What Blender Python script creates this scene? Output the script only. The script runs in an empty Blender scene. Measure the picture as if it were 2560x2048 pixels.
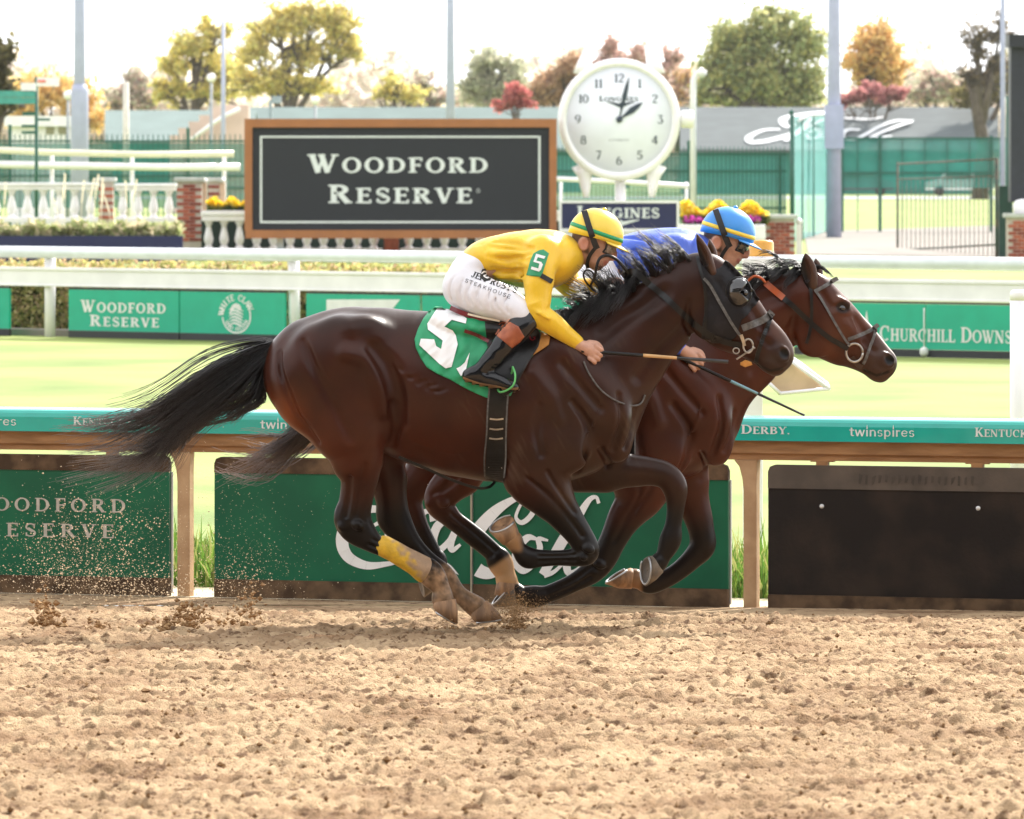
import bpy, bmesh, math, random
import numpy as np
import openvdb
from mathutils import Vector, Matrix, noise as mnoise
from mathutils.bvhtree import BVHTree
from mathutils.geometry import delaunay_2d_cdt

# ------------------------------------------------------------------ camera, sky, sun, exposure
SC = bpy.context.scene
COL = SC.collection
S = 16350.0          # focal length in photo pixels (230 mm on a 36 mm sensor)
CZ = 2.17            # camera height
HZ = 400.0           # photo row of the horizon
G0 = -0.10           # level of the infield, a little below the banked track
cam_d = bpy.data.cameras.new("camera")
cam = bpy.data.objects.new("camera", cam_d); COL.objects.link(cam)
cam.location = (0, 0, CZ); cam.rotation_euler = (math.radians(90), 0, 0)
cam_d.sensor_width = 36.0; cam_d.lens = S / 2560 * 36.0
cam_d.shift_y = -(1024 - HZ) / 2560
cam_d.clip_start = 0.5; cam_d.clip_end = 6000
cam_d.dof.use_dof = True; cam_d.dof.focus_distance = 30.0
cam_d.dof.aperture_fstop = cam_d.lens / 19.0
SC.camera = cam
SC.view_settings.view_transform = 'Standard'
SC.view_settings.look = 'None'
SC.view_settings.gamma = 1.0
SC.view_settings.use_curve_mapping = False
SC.view_settings.exposure = 1.6

SUN_EL, SUN_AZ = math.radians(38), math.radians(30)      # behind the horses, to the right
wd = bpy.data.worlds.new("World"); SC.world = wd; wd.use_nodes = True
wn, wl = wd.node_tree.nodes, wd.node_tree.links
wn.clear()
sky = wn.new('ShaderNodeTexSky'); sky.sky_type = 'NISHITA'; sky.sun_disc = False
sky.sun_elevation = SUN_EL; sky.sun_rotation = SUN_AZ
sky.air_density = 1.0; sky.dust_density = 1.0; sky.ozone_density = 1.0
veil = wn.new('ShaderNodeMix'); veil.data_type = 'RGBA'; veil.inputs[0].default_value = .72     # thin even cloud over the sky
veil.inputs[7].default_value = (6.0, 6.1, 6.3, 1)
hs = wn.new('ShaderNodeHueSaturation'); hs.inputs['Saturation'].default_value = 0.04
bg = wn.new('ShaderNodeBackground'); bg.inputs['Strength'].default_value = 0.115
wo = wn.new('ShaderNodeOutputWorld')
wl.new(sky.outputs[0], hs.inputs['Color']); wl.new(hs.outputs[0], veil.inputs[6]); wl.new(veil.outputs[2], bg.inputs['Color']); wl.new(bg.outputs[0], wo.inputs['Surface'])
sun_d = bpy.data.lights.new("sun", 'SUN'); sun_d.energy = 3.0; sun_d.angle = math.radians(4)
sun_d.color = (1.0, 0.95, 0.87)
sun = bpy.data.objects.new("sun", sun_d); COL.objects.link(sun)
sdir = Vector((math.sin(SUN_AZ) * math.cos(SUN_EL), math.cos(SUN_AZ) * math.cos(SUN_EL), math.sin(SUN_EL)))
sun.rotation_euler = sdir.to_track_quat('Z', 'Y').to_euler()
sun.location = (20, 40, 60)

random.seed(5); rng = np.random.default_rng(5)

# ------------------------------------------------------------------ helpers
def W(px, py, D):
    return Vector(((px - 1280) / S * D, D, CZ - (py - HZ) / S * D))
def gz(y):                      # height of the ground at distance y
    return 0.03 * (30 - y) if y < 33.33 else G0
def tag(o, label=None, cat=None, group=None, kind=None):
    if label: o["label"] = label
    if cat: o["category"] = cat
    if group: o["group"] = group
    if kind: o["kind"] = kind
    return o
def empty(name, loc, label=None, cat=None, group=None):
    o = bpy.data.objects.new(name, None); COL.objects.link(o)
    o.location = loc; o.empty_display_size = 0.2
    return tag(o, label, cat, group)
def wloc(o):
    v = Vector((0, 0, 0))
    while o is not None:
        v = v + o.location; o = o.parent
    return v
def np_mesh(name, verts, faces, smooth=True):
    """verts (n,3) array, faces (m,k) array"""
    me = bpy.data.meshes.new(name)
    verts = np.asarray(verts, np.float32); faces = np.asarray(faces, np.int32)
    n, k = faces.shape
    me.vertices.add(len(verts)); me.vertices.foreach_set('co', verts.ravel())
    me.loops.add(n * k); me.loops.foreach_set('vertex_index', faces.ravel())
    me.polygons.add(n)
    me.polygons.foreach_set('loop_start', np.arange(0, n * k, k, dtype=np.int32))
    me.polygons.foreach_set('loop_total', np.full(n, k, np.int32))
    me.polygons.foreach_set('use_smooth', np.full(n, smooth, bool))
    me.update(calc_edges=True); me.validate()
    return me
def put(name, me, m, parent=None, loc=None, label=None, cat=None, group=None, kind=None):
    """link mesh data given in WORLD coordinates minus loc (or minus its parent's place)"""
    o = bpy.data.objects.new(name, me); COL.objects.link(o)
    if m is not None and len(me.materials) == 0: me.materials.append(m)
    if parent is not None: o.parent = parent
    elif loc is not None: o.location = loc
    return tag(o, label, cat, group, kind)

class MB:
    """collects simple solids; build() links them as one mesh"""
    def __init__(s): s.v = []; s.f = []; s.sm = []; s.mi = []; s.cm = 0
    def quadmesh(s, vs, fs, smooth=False):
        b = len(s.v); s.v += [tuple(v) for v in vs]
        for f in fs: s.f.append(tuple(b + i for i in f)); s.sm.append(smooth); s.mi.append(s.cm)
        return s
    def box(s, x0, x1, y0, y1, z0, z1):
        return s.quadmesh([(x0,y0,z0),(x1,y0,z0),(x1,y1,z0),(x0,y1,z0),(x0,y0,z1),(x1,y0,z1),(x1,y1,z1),(x0,y1,z1)],
            [(0,3,2,1),(4,5,6,7),(0,1,5,4),(1,2,6,5),(2,3,7,6),(3,0,4,7)])
    def obox(s, c, ax, ay, az, hx, hy, hz):
        c = Vector(c); vs = []
        for sz in (-1, 1):
            for sx, sy in ((-1,-1),(1,-1),(1,1),(-1,1)):
                vs.append(c + ax*hx*sx + ay*hy*sy + az*hz*sz)
        return s.quadmesh(vs, [(0,3,2,1),(4,5,6,7),(0,1,5,4),(1,2,6,5),(2,3,7,6),(3,0,4,7)])
    def tube(s, pts, rad, n=8, cap=True, flat=None):
        """pts list of Vector; rad number or list"""
        pts = [Vector(p) for p in pts]
        if not hasattr(rad, '__len__'): rad = [rad] * len(pts)
        vs, fs = [], []
        t0 = (pts[1] - pts[0]).normalized()
        up = Vector((0,0,1)) if abs(t0.z) < .9 else Vector((0,1,0))
        nrm = t0.cross(up).normalized()
        for i, p in enumerate(pts):
            t = (pts[min(i+1, len(pts)-1)] - pts[max(i-1, 0)]).normalized()
            nrm = (nrm - t * nrm.dot(t)).normalized(); bn = t.cross(nrm)
            for k in range(n):
                a = 2*math.pi*k/n
                vs.append(p + (nrm*math.cos(a) + bn*math.sin(a)*(flat or 1)) * rad[i])
        for i in range(len(pts)-1):
            for k in range(n):
                fs.append((i*n+k, i*n+(k+1)%n, (i+1)*n+(k+1)%n, (i+1)*n+k))
        s.quadmesh(vs, fs, True)
        if cap:
            b = len(s.v) - len(vs)
            s.f.append(tuple(b+k for k in reversed(range(n)))); s.sm.append(False); s.mi.append(s.cm)
            s.f.append(tuple(b+(len(pts)-1)*n+k for k in range(n))); s.sm.append(False); s.mi.append(s.cm)
        return s
    def lathe(s, prof, c, n=12, axis='z', smooth=True):
        """prof: list of (r, h)"""
        vs, fs = [], []
        for r, h in prof:
            for k in range(n):
                a = 2*math.pi*k/n
                if axis == 'z': vs.append((c[0]+r*math.cos(a), c[1]+r*math.sin(a), c[2]+h))
                else: vs.append((c[0]+r*math.cos(a), c[1]+h, c[2]+r*math.sin(a)))
        for i in range(len(prof)-1):
            for k in range(n):
                q = (i*n+k, i*n+(k+1)%n, (i+1)*n+(k+1)%n, (i+1)*n+k)
                fs.append(q if axis == 'z' else tuple(reversed(q)))
        s.quadmesh(vs, fs, smooth); b = len(s.v)-len(vs)
        for idx, rev in ((0, axis == 'z'), (len(prof)-1, axis != 'z')):
            if prof[idx][0] > 1e-6:
                f = [b+idx*n+k for k in range(n)]
                s.f.append(tuple(reversed(f)) if rev else tuple(f)); s.sm.append(False); s.mi.append(s.cm)
        return s
    def data(s, name, off=(0,0,0)):
        me = bpy.data.meshes.new(name)
        o = Vector(off)
        me.from_pydata([tuple(Vector(v)-o) for v in s.v], [], s.f)
        me.polygons.foreach_set('use_smooth', s.sm)
        if any(s.mi): me.polygons.foreach_set('material_index', s.mi)
        me.update(); return me
    def build(s, name, m, parent=None, label=None, cat=None, group=None, kind=None, loc=None, bevel=0):
        off = wloc(parent) if parent is not None else (Vector(loc) if loc is not None else Vector((0,0,0)))
        me = s.data(name, off)
        if isinstance(m, (list, tuple)):
            for q in m: me.materials.append(q)
            m = None
        o = put(name, me, m, parent, loc, label, cat, group, kind)
        if bevel:
            b = o.modifiers.new('bevel', 'BEVEL'); b.width = bevel; b.segments = 2; b.limit_method = 'ANGLE'
        return o

def mat(name, col, rough=.6, var=.12, vs=6.0, bump=0.0, bs=60.0, metal=0.0, spec=.5, coat=0.0, col2=None, mix=(.4,.65),
        sheen=0.0, attr=None, alpha=None, trans=None, detail=6.0, stretch=None, bdist=.01):
    m = bpy.data.materials.new(name); m.use_nodes = True
    n, l = m.node_tree.nodes, m.node_tree.links
    p = n['Principled BSDF']; out = n['Material Output']
    p.inputs['Roughness'].default_value = rough; p.inputs['Metallic'].default_value = metal
    p.inputs['Specular IOR Level'].default_value = spec
    p.inputs['Coat Weight'].default_value = coat
    p.inputs['Sheen Weight'].default_value = sheen
    tc = n.new('ShaderNodeTexCoord'); vec = tc.outputs['Object']
    if stretch:
        mp = n.new('ShaderNodeMapping'); mp.inputs['Scale'].default_value = stretch
        l.new(vec, mp.inputs['Vector']); vec = mp.outputs[0]
    nz = n.new('ShaderNodeTexNoise'); nz.inputs['Scale'].default_value = vs; nz.inputs['Detail'].default_value = detail
    l.new(vec, nz.inputs['Vector'])
    rp = n.new('ShaderNodeMapRange'); rp.inputs[1].default_value = mix[0]; rp.inputs[2].default_value = mix[1]
    l.new(nz.outputs['Fac'], rp.inputs[0])
    mx = n.new('ShaderNodeMix'); mx.data_type = 'RGBA'
    c = tuple(col)
    c2 = tuple(col2) if col2 else tuple(min(1, x*(1+var)) for x in c)
    c1 = c if col2 else tuple(x*(1-var) for x in c)
    mx.inputs[6].default_value = (*c1, 1); mx.inputs[7].default_value = (*c2, 1)
    l.new(rp.outputs[0], mx.inputs[0])
    last = mx.outputs[2]
    if attr:
        at = n.new('ShaderNodeAttribute'); at.attribute_name = attr
        m2 = n.new('ShaderNodeMix'); m2.data_type = 'RGBA'; m2.blend_type = 'MULTIPLY'; m2.inputs[0].default_value = 1
        l.new(at.outputs['Color'], m2.inputs[6]); l.new(last, m2.inputs[7]); last = m2.outputs[2]
    l.new(last, p.inputs['Base Color'])
    if bump:
        nb = n.new('ShaderNodeTexNoise'); nb.inputs['Scale'].default_value = bs; nb.inputs['Detail'].default_value = 5
        l.new(vec, nb.inputs['Vector'])
        bp = n.new('ShaderNodeBump'); bp.inputs['Strength'].default_value = bump; bp.inputs['Distance'].default_value = bdist
        l.new(nb.outputs['Fac'], bp.inputs['Height']); l.new(bp.outputs[0], p.inputs['Normal'])
    if trans:
        tl = n.new('ShaderNodeBsdfTranslucent'); l.new(last, tl.inputs['Color'])
        ms = n.new('ShaderNodeMixShader'); ms.inputs[0].default_value = trans
        l.new(p.outputs[0], ms.inputs[1]); l.new(tl.outputs[0], ms.inputs[2]); l.new(ms.outputs[0], out.inputs['Surface'])
    if alpha is not None:
        tr = n.new('ShaderNodeBsdfTransparent')
        ms = n.new('ShaderNodeMixShader'); ms.inputs[0].default_value = alpha
        l.new(tr.outputs[0], ms.inputs[1]); l.new(p.outputs[0], ms.inputs[2]); l.new(ms.outputs[0], out.inputs['Surface'])
    return m
def srgb(r, g, b):
    f = lambda c: (c/255/12.92) if c/255 <= .04045 else ((c/255+.055)/1.055)**2.4
    return (f(r), f(g), f(b))

# ------------------------------------------------------------------ flat lettering (strokes turned into polygons)
def _bar(x0,y0,x1,y1,w,w2=None): return ('l',x0,y0,x1,y1,w,w2 if w2 is not None else w)
def _arc(cx,cy,rx,ry,a0,a1,w,wt=None): return ('a',cx,cy,rx,ry,a0,a1,w,wt if wt is not None else w*.45)
def glyphs(T=.2, t=.09, serif=.1):
    """cap letters in a box one high; T thick stem, t thin stroke, serif half length (0 = sans)"""
    g = {}; sf = serif; h = t*.75
    def ser(x, y, k=1.0): return [_bar(x-(T/2+sf)*k, y, x+(T/2+sf)*k, y, h)] if sf else []
    def stem(x): return [_bar(x,0,x,1,T)] + ser(x,h/2) + ser(x,1-h/2)
    g['I'] = (.42, stem(.21))
    g['L'] = (.72, stem(.2)+[_bar(.2,h/2,.68,h/2,t),_bar(.66,0,.66,.26,t*.9)])
    g['E'] = (.76, stem(.2)+[_bar(.2,h/2,.68,h/2,t),_bar(.2,.52,.56,.52,t),_bar(.2,1-h/2,.66,1-h/2,t),_bar(.68,0,.68,.24,t*.8),_bar(.65,1,.65,.78,t*.8),_bar(.55,.42,.55,.62,t*.8)])
    g['F'] = (.72, stem(.2)+[_bar(.2,.5,.56,.5,t),_bar(.2,1-h/2,.66,1-h/2,t),_bar(.65,1,.65,.76,t*.8),_bar(.55,.4,.55,.6,t*.8)])
    g['H'] = (.95, stem(.2)+stem(.74)+[_bar(.2,.52,.74,.52,t)])
    g['K'] = (.92, stem(.2)+[_bar(.26,.42,.72,.98,t),_bar(.4,.56,.76,.02,T)]+ser(.78,h/2,.8)+ser(.72,1-h/2,.7))
    g['N'] = (.98, [_bar(.16,0,.16,1,t),_bar(.78,0,.78,1,t),_bar(.16,.97,.76,.03,T)]+ser(.14,h/2,.8)+ser(.1,1-h/2,.7)+ser(.78,1-h/2,.8))
    g['T'] = (.8, [_bar(.4,0,.4,1,T)]+ser(.4,h/2)+[_bar(.05,1-h/2,.75,1-h/2,t),_bar(.07,1,.07,.75,t*.9),_bar(.73,1,.73,.75,t*.9)])
    g['V'] = (.86, [_bar(.13,1,.44,0,T),_bar(.44,.03,.73,1,t)]+ser(.13,1-h/2,.85)+ser(.73,1-h/2,.75))
    g['Y'] = (.86, [_bar(.13,1,.43,.45,T*.9),_bar(.43,.45,.73,1,t),_bar(.43,0,.43,.48,T)]+ser(.12,1-h/2,.85)+ser(.74,1-h/2,.75)+ser(.43,h/2))
    g['W'] = (1.25, [_bar(.12,1,.4,0,T),_bar(.4,.03,.62,.95,t),_bar(.52,1,.8,0,T),_bar(.8,.03,1.1,1,t)]+ser(.12,1-h/2,.85)+ser(.54,1-h/2,.7)+ser(1.1,1-h/2,.75))
    g['A'] = (.9, [_bar(.1,0,.44,1,t),_bar(.4,1,.76,0,T),_bar(.22,.33,.64,.33,t*.8)]+ser(.1,h/2,.75)+ser(.77,h/2,.85))
    g['M'] = (1.1, [_bar(.14,0,.18,1,t),_bar(.2,1,.54,.05,T),_bar(.54,.05,.88,1,t),_bar(.9,0,.9,1,T)]+ser(.14,h/2,.8)+ser(.9,h/2,.8))
    g['O'] = (.98, [_arc(.48,.5,.38,.46,0,360,T,t)])
    g['Q'] = g['O']
    g['C'] = (.88, [_arc(.46,.5,.37,.46,48,312,T,t),_bar(.74,.62,.74,.98,t)])
    g['G'] = (.96, [_arc(.46,.5,.37,.46,48,320,T,t),_bar(.74,.62,.74,.98,t),_bar(.74,.05,.74,.42,T)]+ser(.74,.42))
    g['D'] = (.95, stem(.2)+[_arc(.4,.5,.42,.5-t/2,-90,90,T,t),_bar(.2,t/2,.42,t/2,t),_bar(.2,1-t/2,.42,1-t/2,t)])
    g['P'] = (.8, stem(.2)+[_arc(.4,.73,.28,.27-t/2,-90,90,T,t),_bar(.2,.46+t/2,.42,.46+t/2,t),_bar(.2,1-t/2,.42,1-t/2,t)])
    g['R'] = (.92, stem(.2)+[_arc(.4,.74,.26,.26-t/2,-90,90,T,t),_bar(.2,.48+t/2,.42,.48+t/2,t),_bar(.2,1-t/2,.42,1-t/2,t),_bar(.44,.5,.76,.02,T)]+ser(.8,h/2,.6))
    g['B'] = (.86, stem(.2)+[_arc(.4,.76,.24,.24-t/2,-90,90,T*.9,t),_arc(.4,.27,.3,.27-t/2,-90,90,T,t),_bar(.2,t/2,.42,t/2,t),_bar(.2,.53,.42,.53,t),_bar(.2,1-t/2,.42,1-t/2,t)])
    g['S'] = (.72, [_arc(.36,.735,.25,.225,40,255,t*1.25,t*1.1),_arc(.36,.265,.27,.225,-140,75,t*1.25,t*1.1),_bar(.2,.62,.52,.4,T),_bar(.58,.72,.58,.96,t),_bar(.12,.05,.12,.3,t)])
    g['U'] = (.94, [_bar(.2,.3,.2,1,T),_bar(.74,.3,.74,1,t),_arc(.47,.32,.27,.28,180,360,T*.6,t)]+ser(.2,1-h/2)+ser(.74,1-h/2,.8))
    g['J'] = (.6, [_bar(.36,.25,.36,1,T),_arc(.2,.22,.16,.2,180,360,T*.8,t)]+ser(.36,1-h/2))
    g['Z'] = (.78, [_bar(.08,1-h/2,.66,1-h/2,t),_bar(.64,.97,.1,.03,T),_bar(.08,h/2,.68,h/2,t)])
    g["'"] = (.3, [_bar(.15,1,.12,.72,T*.8,t*.6)])
    g['.'] = (.3, [_bar(.12,0,.12,.13,.13)])
    g['0'] = (.7, [_arc(.34,.5,.27,.46,0,360,T*.9,t)])
    g['1'] = (.5, [_bar(.26,0,.26,1,T)]+ser(.26,h/2)+[_bar(.26,.98,.1,.82,t)])
    g['2'] = (.7, [_arc(.34,.72,.25,.25,-20,170,T*.9,t),_bar(.57,.66,.1,.06,T*.7,t),_bar(.08,t/2,.62,t/2,t*1.3)])
    g['3'] = (.7, [_bar(.1,.95,.58,.95,t*1.2),_bar(.56,.93,.3,.58,t),_arc(.32,.3,.27,.28,-150,95,T*.9,t)])
    g['4'] = (.74, [_bar(.5,0,.5,1,T),_bar(.48,.98,.06,.3,t),_bar(.04,.28,.7,.28,t*1.2)]+ser(.5,h/2,.7))
    g['5'] = (.7, [_bar(.14,.95,.6,.95,t*1.5),_bar(.16,.95,.14,.52,t*1.2),_arc(.32,.31,.27,.3,-150,120,T*.9,t)])
    g['6'] = (.7, [_arc(.34,.3,.26,.28,0,360,T*.9,t),_arc(.52,.42,.42,.54,100,190,T*.8,t)])
    g['7'] = (.66, [_bar(.06,.94,.6,.94,t*1.5),_bar(.6,.95,.26,0,t*1.1,T)])
    g['8'] = (.7, [_arc(.34,.75,.21,.22,0,360,T*.8,t),_arc(.34,.28,.26,.27,0,360,T*.9,t)])
    g['9'] = (.7, [_arc(.34,.7,.26,.28,0,360,T*.9,t),_arc(.16,.58,.42,.54,-80,10,T*.8,t)])
    # a few lower-case sans letters for the rail cover
    b = T
    g['t'] = (.46,[_bar(.2,.08,.2,.92,b),_bar(.02,.66,.42,.66,b*.8),_bar(.2,.07,.4,.07,b*.8)])
    g['w'] = (.86,[_bar(.06,.7,.22,.0,b),_bar(.22,.0,.42,.7,b*.8),_bar(.42,.7,.6,0,b),_bar(.6,0,.78,.7,b*.8)])
    g['i'] = (.28,[_bar(.13,0,.13,.7,b),_bar(.13,.8,.13,1.25,b*.9,.02)])
    g['n'] = (.64,[_bar(.12,0,.12,.7,b),_arc(.31,.42,.19,.24,0,180,b*.8,b*.8),_bar(.5,0,.5,.44,b)])
    g['s'] = (.52,[_arc(.25,.5,.16,.16,20,250,b*.7,b*.7),_arc(.25,.2,.16,.16,-160,80,b*.7,b*.7)])
    g['p'] = (.66,[_bar(.12,-.28,.12,.7,b),_arc(.33,.35,.2,.3,0,360,b*.75,b*.7)])
    g['r'] = (.44,[_bar(.12,0,.12,.7,b),_arc(.3,.42,.18,.22,60,180,b*.8,b*.8)])
    g['e'] = (.62,[_arc(.3,.35,.22,.3,20,325,b*.75,b*.7),_bar(.1,.36,.5,.36,b*.6)])
    g[' '] = (.4, [])
    return g
G_SERIF = glyphs(.2,.09,.09)
G_SLAB = glyphs(.23,.12,.1)
G_SANS = glyphs(.13,.13,0)
G_THIN = glyphs(.1,.1,0)
def strokes2d(st, curve=14):
    """list of strokes -> list of quads (each four (x, y))"""
    q = []
    for s in st:
        if s[0] == 'l':
            _,x0,y0,x1,y1,w,w2 = s; dx,dy = x1-x0,y1-y0; L = math.hypot(dx,dy) or 1e-6; nx,ny = -dy/L,dx/L
            q.append([(x0+nx*w/2,y0+ny*w/2),(x0-nx*w/2,y0-ny*w/2),(x1-nx*w2/2,y1-ny*w2/2),(x1+nx*w2/2,y1+ny*w2/2)])
        else:
            _,cx,cy,rx,ry,a0,a1,w,wt = s; n = max(4,int(abs(a1-a0)/360*curve*1.6)); pr = None
            for i in range(n+1):
                a = math.radians(a0+(a1-a0)*i/n); c,sn = math.cos(a),math.sin(a); ww = wt+(w-wt)*c*c
                o = (cx+(rx+ww*.5)*c, cy+(ry+ww*.5)*sn); b = (cx+(rx-ww*.5)*c, cy+(ry-ww*.5)*sn)
                if pr: q.append([pr[0],pr[1],b,o])
                pr = (o,b)
    return q
SPANS = []
def text2d(txt, h, font=G_SERIF, small=.82, gap=.08, width=None, shear=0):
    """small caps: lower-case letters (other than in the sans faces) are drawn as shorter caps; returns quads, total width"""
    q = []; x = 0; SPANS.clear()
    for ch in txt:
        SPANS.append(len(q))
        if ch in font and (not ch.islower() or font is G_SANS): k, gl = 1.0, font[ch]
        else: k, gl = small, font[ch.upper()]
        for poly in strokes2d(gl[1]): q.append([((px*k+x)*h, py*k*h) for px,py in poly])
        x += (gl[0]+gap)*k
    tw = x*h
    if width:
        q = [[(px*width/tw, py) for px,py in p] for p in q]; tw = width
    if shear: q = [[(px+py*shear, py) for px,py in p] for p in q]
    return q, tw
def ribbon2d(pts, closed=False, n=10):
    """pts: (x, y, w); smooth tapered ribbon as quads"""
    P = cr(np.array(pts, float), n); q = []; pr = None
    for i in range(len(P)):
        d = P[min(i+1,len(P)-1),:2]-P[max(i-1,0),:2]; d = d/(np.linalg.norm(d)+1e-9); nn = np.array([-d[1],d[0]])
        o = P[i,:2]+nn*P[i,2]/2; b = P[i,:2]-nn*P[i,2]/2
        if pr is not None: q.append([tuple(pr[0]),tuple(pr[1]),tuple(b),tuple(o)])
        pr = (o,b)
    return q
def cr(P, n=8):
    """Catmull-Rom through rows of P"""
    P = np.asarray(P, float); out = []
    Q = np.vstack([2*P[0]-P[1], P, 2*P[-1]-P[-2]])
    for i in range(1, len(Q)-2):
        p0,p1,p2,p3 = Q[i-1],Q[i],Q[i+1],Q[i+2]
        for k in range(n):
            t = k/n
            out.append(.5*((2*p1)+(-p0+p2)*t+(2*p0-5*p1+4*p2-p3)*t*t+(-p0+3*p1-3*p2+p3)*t**3))
    out.append(P[-1]); return np.array(out)
def letters(q, *a, **k):
    """one part per letter of the last text2d call"""
    sp = list(SPANS)+[len(q)]
    for i in range(len(sp)-1):
        if sp[i+1] > sp[i]: flat_print('letter', q[sp[i]:sp[i+1]], *a, **k)
def flat_print(name, quads, origin, ux, uy, m, parent, lift=.003, label=None, step=.0002):
    """lay 2-D quads on a plane: origin + x*ux + y*uy, a hair above it"""
    b = MB(); nrm = Vector(ux).cross(Vector(uy)).normalized()
    for i, p in enumerate(quads):
        o = Vector(origin) + nrm*(lift + step*(i % 7))
        vs = [o + Vector(ux)*x + Vector(uy)*y for x, y in p]
        if (vs[1]-vs[0]).cross(vs[2]-vs[0]).dot(nrm) < 0: vs.reverse()
        b.quadmesh(vs, [(0,1,2,3)])
    return b.build(name, m, parent, label=label)
# ------------------------------------------------------------------ materials of the setting
M = {}
M['white'] = mat('white_paint', (.82,.79,.82), .35, .05, 3, .03, 60)
M['cream'] = mat('cream_paint', (.78,.73,.58), .4, .05, 3)
M['tealcover'] = mat('teal_cover', srgb(20,160,146), .2, .06, 5, .05, 25, coat=.3)
M['tealpanel'] = mat('teal_panel', srgb(8,162,130), .5, .05, 4)
M['greenpanel'] = mat('green_panel', srgb(2,80,54), .45, .1, 3, .05, 80, col2=srgb(8,92,62), spec=.3)
M['mud'] = mat('muddy_board', srgb(66,50,36), .85, .2, 9, .3, 70, col2=srgb(106,84,62), spec=.2)
M['mudrail'] = mat('dusty_beam', srgb(138,100,62), .7, .2, 5, .2, 40, col2=srgb(164,122,80), stretch=(1,1,6))
M['mudpost'] = mat('dusty_post', srgb(160,126,90), .75, .15, 7, .2, 60, col2=srgb(182,150,112))
M['darkboard'] = mat('weathered_dark_board', srgb(30,24,20), .7, .2, 3, .2, 50, col2=srgb(54,43,34), mix=(.45,.75), spec=.2)
M['black'] = mat('black_strip', (.015,.016,.02), .5, .1)
M['print'] = mat('pale_print', (.72,.72,.7), .6, .05)
M['dustprint'] = mat('dusty_print', (.42,.39,.33), .7, .12, 20)
M['printmud'] = mat('muddy_print', (.055,.042,.032), .8, .2, 20)

# ------------------------------------------------------------------ dirt track
def fft_noise(nx, ny, dx, dy, lx, ly, power, seed):
    r = np.random.default_rng(seed)
    f = np.fft.rfft2(r.standard_normal((ny, nx)))
    ky = np.fft.fftfreq(ny, dy)[:,None]*ly; kx = np.fft.rfftfreq(nx, dx)[None,:]*lx
    k = np.sqrt(kx*kx+ky*ky)
    f *= 1/(1+k**power); f[0,0] = 0
    h = np.fft.irfft2(f, (ny, nx)); return h/h.std()
X0,X1,Y0,Y1 = -3.3,3.3,17.0,33.33
NX,NY = 720,930
xs = np.linspace(X0,X1,NX); ys = np.linspace(Y0,Y1,NY); dx,dy = xs[1]-xs[0],ys[1]-ys[0]
fine = fft_noise(NX,NY,dx,dy,.11,.075,3.0,1); crumb = fft_noise(NX,NY,dx,dy,.04,.04,3.0,41)
mid = fft_noise(NX,NY,dx,dy,.16,.12,3.4,2)
big = fft_noise(NX,NY,dx,dy,.9,.8,4,3)
row = fft_noise(NX,NY,dx,dy,2.6,.15,3.5,4)
hh = .0078*(np.abs(fine)-.8) + .0038*crumb + .0036*mid + .003*big + .0085*row
pits = fft_noise(NX,NY,dx,dy,.22,.32,4,9)
hh -= .035*np.clip(pits-1.7,0,1.2)
hh -= .026*np.clip(fft_noise(NX,NY,dx,dy,.05,.06,4,31)-1.15,0,.9)
hh += .016*np.clip(fft_noise(NX,NY,dx,dy,.08,.09,4,12)-1.7,0,1)
for yc,amp in ((18.4,.02),(19.6,.016),(21.3,.022),(22.1,.014),(24.6,.016),(27.2,.014)):      # harrow lines
    wob = .10*np.sin(xs*1.1+yc*3)+.05*np.sin(xs*3.7+yc); hh -= amp*np.exp(-((ys[:,None]-yc-wob[None])/.045)**2)*(.5+.5*np.sin(xs*2.3+yc*7))[None]**2
uxr = (W(2560,0,32.6)-W(0,0,34.2)); uxr.z = 0; uxr.normalize()
XX,YY = np.meshgrid(xs,ys)
RA = W(0,0,34.2)
drail = (RA.y + (XX-RA.x)*uxr.y/uxr.x) - YY           # distance to the rail line along y
fade = np.clip((drail-.75)/.6,0.0,1)*.93+.07           # the strip along the rail is packed smooth
ZZ = np.where(YY<33.33,.03*(30-YY),G0) + hh*fade
ZZ = np.where(drail<.9, ZZ+.0, ZZ)
idx = np.arange(NX*NY).reshape(NY,NX)
fcs = np.stack([idx[:-1,:-1],idx[:-1,1:],idx[1:,1:],idx[1:,:-1]],-1).reshape(-1,4)
m = mat('dirt', srgb(136,106,78), .95, .2, 2.2, .8, 170, col2=srgb(188,160,126), mix=(.3,.6), spec=.2, bdist=.02)
M['dirt'] = m
nd,lk = m.node_tree.nodes,m.node_tree.links; pb = nd['Principled BSDF']
tc_ = nd.new('ShaderNodeTexCoord'); mp_ = nd.new('ShaderNodeMapping'); mp_.inputs['Scale'].default_value = (.7,.55,1)
nf = nd.new('ShaderNodeTexNoise'); nf.inputs['Scale'].default_value = 24; nf.inputs['Detail'].default_value = 4; nf.inputs['Roughness'].default_value = .6
mr_ = nd.new('ShaderNodeMapRange'); mr_.inputs[1].default_value = .55; mr_.inputs[2].default_value = .63; mr_.inputs[4].default_value = .85
mx_ = nd.new('ShaderNodeMix'); mx_.data_type = 'RGBA'; mx_.inputs[7].default_value = (*srgb(92,64,42),1)
src = pb.inputs['Base Color'].links[0].from_socket
lk.new(tc_.outputs['Object'],mp_.inputs[0]); lk.new(mp_.outputs[0],nf.inputs['Vector']); lk.new(nf.outputs['Fac'],mr_.inputs[0]); lk.new(mr_.outputs[0],mx_.inputs[0]); lk.new(src,mx_.inputs[6]); lk.new(mx_.outputs[2],pb.inputs['Base Color'])
dirt = put('dirt_track', np_mesh('dirt_track', np.stack([XX,YY,ZZ],-1).reshape(-1,3), fcs), m, kind='structure')
tag(dirt, 'harrowed tan dirt racing track', None)
b = MB()    # the track goes on beyond the finely worked part
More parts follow.
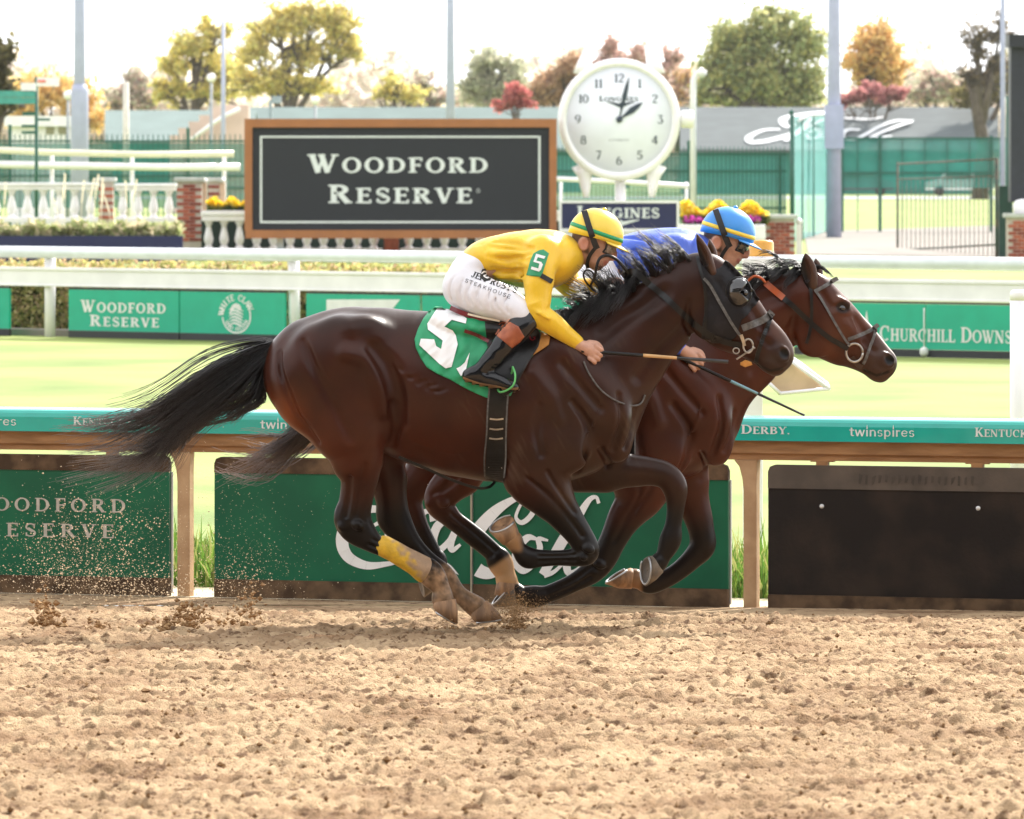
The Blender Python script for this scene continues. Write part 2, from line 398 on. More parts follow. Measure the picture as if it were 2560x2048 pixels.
for (xa,xb,ya,yb) in ((-60,X0,-15,33.33),(X1,60,-15,33.33),(X0,X1,-15,Y0)):
    b.quadmesh([(xa,ya,gz(ya)),(xb,ya,gz(ya)),(xb,yb,gz(yb)),(xa,yb,gz(yb))],[(0,1,2,3)])
b.quadmesh([(-60,33.32,G0+.002),(60,33.32,G0+.002),(60,RA.y+(60-RA.x)*uxr.y/uxr.x,G0+.002),(-60,RA.y+(-60-RA.x)*uxr.y/uxr.x,G0+.002)],[(0,1,2,3)]) if False else None
b.quadmesh([(RA.x-(33.32-RA.y)*0+(33.32-RA.y)/(uxr.y/uxr.x),33.32,G0+.003),(-60,RA.y+(-60-RA.x)*uxr.y/uxr.x,G0+.003),(-60,33.32,G0+.003)],[(0,1,2)])
b.build('track_apron', M['dirt'], kind='structure')
# loose clods lying on the dirt
def blobs(name, pts, rad, m, seed=0, **kw):
    """many small irregular lumps in one mesh (each an octahedron-like pebble)"""
    r = np.random.default_rng(seed); n = len(pts)
    base = np.array([(1,0,0),(-1,0,0),(0,1,0),(0,-1,0),(0,0,1),(0,0,-1),(.6,.6,.55),(-.6,-.6,.55)],float)[:6]
    fc = np.array([(0,2,4),(2,1,4),(1,3,4),(3,0,4),(2,0,5),(1,2,5),(3,1,5),(0,3,5)])
    V = base[None]*np.asarray(rad)[:,None,None]*(.6+.8*r.random((n,6,1)))
    a = r.random(n)*6.28; c,s = np.cos(a)[:,None],np.sin(a)[:,None]
    V = np.stack([V[:,:,0]*c-V[:,:,1]*s, V[:,:,0]*s+V[:,:,1]*c, V[:,:,2]*.8],-1)
    V = V + np.asarray(pts)[:,None,:]
    F = (fc[None]+6*np.arange(n)[:,None,None]).reshape(-1,3)
    return put(name, np_mesh(name, V.reshape(-1,3), F, False), m, **kw)
n = 9000
cy = 1/(1/32.2+(1/17-1/32.2)*rng.random(n)); cx = (rng.random(n)-.5)*cy*.19
ix = np.clip(((cx-X0)/dx).astype(int),0,NX-1); iy = np.clip(((cy-Y0)/dy).astype(int),0,NY-1)
rad = .003+.008*rng.random(n)**3; rad[:160] = .008+.012*rng.random(160)**2
M['clod'] = mat('damp_clod', srgb(104,76,50), .95, .3, 40, col2=srgb(146,116,82), spec=.1)
blobs('loose_clods', np.stack([cx,cy,ZZ[iy,ix]+rad*.3],-1), rad, M['clod'], 3, kind='stuff', label='loose clods of dirt strewn over the track')
# ------------------------------------------------------------------ infield turf
M['turf'] = mat('turf', (.135,.19,.045), .8, .1, .8, .9, 30, col2=(.265,.31,.085), mix=(.32,.62), spec=.2, stretch=(.5,.35,1))
b = MB(); b.quadmesh([(-900,33.32,G0),(900,33.32,G0),(900,3000,G0),(-900,3000,G0)],[(0,1,2,3)])
b.build('turf', M['turf'], kind='structure', label='bright green turf course and infield lawn')
M['sand'] = mat('sand_strip', srgb(205,190,160), .9, .1, 12, .3, 90)
def rail_pt(A, B, px):
    k = (px-1280)/S; t = (k*A.y-A.x)/((B.x-A.x)-k*(B.y-A.y)); return A+(B-A)*t
RB = W(2560,0,32.6); RA = Vector((RA.x,RA.y,0)); RB = Vector((RB.x,RB.y,0))
ru = (RB-RA).normalized(); rn = Vector((-ru.y, ru.x, 0)); ZV = Vector((0,0,1))
def RP(px, z=0, off=0): p = rail_pt(RA,RB,px); return Vector((p.x,p.y,z))+rn*off
b = MB(); p0 = RP(-4000,G0+.006,-.02); p1 = RP(6500,G0+.006,-.02)
b.quadmesh([p0,p1,p1+rn*.75,p0+rn*.75],[(0,1,2,3)])
b.build('sand_strip', M['sand'], kind='structure')

# ------------------------------------------------------------------ near rail with its advertising boards
rail = empty('inner_rail', RP(1280,G0), 'teal topped safety rail with dusty beam along the dirt track', 'rail')
def along(name, m, pa, pb, prof, parent, **kw):
    """sweep a profile of (offset, z) along the near rail from px pa to pb"""
    b = MB(); A = RP(pa); B = RP(pb); n = len(prof)
    vs = [A+rn*o+ZV*z for o,z in prof]+[B+rn*o+ZV*z for o,z in prof]
    b.quadmesh(vs, [(i,(i+1)%n,n+(i+1)%n,n+i) for i in range(n)])
    b.f.append(tuple(reversed(range(n)))); b.sm.append(False); b.mi.append(0)
    b.f.append(tuple(range(n,2*n))); b.sm.append(False); b.mi.append(0)
    return b.build(name, m, parent, **kw)
prof = [(-.04,.755),(-.04,.83),(-.034,.85),(-.02,.863),(.0,.869),(.1,.874),(.3,.868),(.34,.85),(.34,.83),(.0,.755)]
cover = along('rail_cover', M['tealcover'], -3500, 6000, prof, rail)
along('beam', M['mudrail'], -3500, 6000, [(.0,.69),(-.004,.755-.003),(.09,.752),(.09,.69)], rail)
along('beam_lip', M['mudrail'], -3500, 6000, [(.02,.655),(.018,.689),(.08,.689),(.08,.655)], rail)
# lettering on the rail cover
def rail_text(txt, px0, px1, zc, h, font, m, parent, off, name='lettering', **k):
    A = RP(px0,zc-h/2,off); wd_ = (RP(px1)-RP(px0)).length
    q,_ = text2d(txt, h, font, width=wd_, **k)
    return letters(q, A, ru, ZV, m, parent)
M['railprint'] = mat('rail_print', (.62,.68,.66), .5, .08, 15)
def derby(px):
    rail_text('Kentucky', px, px+150, .812, .045, G_SERIF, M['railprint'], cover, -.04, gap=.04)
    A = RP(px+165,.812,-.04)   # rosette with a horse head between the two words
    q = [[(.022*math.cos(a)+.004*math.cos(5*a),.022*math.sin(a)),(.014*math.cos(a),.014*math.sin(a)),(.014*math.cos(a+.55),.014*math.sin(a+.55)),(.022*math.cos(a+.55),.022*math.sin(a+.55))] for a in np.arange(-1.9,3.2,.55)]
    q += ribbon2d([(-.012,-.012,.004),(-.004,.004,.009),(.006,.01,.007),(.012,.002,.004)])
    flat_print('emblem', q, A, ru, ZV, M['railprint'], cover)
    rail_text('Derby.', px+190, px+315, .812, .045, G_SERIF, M['railprint'], cover, -.04, gap=.04)
def twin(px): rail_text('twinspires', px, px+165, .807, .046, G_SANS, M['railprint'], cover, -.04, gap=.02)
twin(-115); derby(190); twin(657); derby(1668); twin(2128); derby(2442)
# posts with a flared head
for px in (-955, 455, 1872, 3290):
    c = RP(px, 0, .055); b = MB(); w = .034
    A, B = -w, w
    pr = [(-w,G0),(w,G0),(w,.55),(w+.004,.654),(-w-.05,.654),(-w-.022,.62),(-w-.006,.56),(-w,.5)]
    n = len(pr)
    vs = [c+ru*a+ZV*z-rn*.035 for a,z in pr]+[c+ru*a+ZV*z+rn*.035 for a,z in pr]
    b.quadmesh(vs,[(i,n+i,n+(i+1)%n,(i+1)%n) for i in range(n)])
    b.f += [tuple(range(n)), tuple(reversed(range(n,2*n)))]; b.sm += [False]*2; b.mi += [0]*2
    b.build('post', M['mudpost'], rail, bevel=.004)
def board(px0, px1, label, face, band, ztop=.632, zgreen=(.0,.55), round_l=True, round_r=True, hang=()):
    a = RP(px0,G0,.02); root = empty('advertising_board', a, label, 'board', 'boards hung under the near rail')
    L = (RP(px1)-RP(px0)).length
    def slab(name, z0, z1, m, y0, y1, rl=False, rr=False, e=0):
        pts = [(e,z0),(L-e,z0)]
        r = .035
        if rr: pts += [(L-e,z1-r),(L-e-.01,z1-.01),(L-e-r,z1)]
        else: pts += [(L-e,z1)]
        if rl: pts += [(e+r,z1),(e+.01,z1-.01),(e,z1-r)]
        else: pts += [(e,z1)]
        b = MB(); n = len(pts); O = RP(px0,0,.02)
        vs = [O+ru*x+ZV*z+rn*y0 for x,z in pts]+[O+ru*x+ZV*z+rn*y1 for x,z in pts]
        b.quadmesh(vs,[(i,n+i,n+(i+1)%n,(i+1)%n) for i in range(n)])
        b.f += [tuple(range(n)), tuple(reversed(range(n,2*n)))]; b.sm += [False]*2; b.mi += [0]*2
        return b.build(name, m, root)
    f = slab('face', zgreen[0], zgreen[1], face, 0, .03)
    slab('padded_top', zgreen[1]+.001, ztop, band, -.006, .036, round_l, round_r)
    slab('skirt_board', G0-.03, zgreen[0]-.001, M['mud'], -.008, .03)
    slab('edge_strip', zgreen[0]-.08, zgreen[1], M['print'], .031, .04, e=-.008)
    for h in hang:
        b = MB(); c = RP(h,.643,.04); b.obox(c,ru,rn,ZV,.03,.02,.018); b.obox(c+ZV*.012,ru,rn,ZV,.06,.018,.006); b.build('hanger', M['mudrail'], root)
    return root, f
bl, fl = board(-720, 420, 'green board with WOODFORD RESERVE lettering, cut off by the left edge', M['greenpanel'], M['mud'], hang=(-300,275), round_l=False)
rail_text('WOODFORD', -78, 324, .37, .07, G_SERIF, M['dustprint'], fl, .02, gap=.32)
rail_text('RESERVE', -40, 297, .237, .07, G_SERIF, M['dustprint'], fl, .02, gap=.32)
bm1, fm1 = board(533, 1173, 'green board with white script, left half, behind the hind legs', M['greenpanel'], M['mud'], hang=(640,1050), round_r=False)
bm2, fm2 = board(1180, 1818, 'green board with white script, right half, behind the forelegs', M['greenpanel'], M['mud'], hang=(1300,1700), round_l=False)
br, fr = board(1918, 3150, 'blank weathered near black board under the rail at right', M['darkboard'], mat('dusty_pad', srgb(82,72,62), .8, .2, 6, .3, 60), zgreen=(-.022,.512), hang=(2052,2440,2900))
flat_print('mud_smear',[[(x,-.02*random.random()),(x+.012,-.02*random.random()),(x+.014+.01*random.random(),.03),(x+.002,.02+.02*random.random())] for x in np.arange(0,.58,.034)],RP(2145,.556,.014),ru,ZV,M['printmud'],br.children[1])
for px, py in ((2052,1266),(2443,1271)):
    p = RP(px,0,.02); z = CZ-(py-HZ)/S*p.y
    b = MB(); b.lathe([(.0,-.012),(.008,-.010),(.011,-.004),(.012,.0)], (p.x,p.y-.002,z), 10, 'y'); b.build('bolt', M['print'], fr)
# the white script, traced as tapered strokes (photo crop coordinates)
def script(strokes, s, ox, oy, m, parent, zoff=.02):
    qs = []
    for st in strokes:
        pts = []
        for x,y,w in st:
            px,py = ox+x/s, oy+y/s; p = RP(px,0,zoff)
            pts.append(((p-RP(533,0,zoff)).dot(ru), CZ-(py-HZ)/S*p.y, w/s*p.y/S))
        qs += ribbon2d(pts)
    return qs
coca = [[(330,330,26),(420,270,36),(360,215,50),(230,230,66),(130,330,92),(95,450,96),(140,560,82),(270,622,60),(420,612,36),(560,585,22),(680,570,26),(780,590,50),(870,635,44),(945,690,2)],
        [(560,260,20),(470,330,70),(440,430,70),(490,510,50),(570,470,36),(600,370,40),(580,280,36),(550,260,20)],
        [(760,300,50),(740,235,34),(690,240,44),(640,330,70),(620,440,70),(670,520,46),(760,470,30)],
        [(900,350,20),(850,300,50),(790,340,64),(760,440,64),(800,510,50),(880,440,40),(940,330,44),(890,450,56),(900,510,40),(960,470,20)],
        [(1330,570,24),(1270,640,52),(1160,680,84),(1060,630,110),(1020,520,110),(1080,380,104),(1200,240,84),(1330,150,50),(1440,120,30),(1500,160,36),(1480,250,40),(1410,310,36),(1365,270,26),(1400,180,22),(1450,140,18)],
        [(1520,430,20),(1450,420,50),(1380,500,66),(1370,600,66),(1420,660,50),(1500,600,44),(1540,500,46),(1530,430,36),(1600,440,16)],
        [(1560,690,64),(1620,590,72),(1720,420,80),(1830,250,60),(1900,145,40),(1950,125,26),(1970,170,26)],
        [(1570,690,50),(1640,670,30),(1720,600,20)],
        [(1850,480,30),(1800,520,56),(1740,610,62),(1760,680,50),(1840,640,40),(1900,540,44),(1870,640,50),(1890,700,40),(1960,670,16)]]
for fp, lo, hi in ((fm1,0,(RP(1172)-RP(533)).length),(fm2,(RP(1181)-RP(533)).length,9)):
    for i,st in enumerate(coca):
        q = [p for p in script([st], 2.9135, 820, 1200, None, None) if min(a[0] for a in p) >= lo and max(a[0] for a in p) <= hi]
        if q: flat_print('script_stroke', q, RP(533,0,.02), ru, ZV, M['print'], fp, .003+.0016*i)
b = MB(); c = RP(1176.5,0,.012); b.obox(c+ZV*.22,ru,rn,ZV,.004,.004,.31); b.build('joint_strip', mat('joint', srgb(150,140,120),.6), fm1)

# ------------------------------------------------------------------ generic leaf masses
def leaf_mesh(name, P, size, cols, seed=0, flat=0.0, elong=1.6, m=None, parent=None, loc=None, **kw):
    """P (n,3) leaf places; each leaf a folded pair of triangles with its own colour"""
    r = np.random.default_rng(seed); n = len(P); P = np.asarray(P)
    d = r.standard_normal((n,3)); d[:,2] *= (1-flat); d /= np.linalg.norm(d,axis=1)[:,None]
    e = np.cross(d, r.standard_normal((n,3))); e /= np.linalg.norm(e,axis=1)[:,None]
    sz = (np.asarray(size)*(.6+.8*r.random(n)))[:,None]
    nn = np.cross(d,e)
    V = np.stack([P-d*sz*elong*.5, P+e*sz*.5+nn*sz*.15, P+d*sz*elong*.5, P-e*sz*.5+nn*sz*.15],1)
    F = np.arange(4*n).reshape(n,4)
    me = np_mesh(name, V.reshape(-1,3), F, False)
    ca = me.color_attributes.new('leafcol','FLOAT_COLOR','POINT')
    cols = np.asarray(cols,float); pick = cols[r.integers(0,len(cols),n)]*(.75+.5*r.random((n,1)))
    C = np.ones((n,4,4),np.float32); C[:,:,:3] = pick[:,None,:]
    ca.data.foreach_set('color', C.ravel())
    return put(name, me, m or M['leaf'], parent, loc, **kw)
M['leaf'] = mat('leaf', (1,1,1), .7, .1, 1, attr='leafcol', trans=.58, spec=.1)

# weeds and long grass behind the near rail
n = 9000
t = rng.random(n); base = np.array([RP(-300).to_tuple()])+t[:,None]*np.array([(RP(2900)-RP(-300)).to_tuple()])
off = .75+rng.random(n)**1.5*1.6
base = base+off[:,None]*np.array([rn.to_tuple()]); base[:,2] = G0
hgt = (.05+.2*rng.random(n))*np.where(mn := (rng.random(n)<.2),1.5,1); lean = rng.standard_normal((n,2))*.06
tip = base+np.stack([lean[:,0],lean[:,1],hgt],-1); sd = np.stack([np.full(n,.006),np.zeros(n),np.zeros(n)],-1)
midp = base*.45+tip*.55+np.array([0,0,.02])
V = np.stack([base-sd,base+sd,midp+sd*.8,midp-sd*.8,tip],1).reshape(-1,3)
me = np_mesh('grass', V, (np.array([(0,1,2,3),(3,2,4,4)])[None]+5*np.arange(n)[:,None,None]).reshape(-1,4)[:,:], False) if False else None
F3 = (np.array([(0,1,2),(0,2,3),(3,2,4)])[None]+5*np.arange(n)[:,None,None]).reshape(-1,3)
me = np_mesh('grass', V, F3, False)
ca = me.color_attributes.new('leafcol','FLOAT_COLOR','POINT')
gc = np.array([(.1,.2,.03),(.18,.26,.05),(.3,.3,.1),(.08,.15,.03)])[rng.integers(0,4,n)]
C = np.ones((n,5,4),np.float32); C[:,:,:3] = gc[:,None,:]; ca.data.foreach_set('color', C.ravel())
put('long_grass', me, M['leaf'], kind='stuff', label='long grass and weeds behind the near rail')
# one leafy weed beside the right-hand post
c = RP(1900,G0,.9); P = []
wd_plant = empty('weed', c, 'small pale leafy weed behind the right rail post', 'plant')
for k in range(16):
    b = MB(); a = k*2.4; r_ = .05+.05*random.random(); hgt_ = .05+.02*(k%6)
    tipv = c+Vector((math.cos(a)*r_,math.sin(a)*r_,hgt_)); root_ = c+Vector((0,0,.01)); sv = Vector((-math.sin(a),math.cos(a),0))*.014
    mv = root_.lerp(tipv,.55)+ZV*.015
    b.quadmesh([root_-sv*.2,root_+sv*.2,mv+sv,mv-sv,tipv],[(0,1,2,3),(3,2,4)]); b.build('leaf', mat('weed_leaf',(.16,.3,.1),.5) if k==0 else bpy.data.materials['weed_leaf'], wd_plant)

# ------------------------------------------------------------------ finish post with mirror, and a white post at right
D = 37.1
fp = empty('finish_post', W(1883,0,D).xy.to_3d()+ZV*G0, 'white finish post with a gold cap behind the bay horse', 'post')
b = MB(); z1 = W(0,720,D).z
b.box(W(1858,0,D).x, W(1906,0,D).x, D-.05, D+.06, G0, z1); b.build('shaft', M['white'], fp, bevel=.008)
b = MB(); b.box(W(1856,0,D).x, W(1938,0,D).x, D-.09, D+.09, z1+.001, W(0,644,D).z); b.build('head_box', M['white'], fp, bevel=.008)
zz = W(0,641,D).z; xc = W(1902,0,D).x
M['gold'] = mat('gold_cap', srgb(212,150,38), .35, .1, 12, coat=.4)
b = MB(); b.lathe([(.079,0),(.079,.008),(.075,.012),(.073,.075),(.066,.09),(.0,.094)], (xc,D,zz), 24); b.build('cap', M['gold'], fp)
D2 = 36.9
pts = [W(1912,948,D2),W(1968,895,D2),W(2072,972,D2),W(1950,984,D2)]
back = [p+Vector((0,.28,.02)) for p in pts]
mr = empty('mirror_box', W(1880,0,D2).xy.to_3d()+ZV*W(0,960,D2).z, 'white framed angled box jutting from the finish post', 'mirror')
for i in range(4):
    b = MB(); b.tube([pts[i],pts[(i+1)%4]],.011,8); b.tube([back[i],back[(i+1)%4]],.012,8); b.tube([pts[i],back[i]],.012,8); b.build('frame_bar', M['white'], mr)
b = MB(); b.quadmesh([p.lerp(pts[3],.04)+Vector((0,.03,0)) for p in pts],[(0,1,2,3)]); b.quadmesh([p+Vector((0,.05,0)) for p in pts],[(0,3,2,1)])
b.build('tray', mat('tan_tray', srgb(200,172,140), .6), mr)
b = MB(); p = W(2546,725,37.1); b.tube([(p.x,37.1,G0),(p.x,37.1,p.z-.06)],.048,16)
b.lathe([(.048,-.06),(.048,-.02),(.042,-.006),(.03,.0),(0,.001)],(p.x,37.1,p.z),16)
pr_ = b.build('white_post', M['white'], None, 'stout round topped white post cut by the right edge', 'post', loc=Vector((p.x,37.1,G0)))

# ------------------------------------------------------------------ far rail: pipe, wide band, posts, teal boards
FA = W(0,0,84.35); FB = W(2560,0,74.2); FA.z = FB.z = 0
fu = (FB-FA).normalized(); fn = Vector((-fu.y,fu.x,0))
def FP(px, z=0, off=0): p = rail_pt(FA,FB,px); return Vector((p.x,p.y,z))+fn*off
fr_ = empty('turf_rail', FP(1280,G0), 'white pipe rail with a wide white band on the far side of the turf', 'rail')
b = MB(); b.tube([FP(-900,.985),FP(3600,.985)],.075,16); b.build('pipe', mat('pipe_white',(.72,.75,.8),.3,.05), fr_)
b = MB(); b.obox((FP(-900)+FP(3600))/2+ZV*.672, fu, fn, ZV, (FP(3600)-FP(-900)).length/2, .03, .118)
b.obox((FP(-900)+FP(3600))/2+ZV*.775-fn*.02, fu, fn, ZV, (FP(3600)-FP(-900)).length/2, .03, .02)
b.obox((FP(-900)+FP(3600))/2+ZV*.562-fn*.012, fu, fn, ZV, (FP(3600)-FP(-900)).length/2, .03, .012)
b.build('band', M['white'], fr_, bevel=.006)
for px, lean in ((-500,0),(113,0),(722,.02),(1330,0),(1940,0),(2780,0)):
    b = MB(); p = FP(px,0,.09); b.tube([p+ZV*G0+fu*lean,p+ZV*.93],.07,12); b.build('post', M['white'], fr_)
def tboard(pa, pb, label, txt=None):
    o = FP(pa,G0,-.02); root = empty('teal_board', o, label, 'board', 'teal boards under the far rail')
    A,B = FP(pa,0,-.02),FP(pb,0,-.02); c = (A+B)/2; L = (B-A).length/2
    b = MB(); b.obox(c+ZV*.255,fu,fn,ZV,L,.02,.26); f = b.build('face', M['tealpanel'], root)
    b = MB(); b.obox(c+ZV*(-.052),fu,fn,ZV,L,.022,.044); b.build('black_base', M['black'], root)
    b = MB(); b.obox(c+ZV*.53,fu,fn,ZV,L,.018,.012); b.build('black_top', M['black'], root)
    return f
def ftext(parent, txt, px0, px1, py0, py1, font=G_SERIF, **k):
    A = FP(px0,0,-.04); z0 = CZ-(py1-HZ)/S*A.y; z1 = CZ-(py0-HZ)/S*A.y; wd_ = (FP(px1)-FP(px0)).length
    q,_ = text2d(txt, z1-z0, font, width=wd_, **k); letters(q, A+ZV*z0, fu, ZV, M['print'], parent, .004)
tboard(-260, 28, 'teal board cut off by the left edge below the white band')
f = tboard(177, 452, 'teal board reading WOODFORD RESERVE under the far white rail')
ftext(f,'Woodford',209,424,750,780,G_SLAB,gap=.16); ftext(f,'Reserve',231,408,787,815,G_SLAB,gap=.16)
f = tboard(456, 717, 'teal board with a round white wave emblem')
A = FP(597,0,-.04); zc = CZ-(790-HZ)/S*A.y; r_ = 47/S*A.y; sx = .245/.215
q = []
for (ri,ro,a0,a1) in ((.86,.94,-100,20),(.86,.94,185,262)):
    q += strokes2d([_arc(0,0,r_*(ri+ro)/2*1.1,r_*(ri+ro)/2,a0,a1,r_*.09,r_*.09)],24)
word = 'WHITE CLAW'
for i,ch in enumerate(word):
    if ch == ' ': continue
    a = math.radians(175-(i+.5)*15.5); gq,gw = text2d(ch,r_*.34,G_SLAB)
    for p in gq: q.append([((r_*.82+y)*math.cos(a)*1.1+(x-gw/2)*math.sin(a),(r_*.82+y)*math.sin(a)-(x-gw/2)*math.cos(a)) for x,y in p])
for i,ch in enumerate('HARD SELTZER'):
    if ch == ' ': continue
    a = math.radians(205+(i+.5)*11.5); gq,gw = text2d(ch,r_*.2,G_SLAB)
    for p in gq: q.append([((r_*.8-y)*math.cos(a)*1.1-(x-gw/2)*math.sin(a),(r_*.8-y)*math.sin(a)+(x-gw/2)*math.cos(a)) for x,y in p])
for k in range(6):
    y0 = -.5+.17*k; q += ribbon2d([(-.55*r_,(y0-.05)*r_,.02*r_),(-.2*r_,(y0+.12)*r_,.1*r_),(.2*r_,(y0+.02)*r_,.1*r_),(.5*r_,(y0-.12)*r_,.02*r_)])
q += ribbon2d([(-.45*r_,.1*r_,.1*r_),(-.2*r_,.5*r_,.22*r_),(.15*r_,.55*r_,.16*r_),(.3*r_,.35*r_,.06*r_),(.1*r_,.32*r_,.04*r_)])
flat_print('emblem', q, A+ZV*zc, fu, ZV, M['print'], f, .004)
f = tboard(771, 1052, 'teal board with a white slanted block, half hidden by the croup')
A = FP(822,0,-.04); k_ = A.y/S
def fpt(px,py): p = FP(px,0,-.04); return ((p-A).dot(fu), CZ-(py-HZ)/S*p.y)
flat_print('white_block',[[fpt(822,749),fpt(822,812),fpt(955,812),fpt(1006,749)],[fpt(850,818),fpt(850,826),fpt(990,826),fpt(990,818)]],A,fu,ZV,M['print'],f,.004)
tboard(1060, 1320, 'teal board behind the yellow jockey seat'); tboard(1380, 1690, 'teal board hidden behind the necks of both horses')
f = tboard(1990, 2317, 'teal board with the letters CHURC and twin spires')
f2 = tboard(2321, 2640, 'teal board with the letters HILL DOWNS at right')
q1,_ = text2d('ChurchillDowns',.001,G_SERIF)
A = FP(2205,0,-.04); wdt = (FP(2536)-A).length; zA = CZ-(852-HZ)/S*A.y; hgt_ = 38/S*A.y
q,_ = text2d('Churchill Downs', hgt_, G_SERIF, gap=.04, width=wdt)
cut = (FP(2319)-A).length
sp = list(SPANS)+[len(q)]
for i in range(len(sp)-1):
    if sp[i+1] > sp[i]: flat_print('letter',q[sp[i]:sp[i+1]],A+ZV*zA,fu,ZV,M['print'],f if q[sp[i]][0][0] < cut-.05 else f2,.004)
for px in (2150,2172):
    A = FP(px,0,-.04); z0 = CZ-(812-HZ)/S*A.y; z1 = CZ-(778-HZ)/S*A.y
    flat_print('spire',[[(-.03,0),(.03,0),(.004,z1-z0),(-.004,z1-z0)]],A+ZV*z0,fu,ZV,M['print'],f,.004)
b = MB(); p = FP(2319,G0+.02,-.07); b.lathe([(.03,0),(.05,.03),(.05,.07),(.03,.1),(0,.105)],p,12); b.tube([p+ZV*.08,p+ZV*.55],.008,6)
b.build('joint_stake', M['print'], f)
# ------------------------------------------------------------------ smooth solids from distance fields (units: photo pixels at the horse's own distance)
class Vox:
    """x = photo column, y = pixels away from the camera, z = minus photo row"""
    def __init__(s, x0,x1,y0,y1,r0,r1, h):
        s.h = h; s.o = np.array([x0,y0,-r1],float)
        s.n = (int((x1-x0)/h)+2, int((y1-y0)/h)+2, int((r1-r0)/h)+2)
        s.f = np.full(s.n, 60.0, np.float32)
        s.ax = [s.o[i]+h*np.arange(s.n[i]) for i in range(3)]
    def sl(s, lo, hi):
        out = []
        for i in range(3):
            a = max(0,int((lo[i]-s.o[i])/s.h)); b = min(s.n[i],int((hi[i]-s.o[i])/s.h)+2)
            if b <= a: return None
            out.append(slice(a,b))
        return tuple(out)
    def grid(s, q): return np.meshgrid(s.ax[0][q[0]],s.ax[1][q[1]],s.ax[2][q[2]],indexing='ij',sparse=True)
    def mix(s, q, d, k, op):
        a = s.f[q]
        if op == 'sub':
            d = -d; h = np.maximum(k-np.abs(a-d),0)/k; s.f[q] = np.maximum(a,d)+h*h*k*.25
        else:
            h = np.maximum(k-np.abs(a-d),0)/k; s.f[q] = np.minimum(a,d)-h*h*k*.25
    def limb(s, nodes, k=12, n=6, op='add'):
        """nodes: (col, row, y, r, ry)"""
        P = cr(np.array([(a,c,-b,r,ry) for a,b,c,r,ry in nodes],float), n) if len(nodes) > 2 else np.array([(a,c,-b,r,ry) for a,b,c,r,ry in nodes],float)
        R = np.maximum(P[:,3],P[:,4]).max()+k+2*s.h
        lo = P[:,:3].min(0)-R; hi = P[:,:3].max(0)+R
        Q = s.sl(lo,hi)
        if Q is None: return
        T = np.full([q.stop-q.start for q in Q], 60.0, np.float32); off = [q.start for q in Q]
        for i in range(len(P)-1):
            a,b = P[i],P[i+1]; R = max(a[3],a[4],b[3],b[4])+k+2*s.h
            q = s.sl(np.minimum(a[:3],b[:3])-R, np.maximum(a[:3],b[:3])+R)
            if q is None: continue
            X,Y,Z = s.grid(q); d = b[:3]-a[:3]; L2 = d@d+1e-9
            t = np.clip(((X-a[0])*d[0]+(Y-a[1])*d[1]+(Z-a[2])*d[2])/L2,0,1)
            r = a[3]+(b[3]-a[3])*t; ry = a[4]+(b[4]-a[4])*t
            rho = np.sqrt((X-a[0]-d[0]*t)**2+(Z-a[2]-d[2]*t)**2+((Y-a[1]-d[1]*t)*(r/ry))**2)
            dd = (rho-r)*np.minimum(1,ry/r*1.0+.0*rho) if False else rho-r
            ql = tuple(slice(x.start-o,x.stop-o) for x,o in zip(q,off))
            T[ql] = np.minimum(T[ql], dd)
        s.mix(Q, T, k, op)
    def ell(s, c, r, k=12, rot=0, op='add', yaw=0):
        """ellipsoid: centre (col,row,y), radii (along, up, lateral), rot in degrees clockwise in the picture"""
        cx,cy,cz = c[0],c[2],-c[1]; R = max(r)+k+2*s.h
        q = s.sl((cx-R,cy-R,cz-R),(cx+R,cy+R,cz+R))
        if q is None: return
        X,Y,Z = s.grid(q); X = X-cx; Y = Y-cy; Z = Z-cz
        if yaw:
            a = math.radians(yaw); X,Y = X*math.cos(a)-Y*math.sin(a), X*math.sin(a)+Y*math.cos(a)
        a = math.radians(rot); U = X*math.cos(a)-Z*math.sin(a); V = X*math.sin(a)+Z*math.cos(a)
        k0 = np.sqrt((U/r[0])**2+(V/r[1])**2+(Y/r[2])**2); k1 = np.sqrt((U/r[0]**2)**2+(V/r[1]**2)**2+(Y/r[2]**2)**2)+1e-6
        s.mix(q, (k0*(k0-1)/k1).astype(np.float32), k, op)
    def wobble(s, amp, scale, seed):
        r = np.random.default_rng(seed)
        for _ in range(7):
            w = r.standard_normal(3)/scale; ph = r.random()*6.28
            X,Y,Z = s.grid((slice(None),)*3); s.f += (amp/2.6*np.sin(X*w[0]+Y*w[1]+Z*w[2]+ph)).astype(np.float32)
    def arrays(s):
        g = openvdb.FloatGrid(60.0); g.copyFromArray(s.f)
        p,qd = g.convertToQuads(0.0)
        P = p.astype(np.float64)*s.h+s.o
        # drop stray islands is not needed; make the faces point outwards
        e1 = P[qd[:,1]]-P[qd[:,0]]; e2 = P[qd[:,2]]-P[qd[:,0]]; nn = np.cross(e1,e2)
        c = P[qd].mean(1); vol = (c*nn).sum()
        if vol < 0: qd = qd[:,::-1]
        return P, qd
class Frame:
    """turns picture pixels at distance D into metres, relative to a thing's base"""
    def __init__(s, D, base): s.D = D; s.k = D/S; s.base = Vector(base)
    def w(s, P):
        P = np.asarray(P,float)
        return np.stack([(P[...,0]-1280)*s.k-s.base.x, s.D+P[...,1]*s.k-s.base.y, CZ+(P[...,2]+HZ)*s.k-s.base.z],-1)
    def v(s, px, row, y=0): return Vector(s.w((px,y,-row)))
def bvh_of(P, q): return BVHTree.FromPolygons([tuple(p) for p in P], [tuple(int(i) for i in f) for f in q])
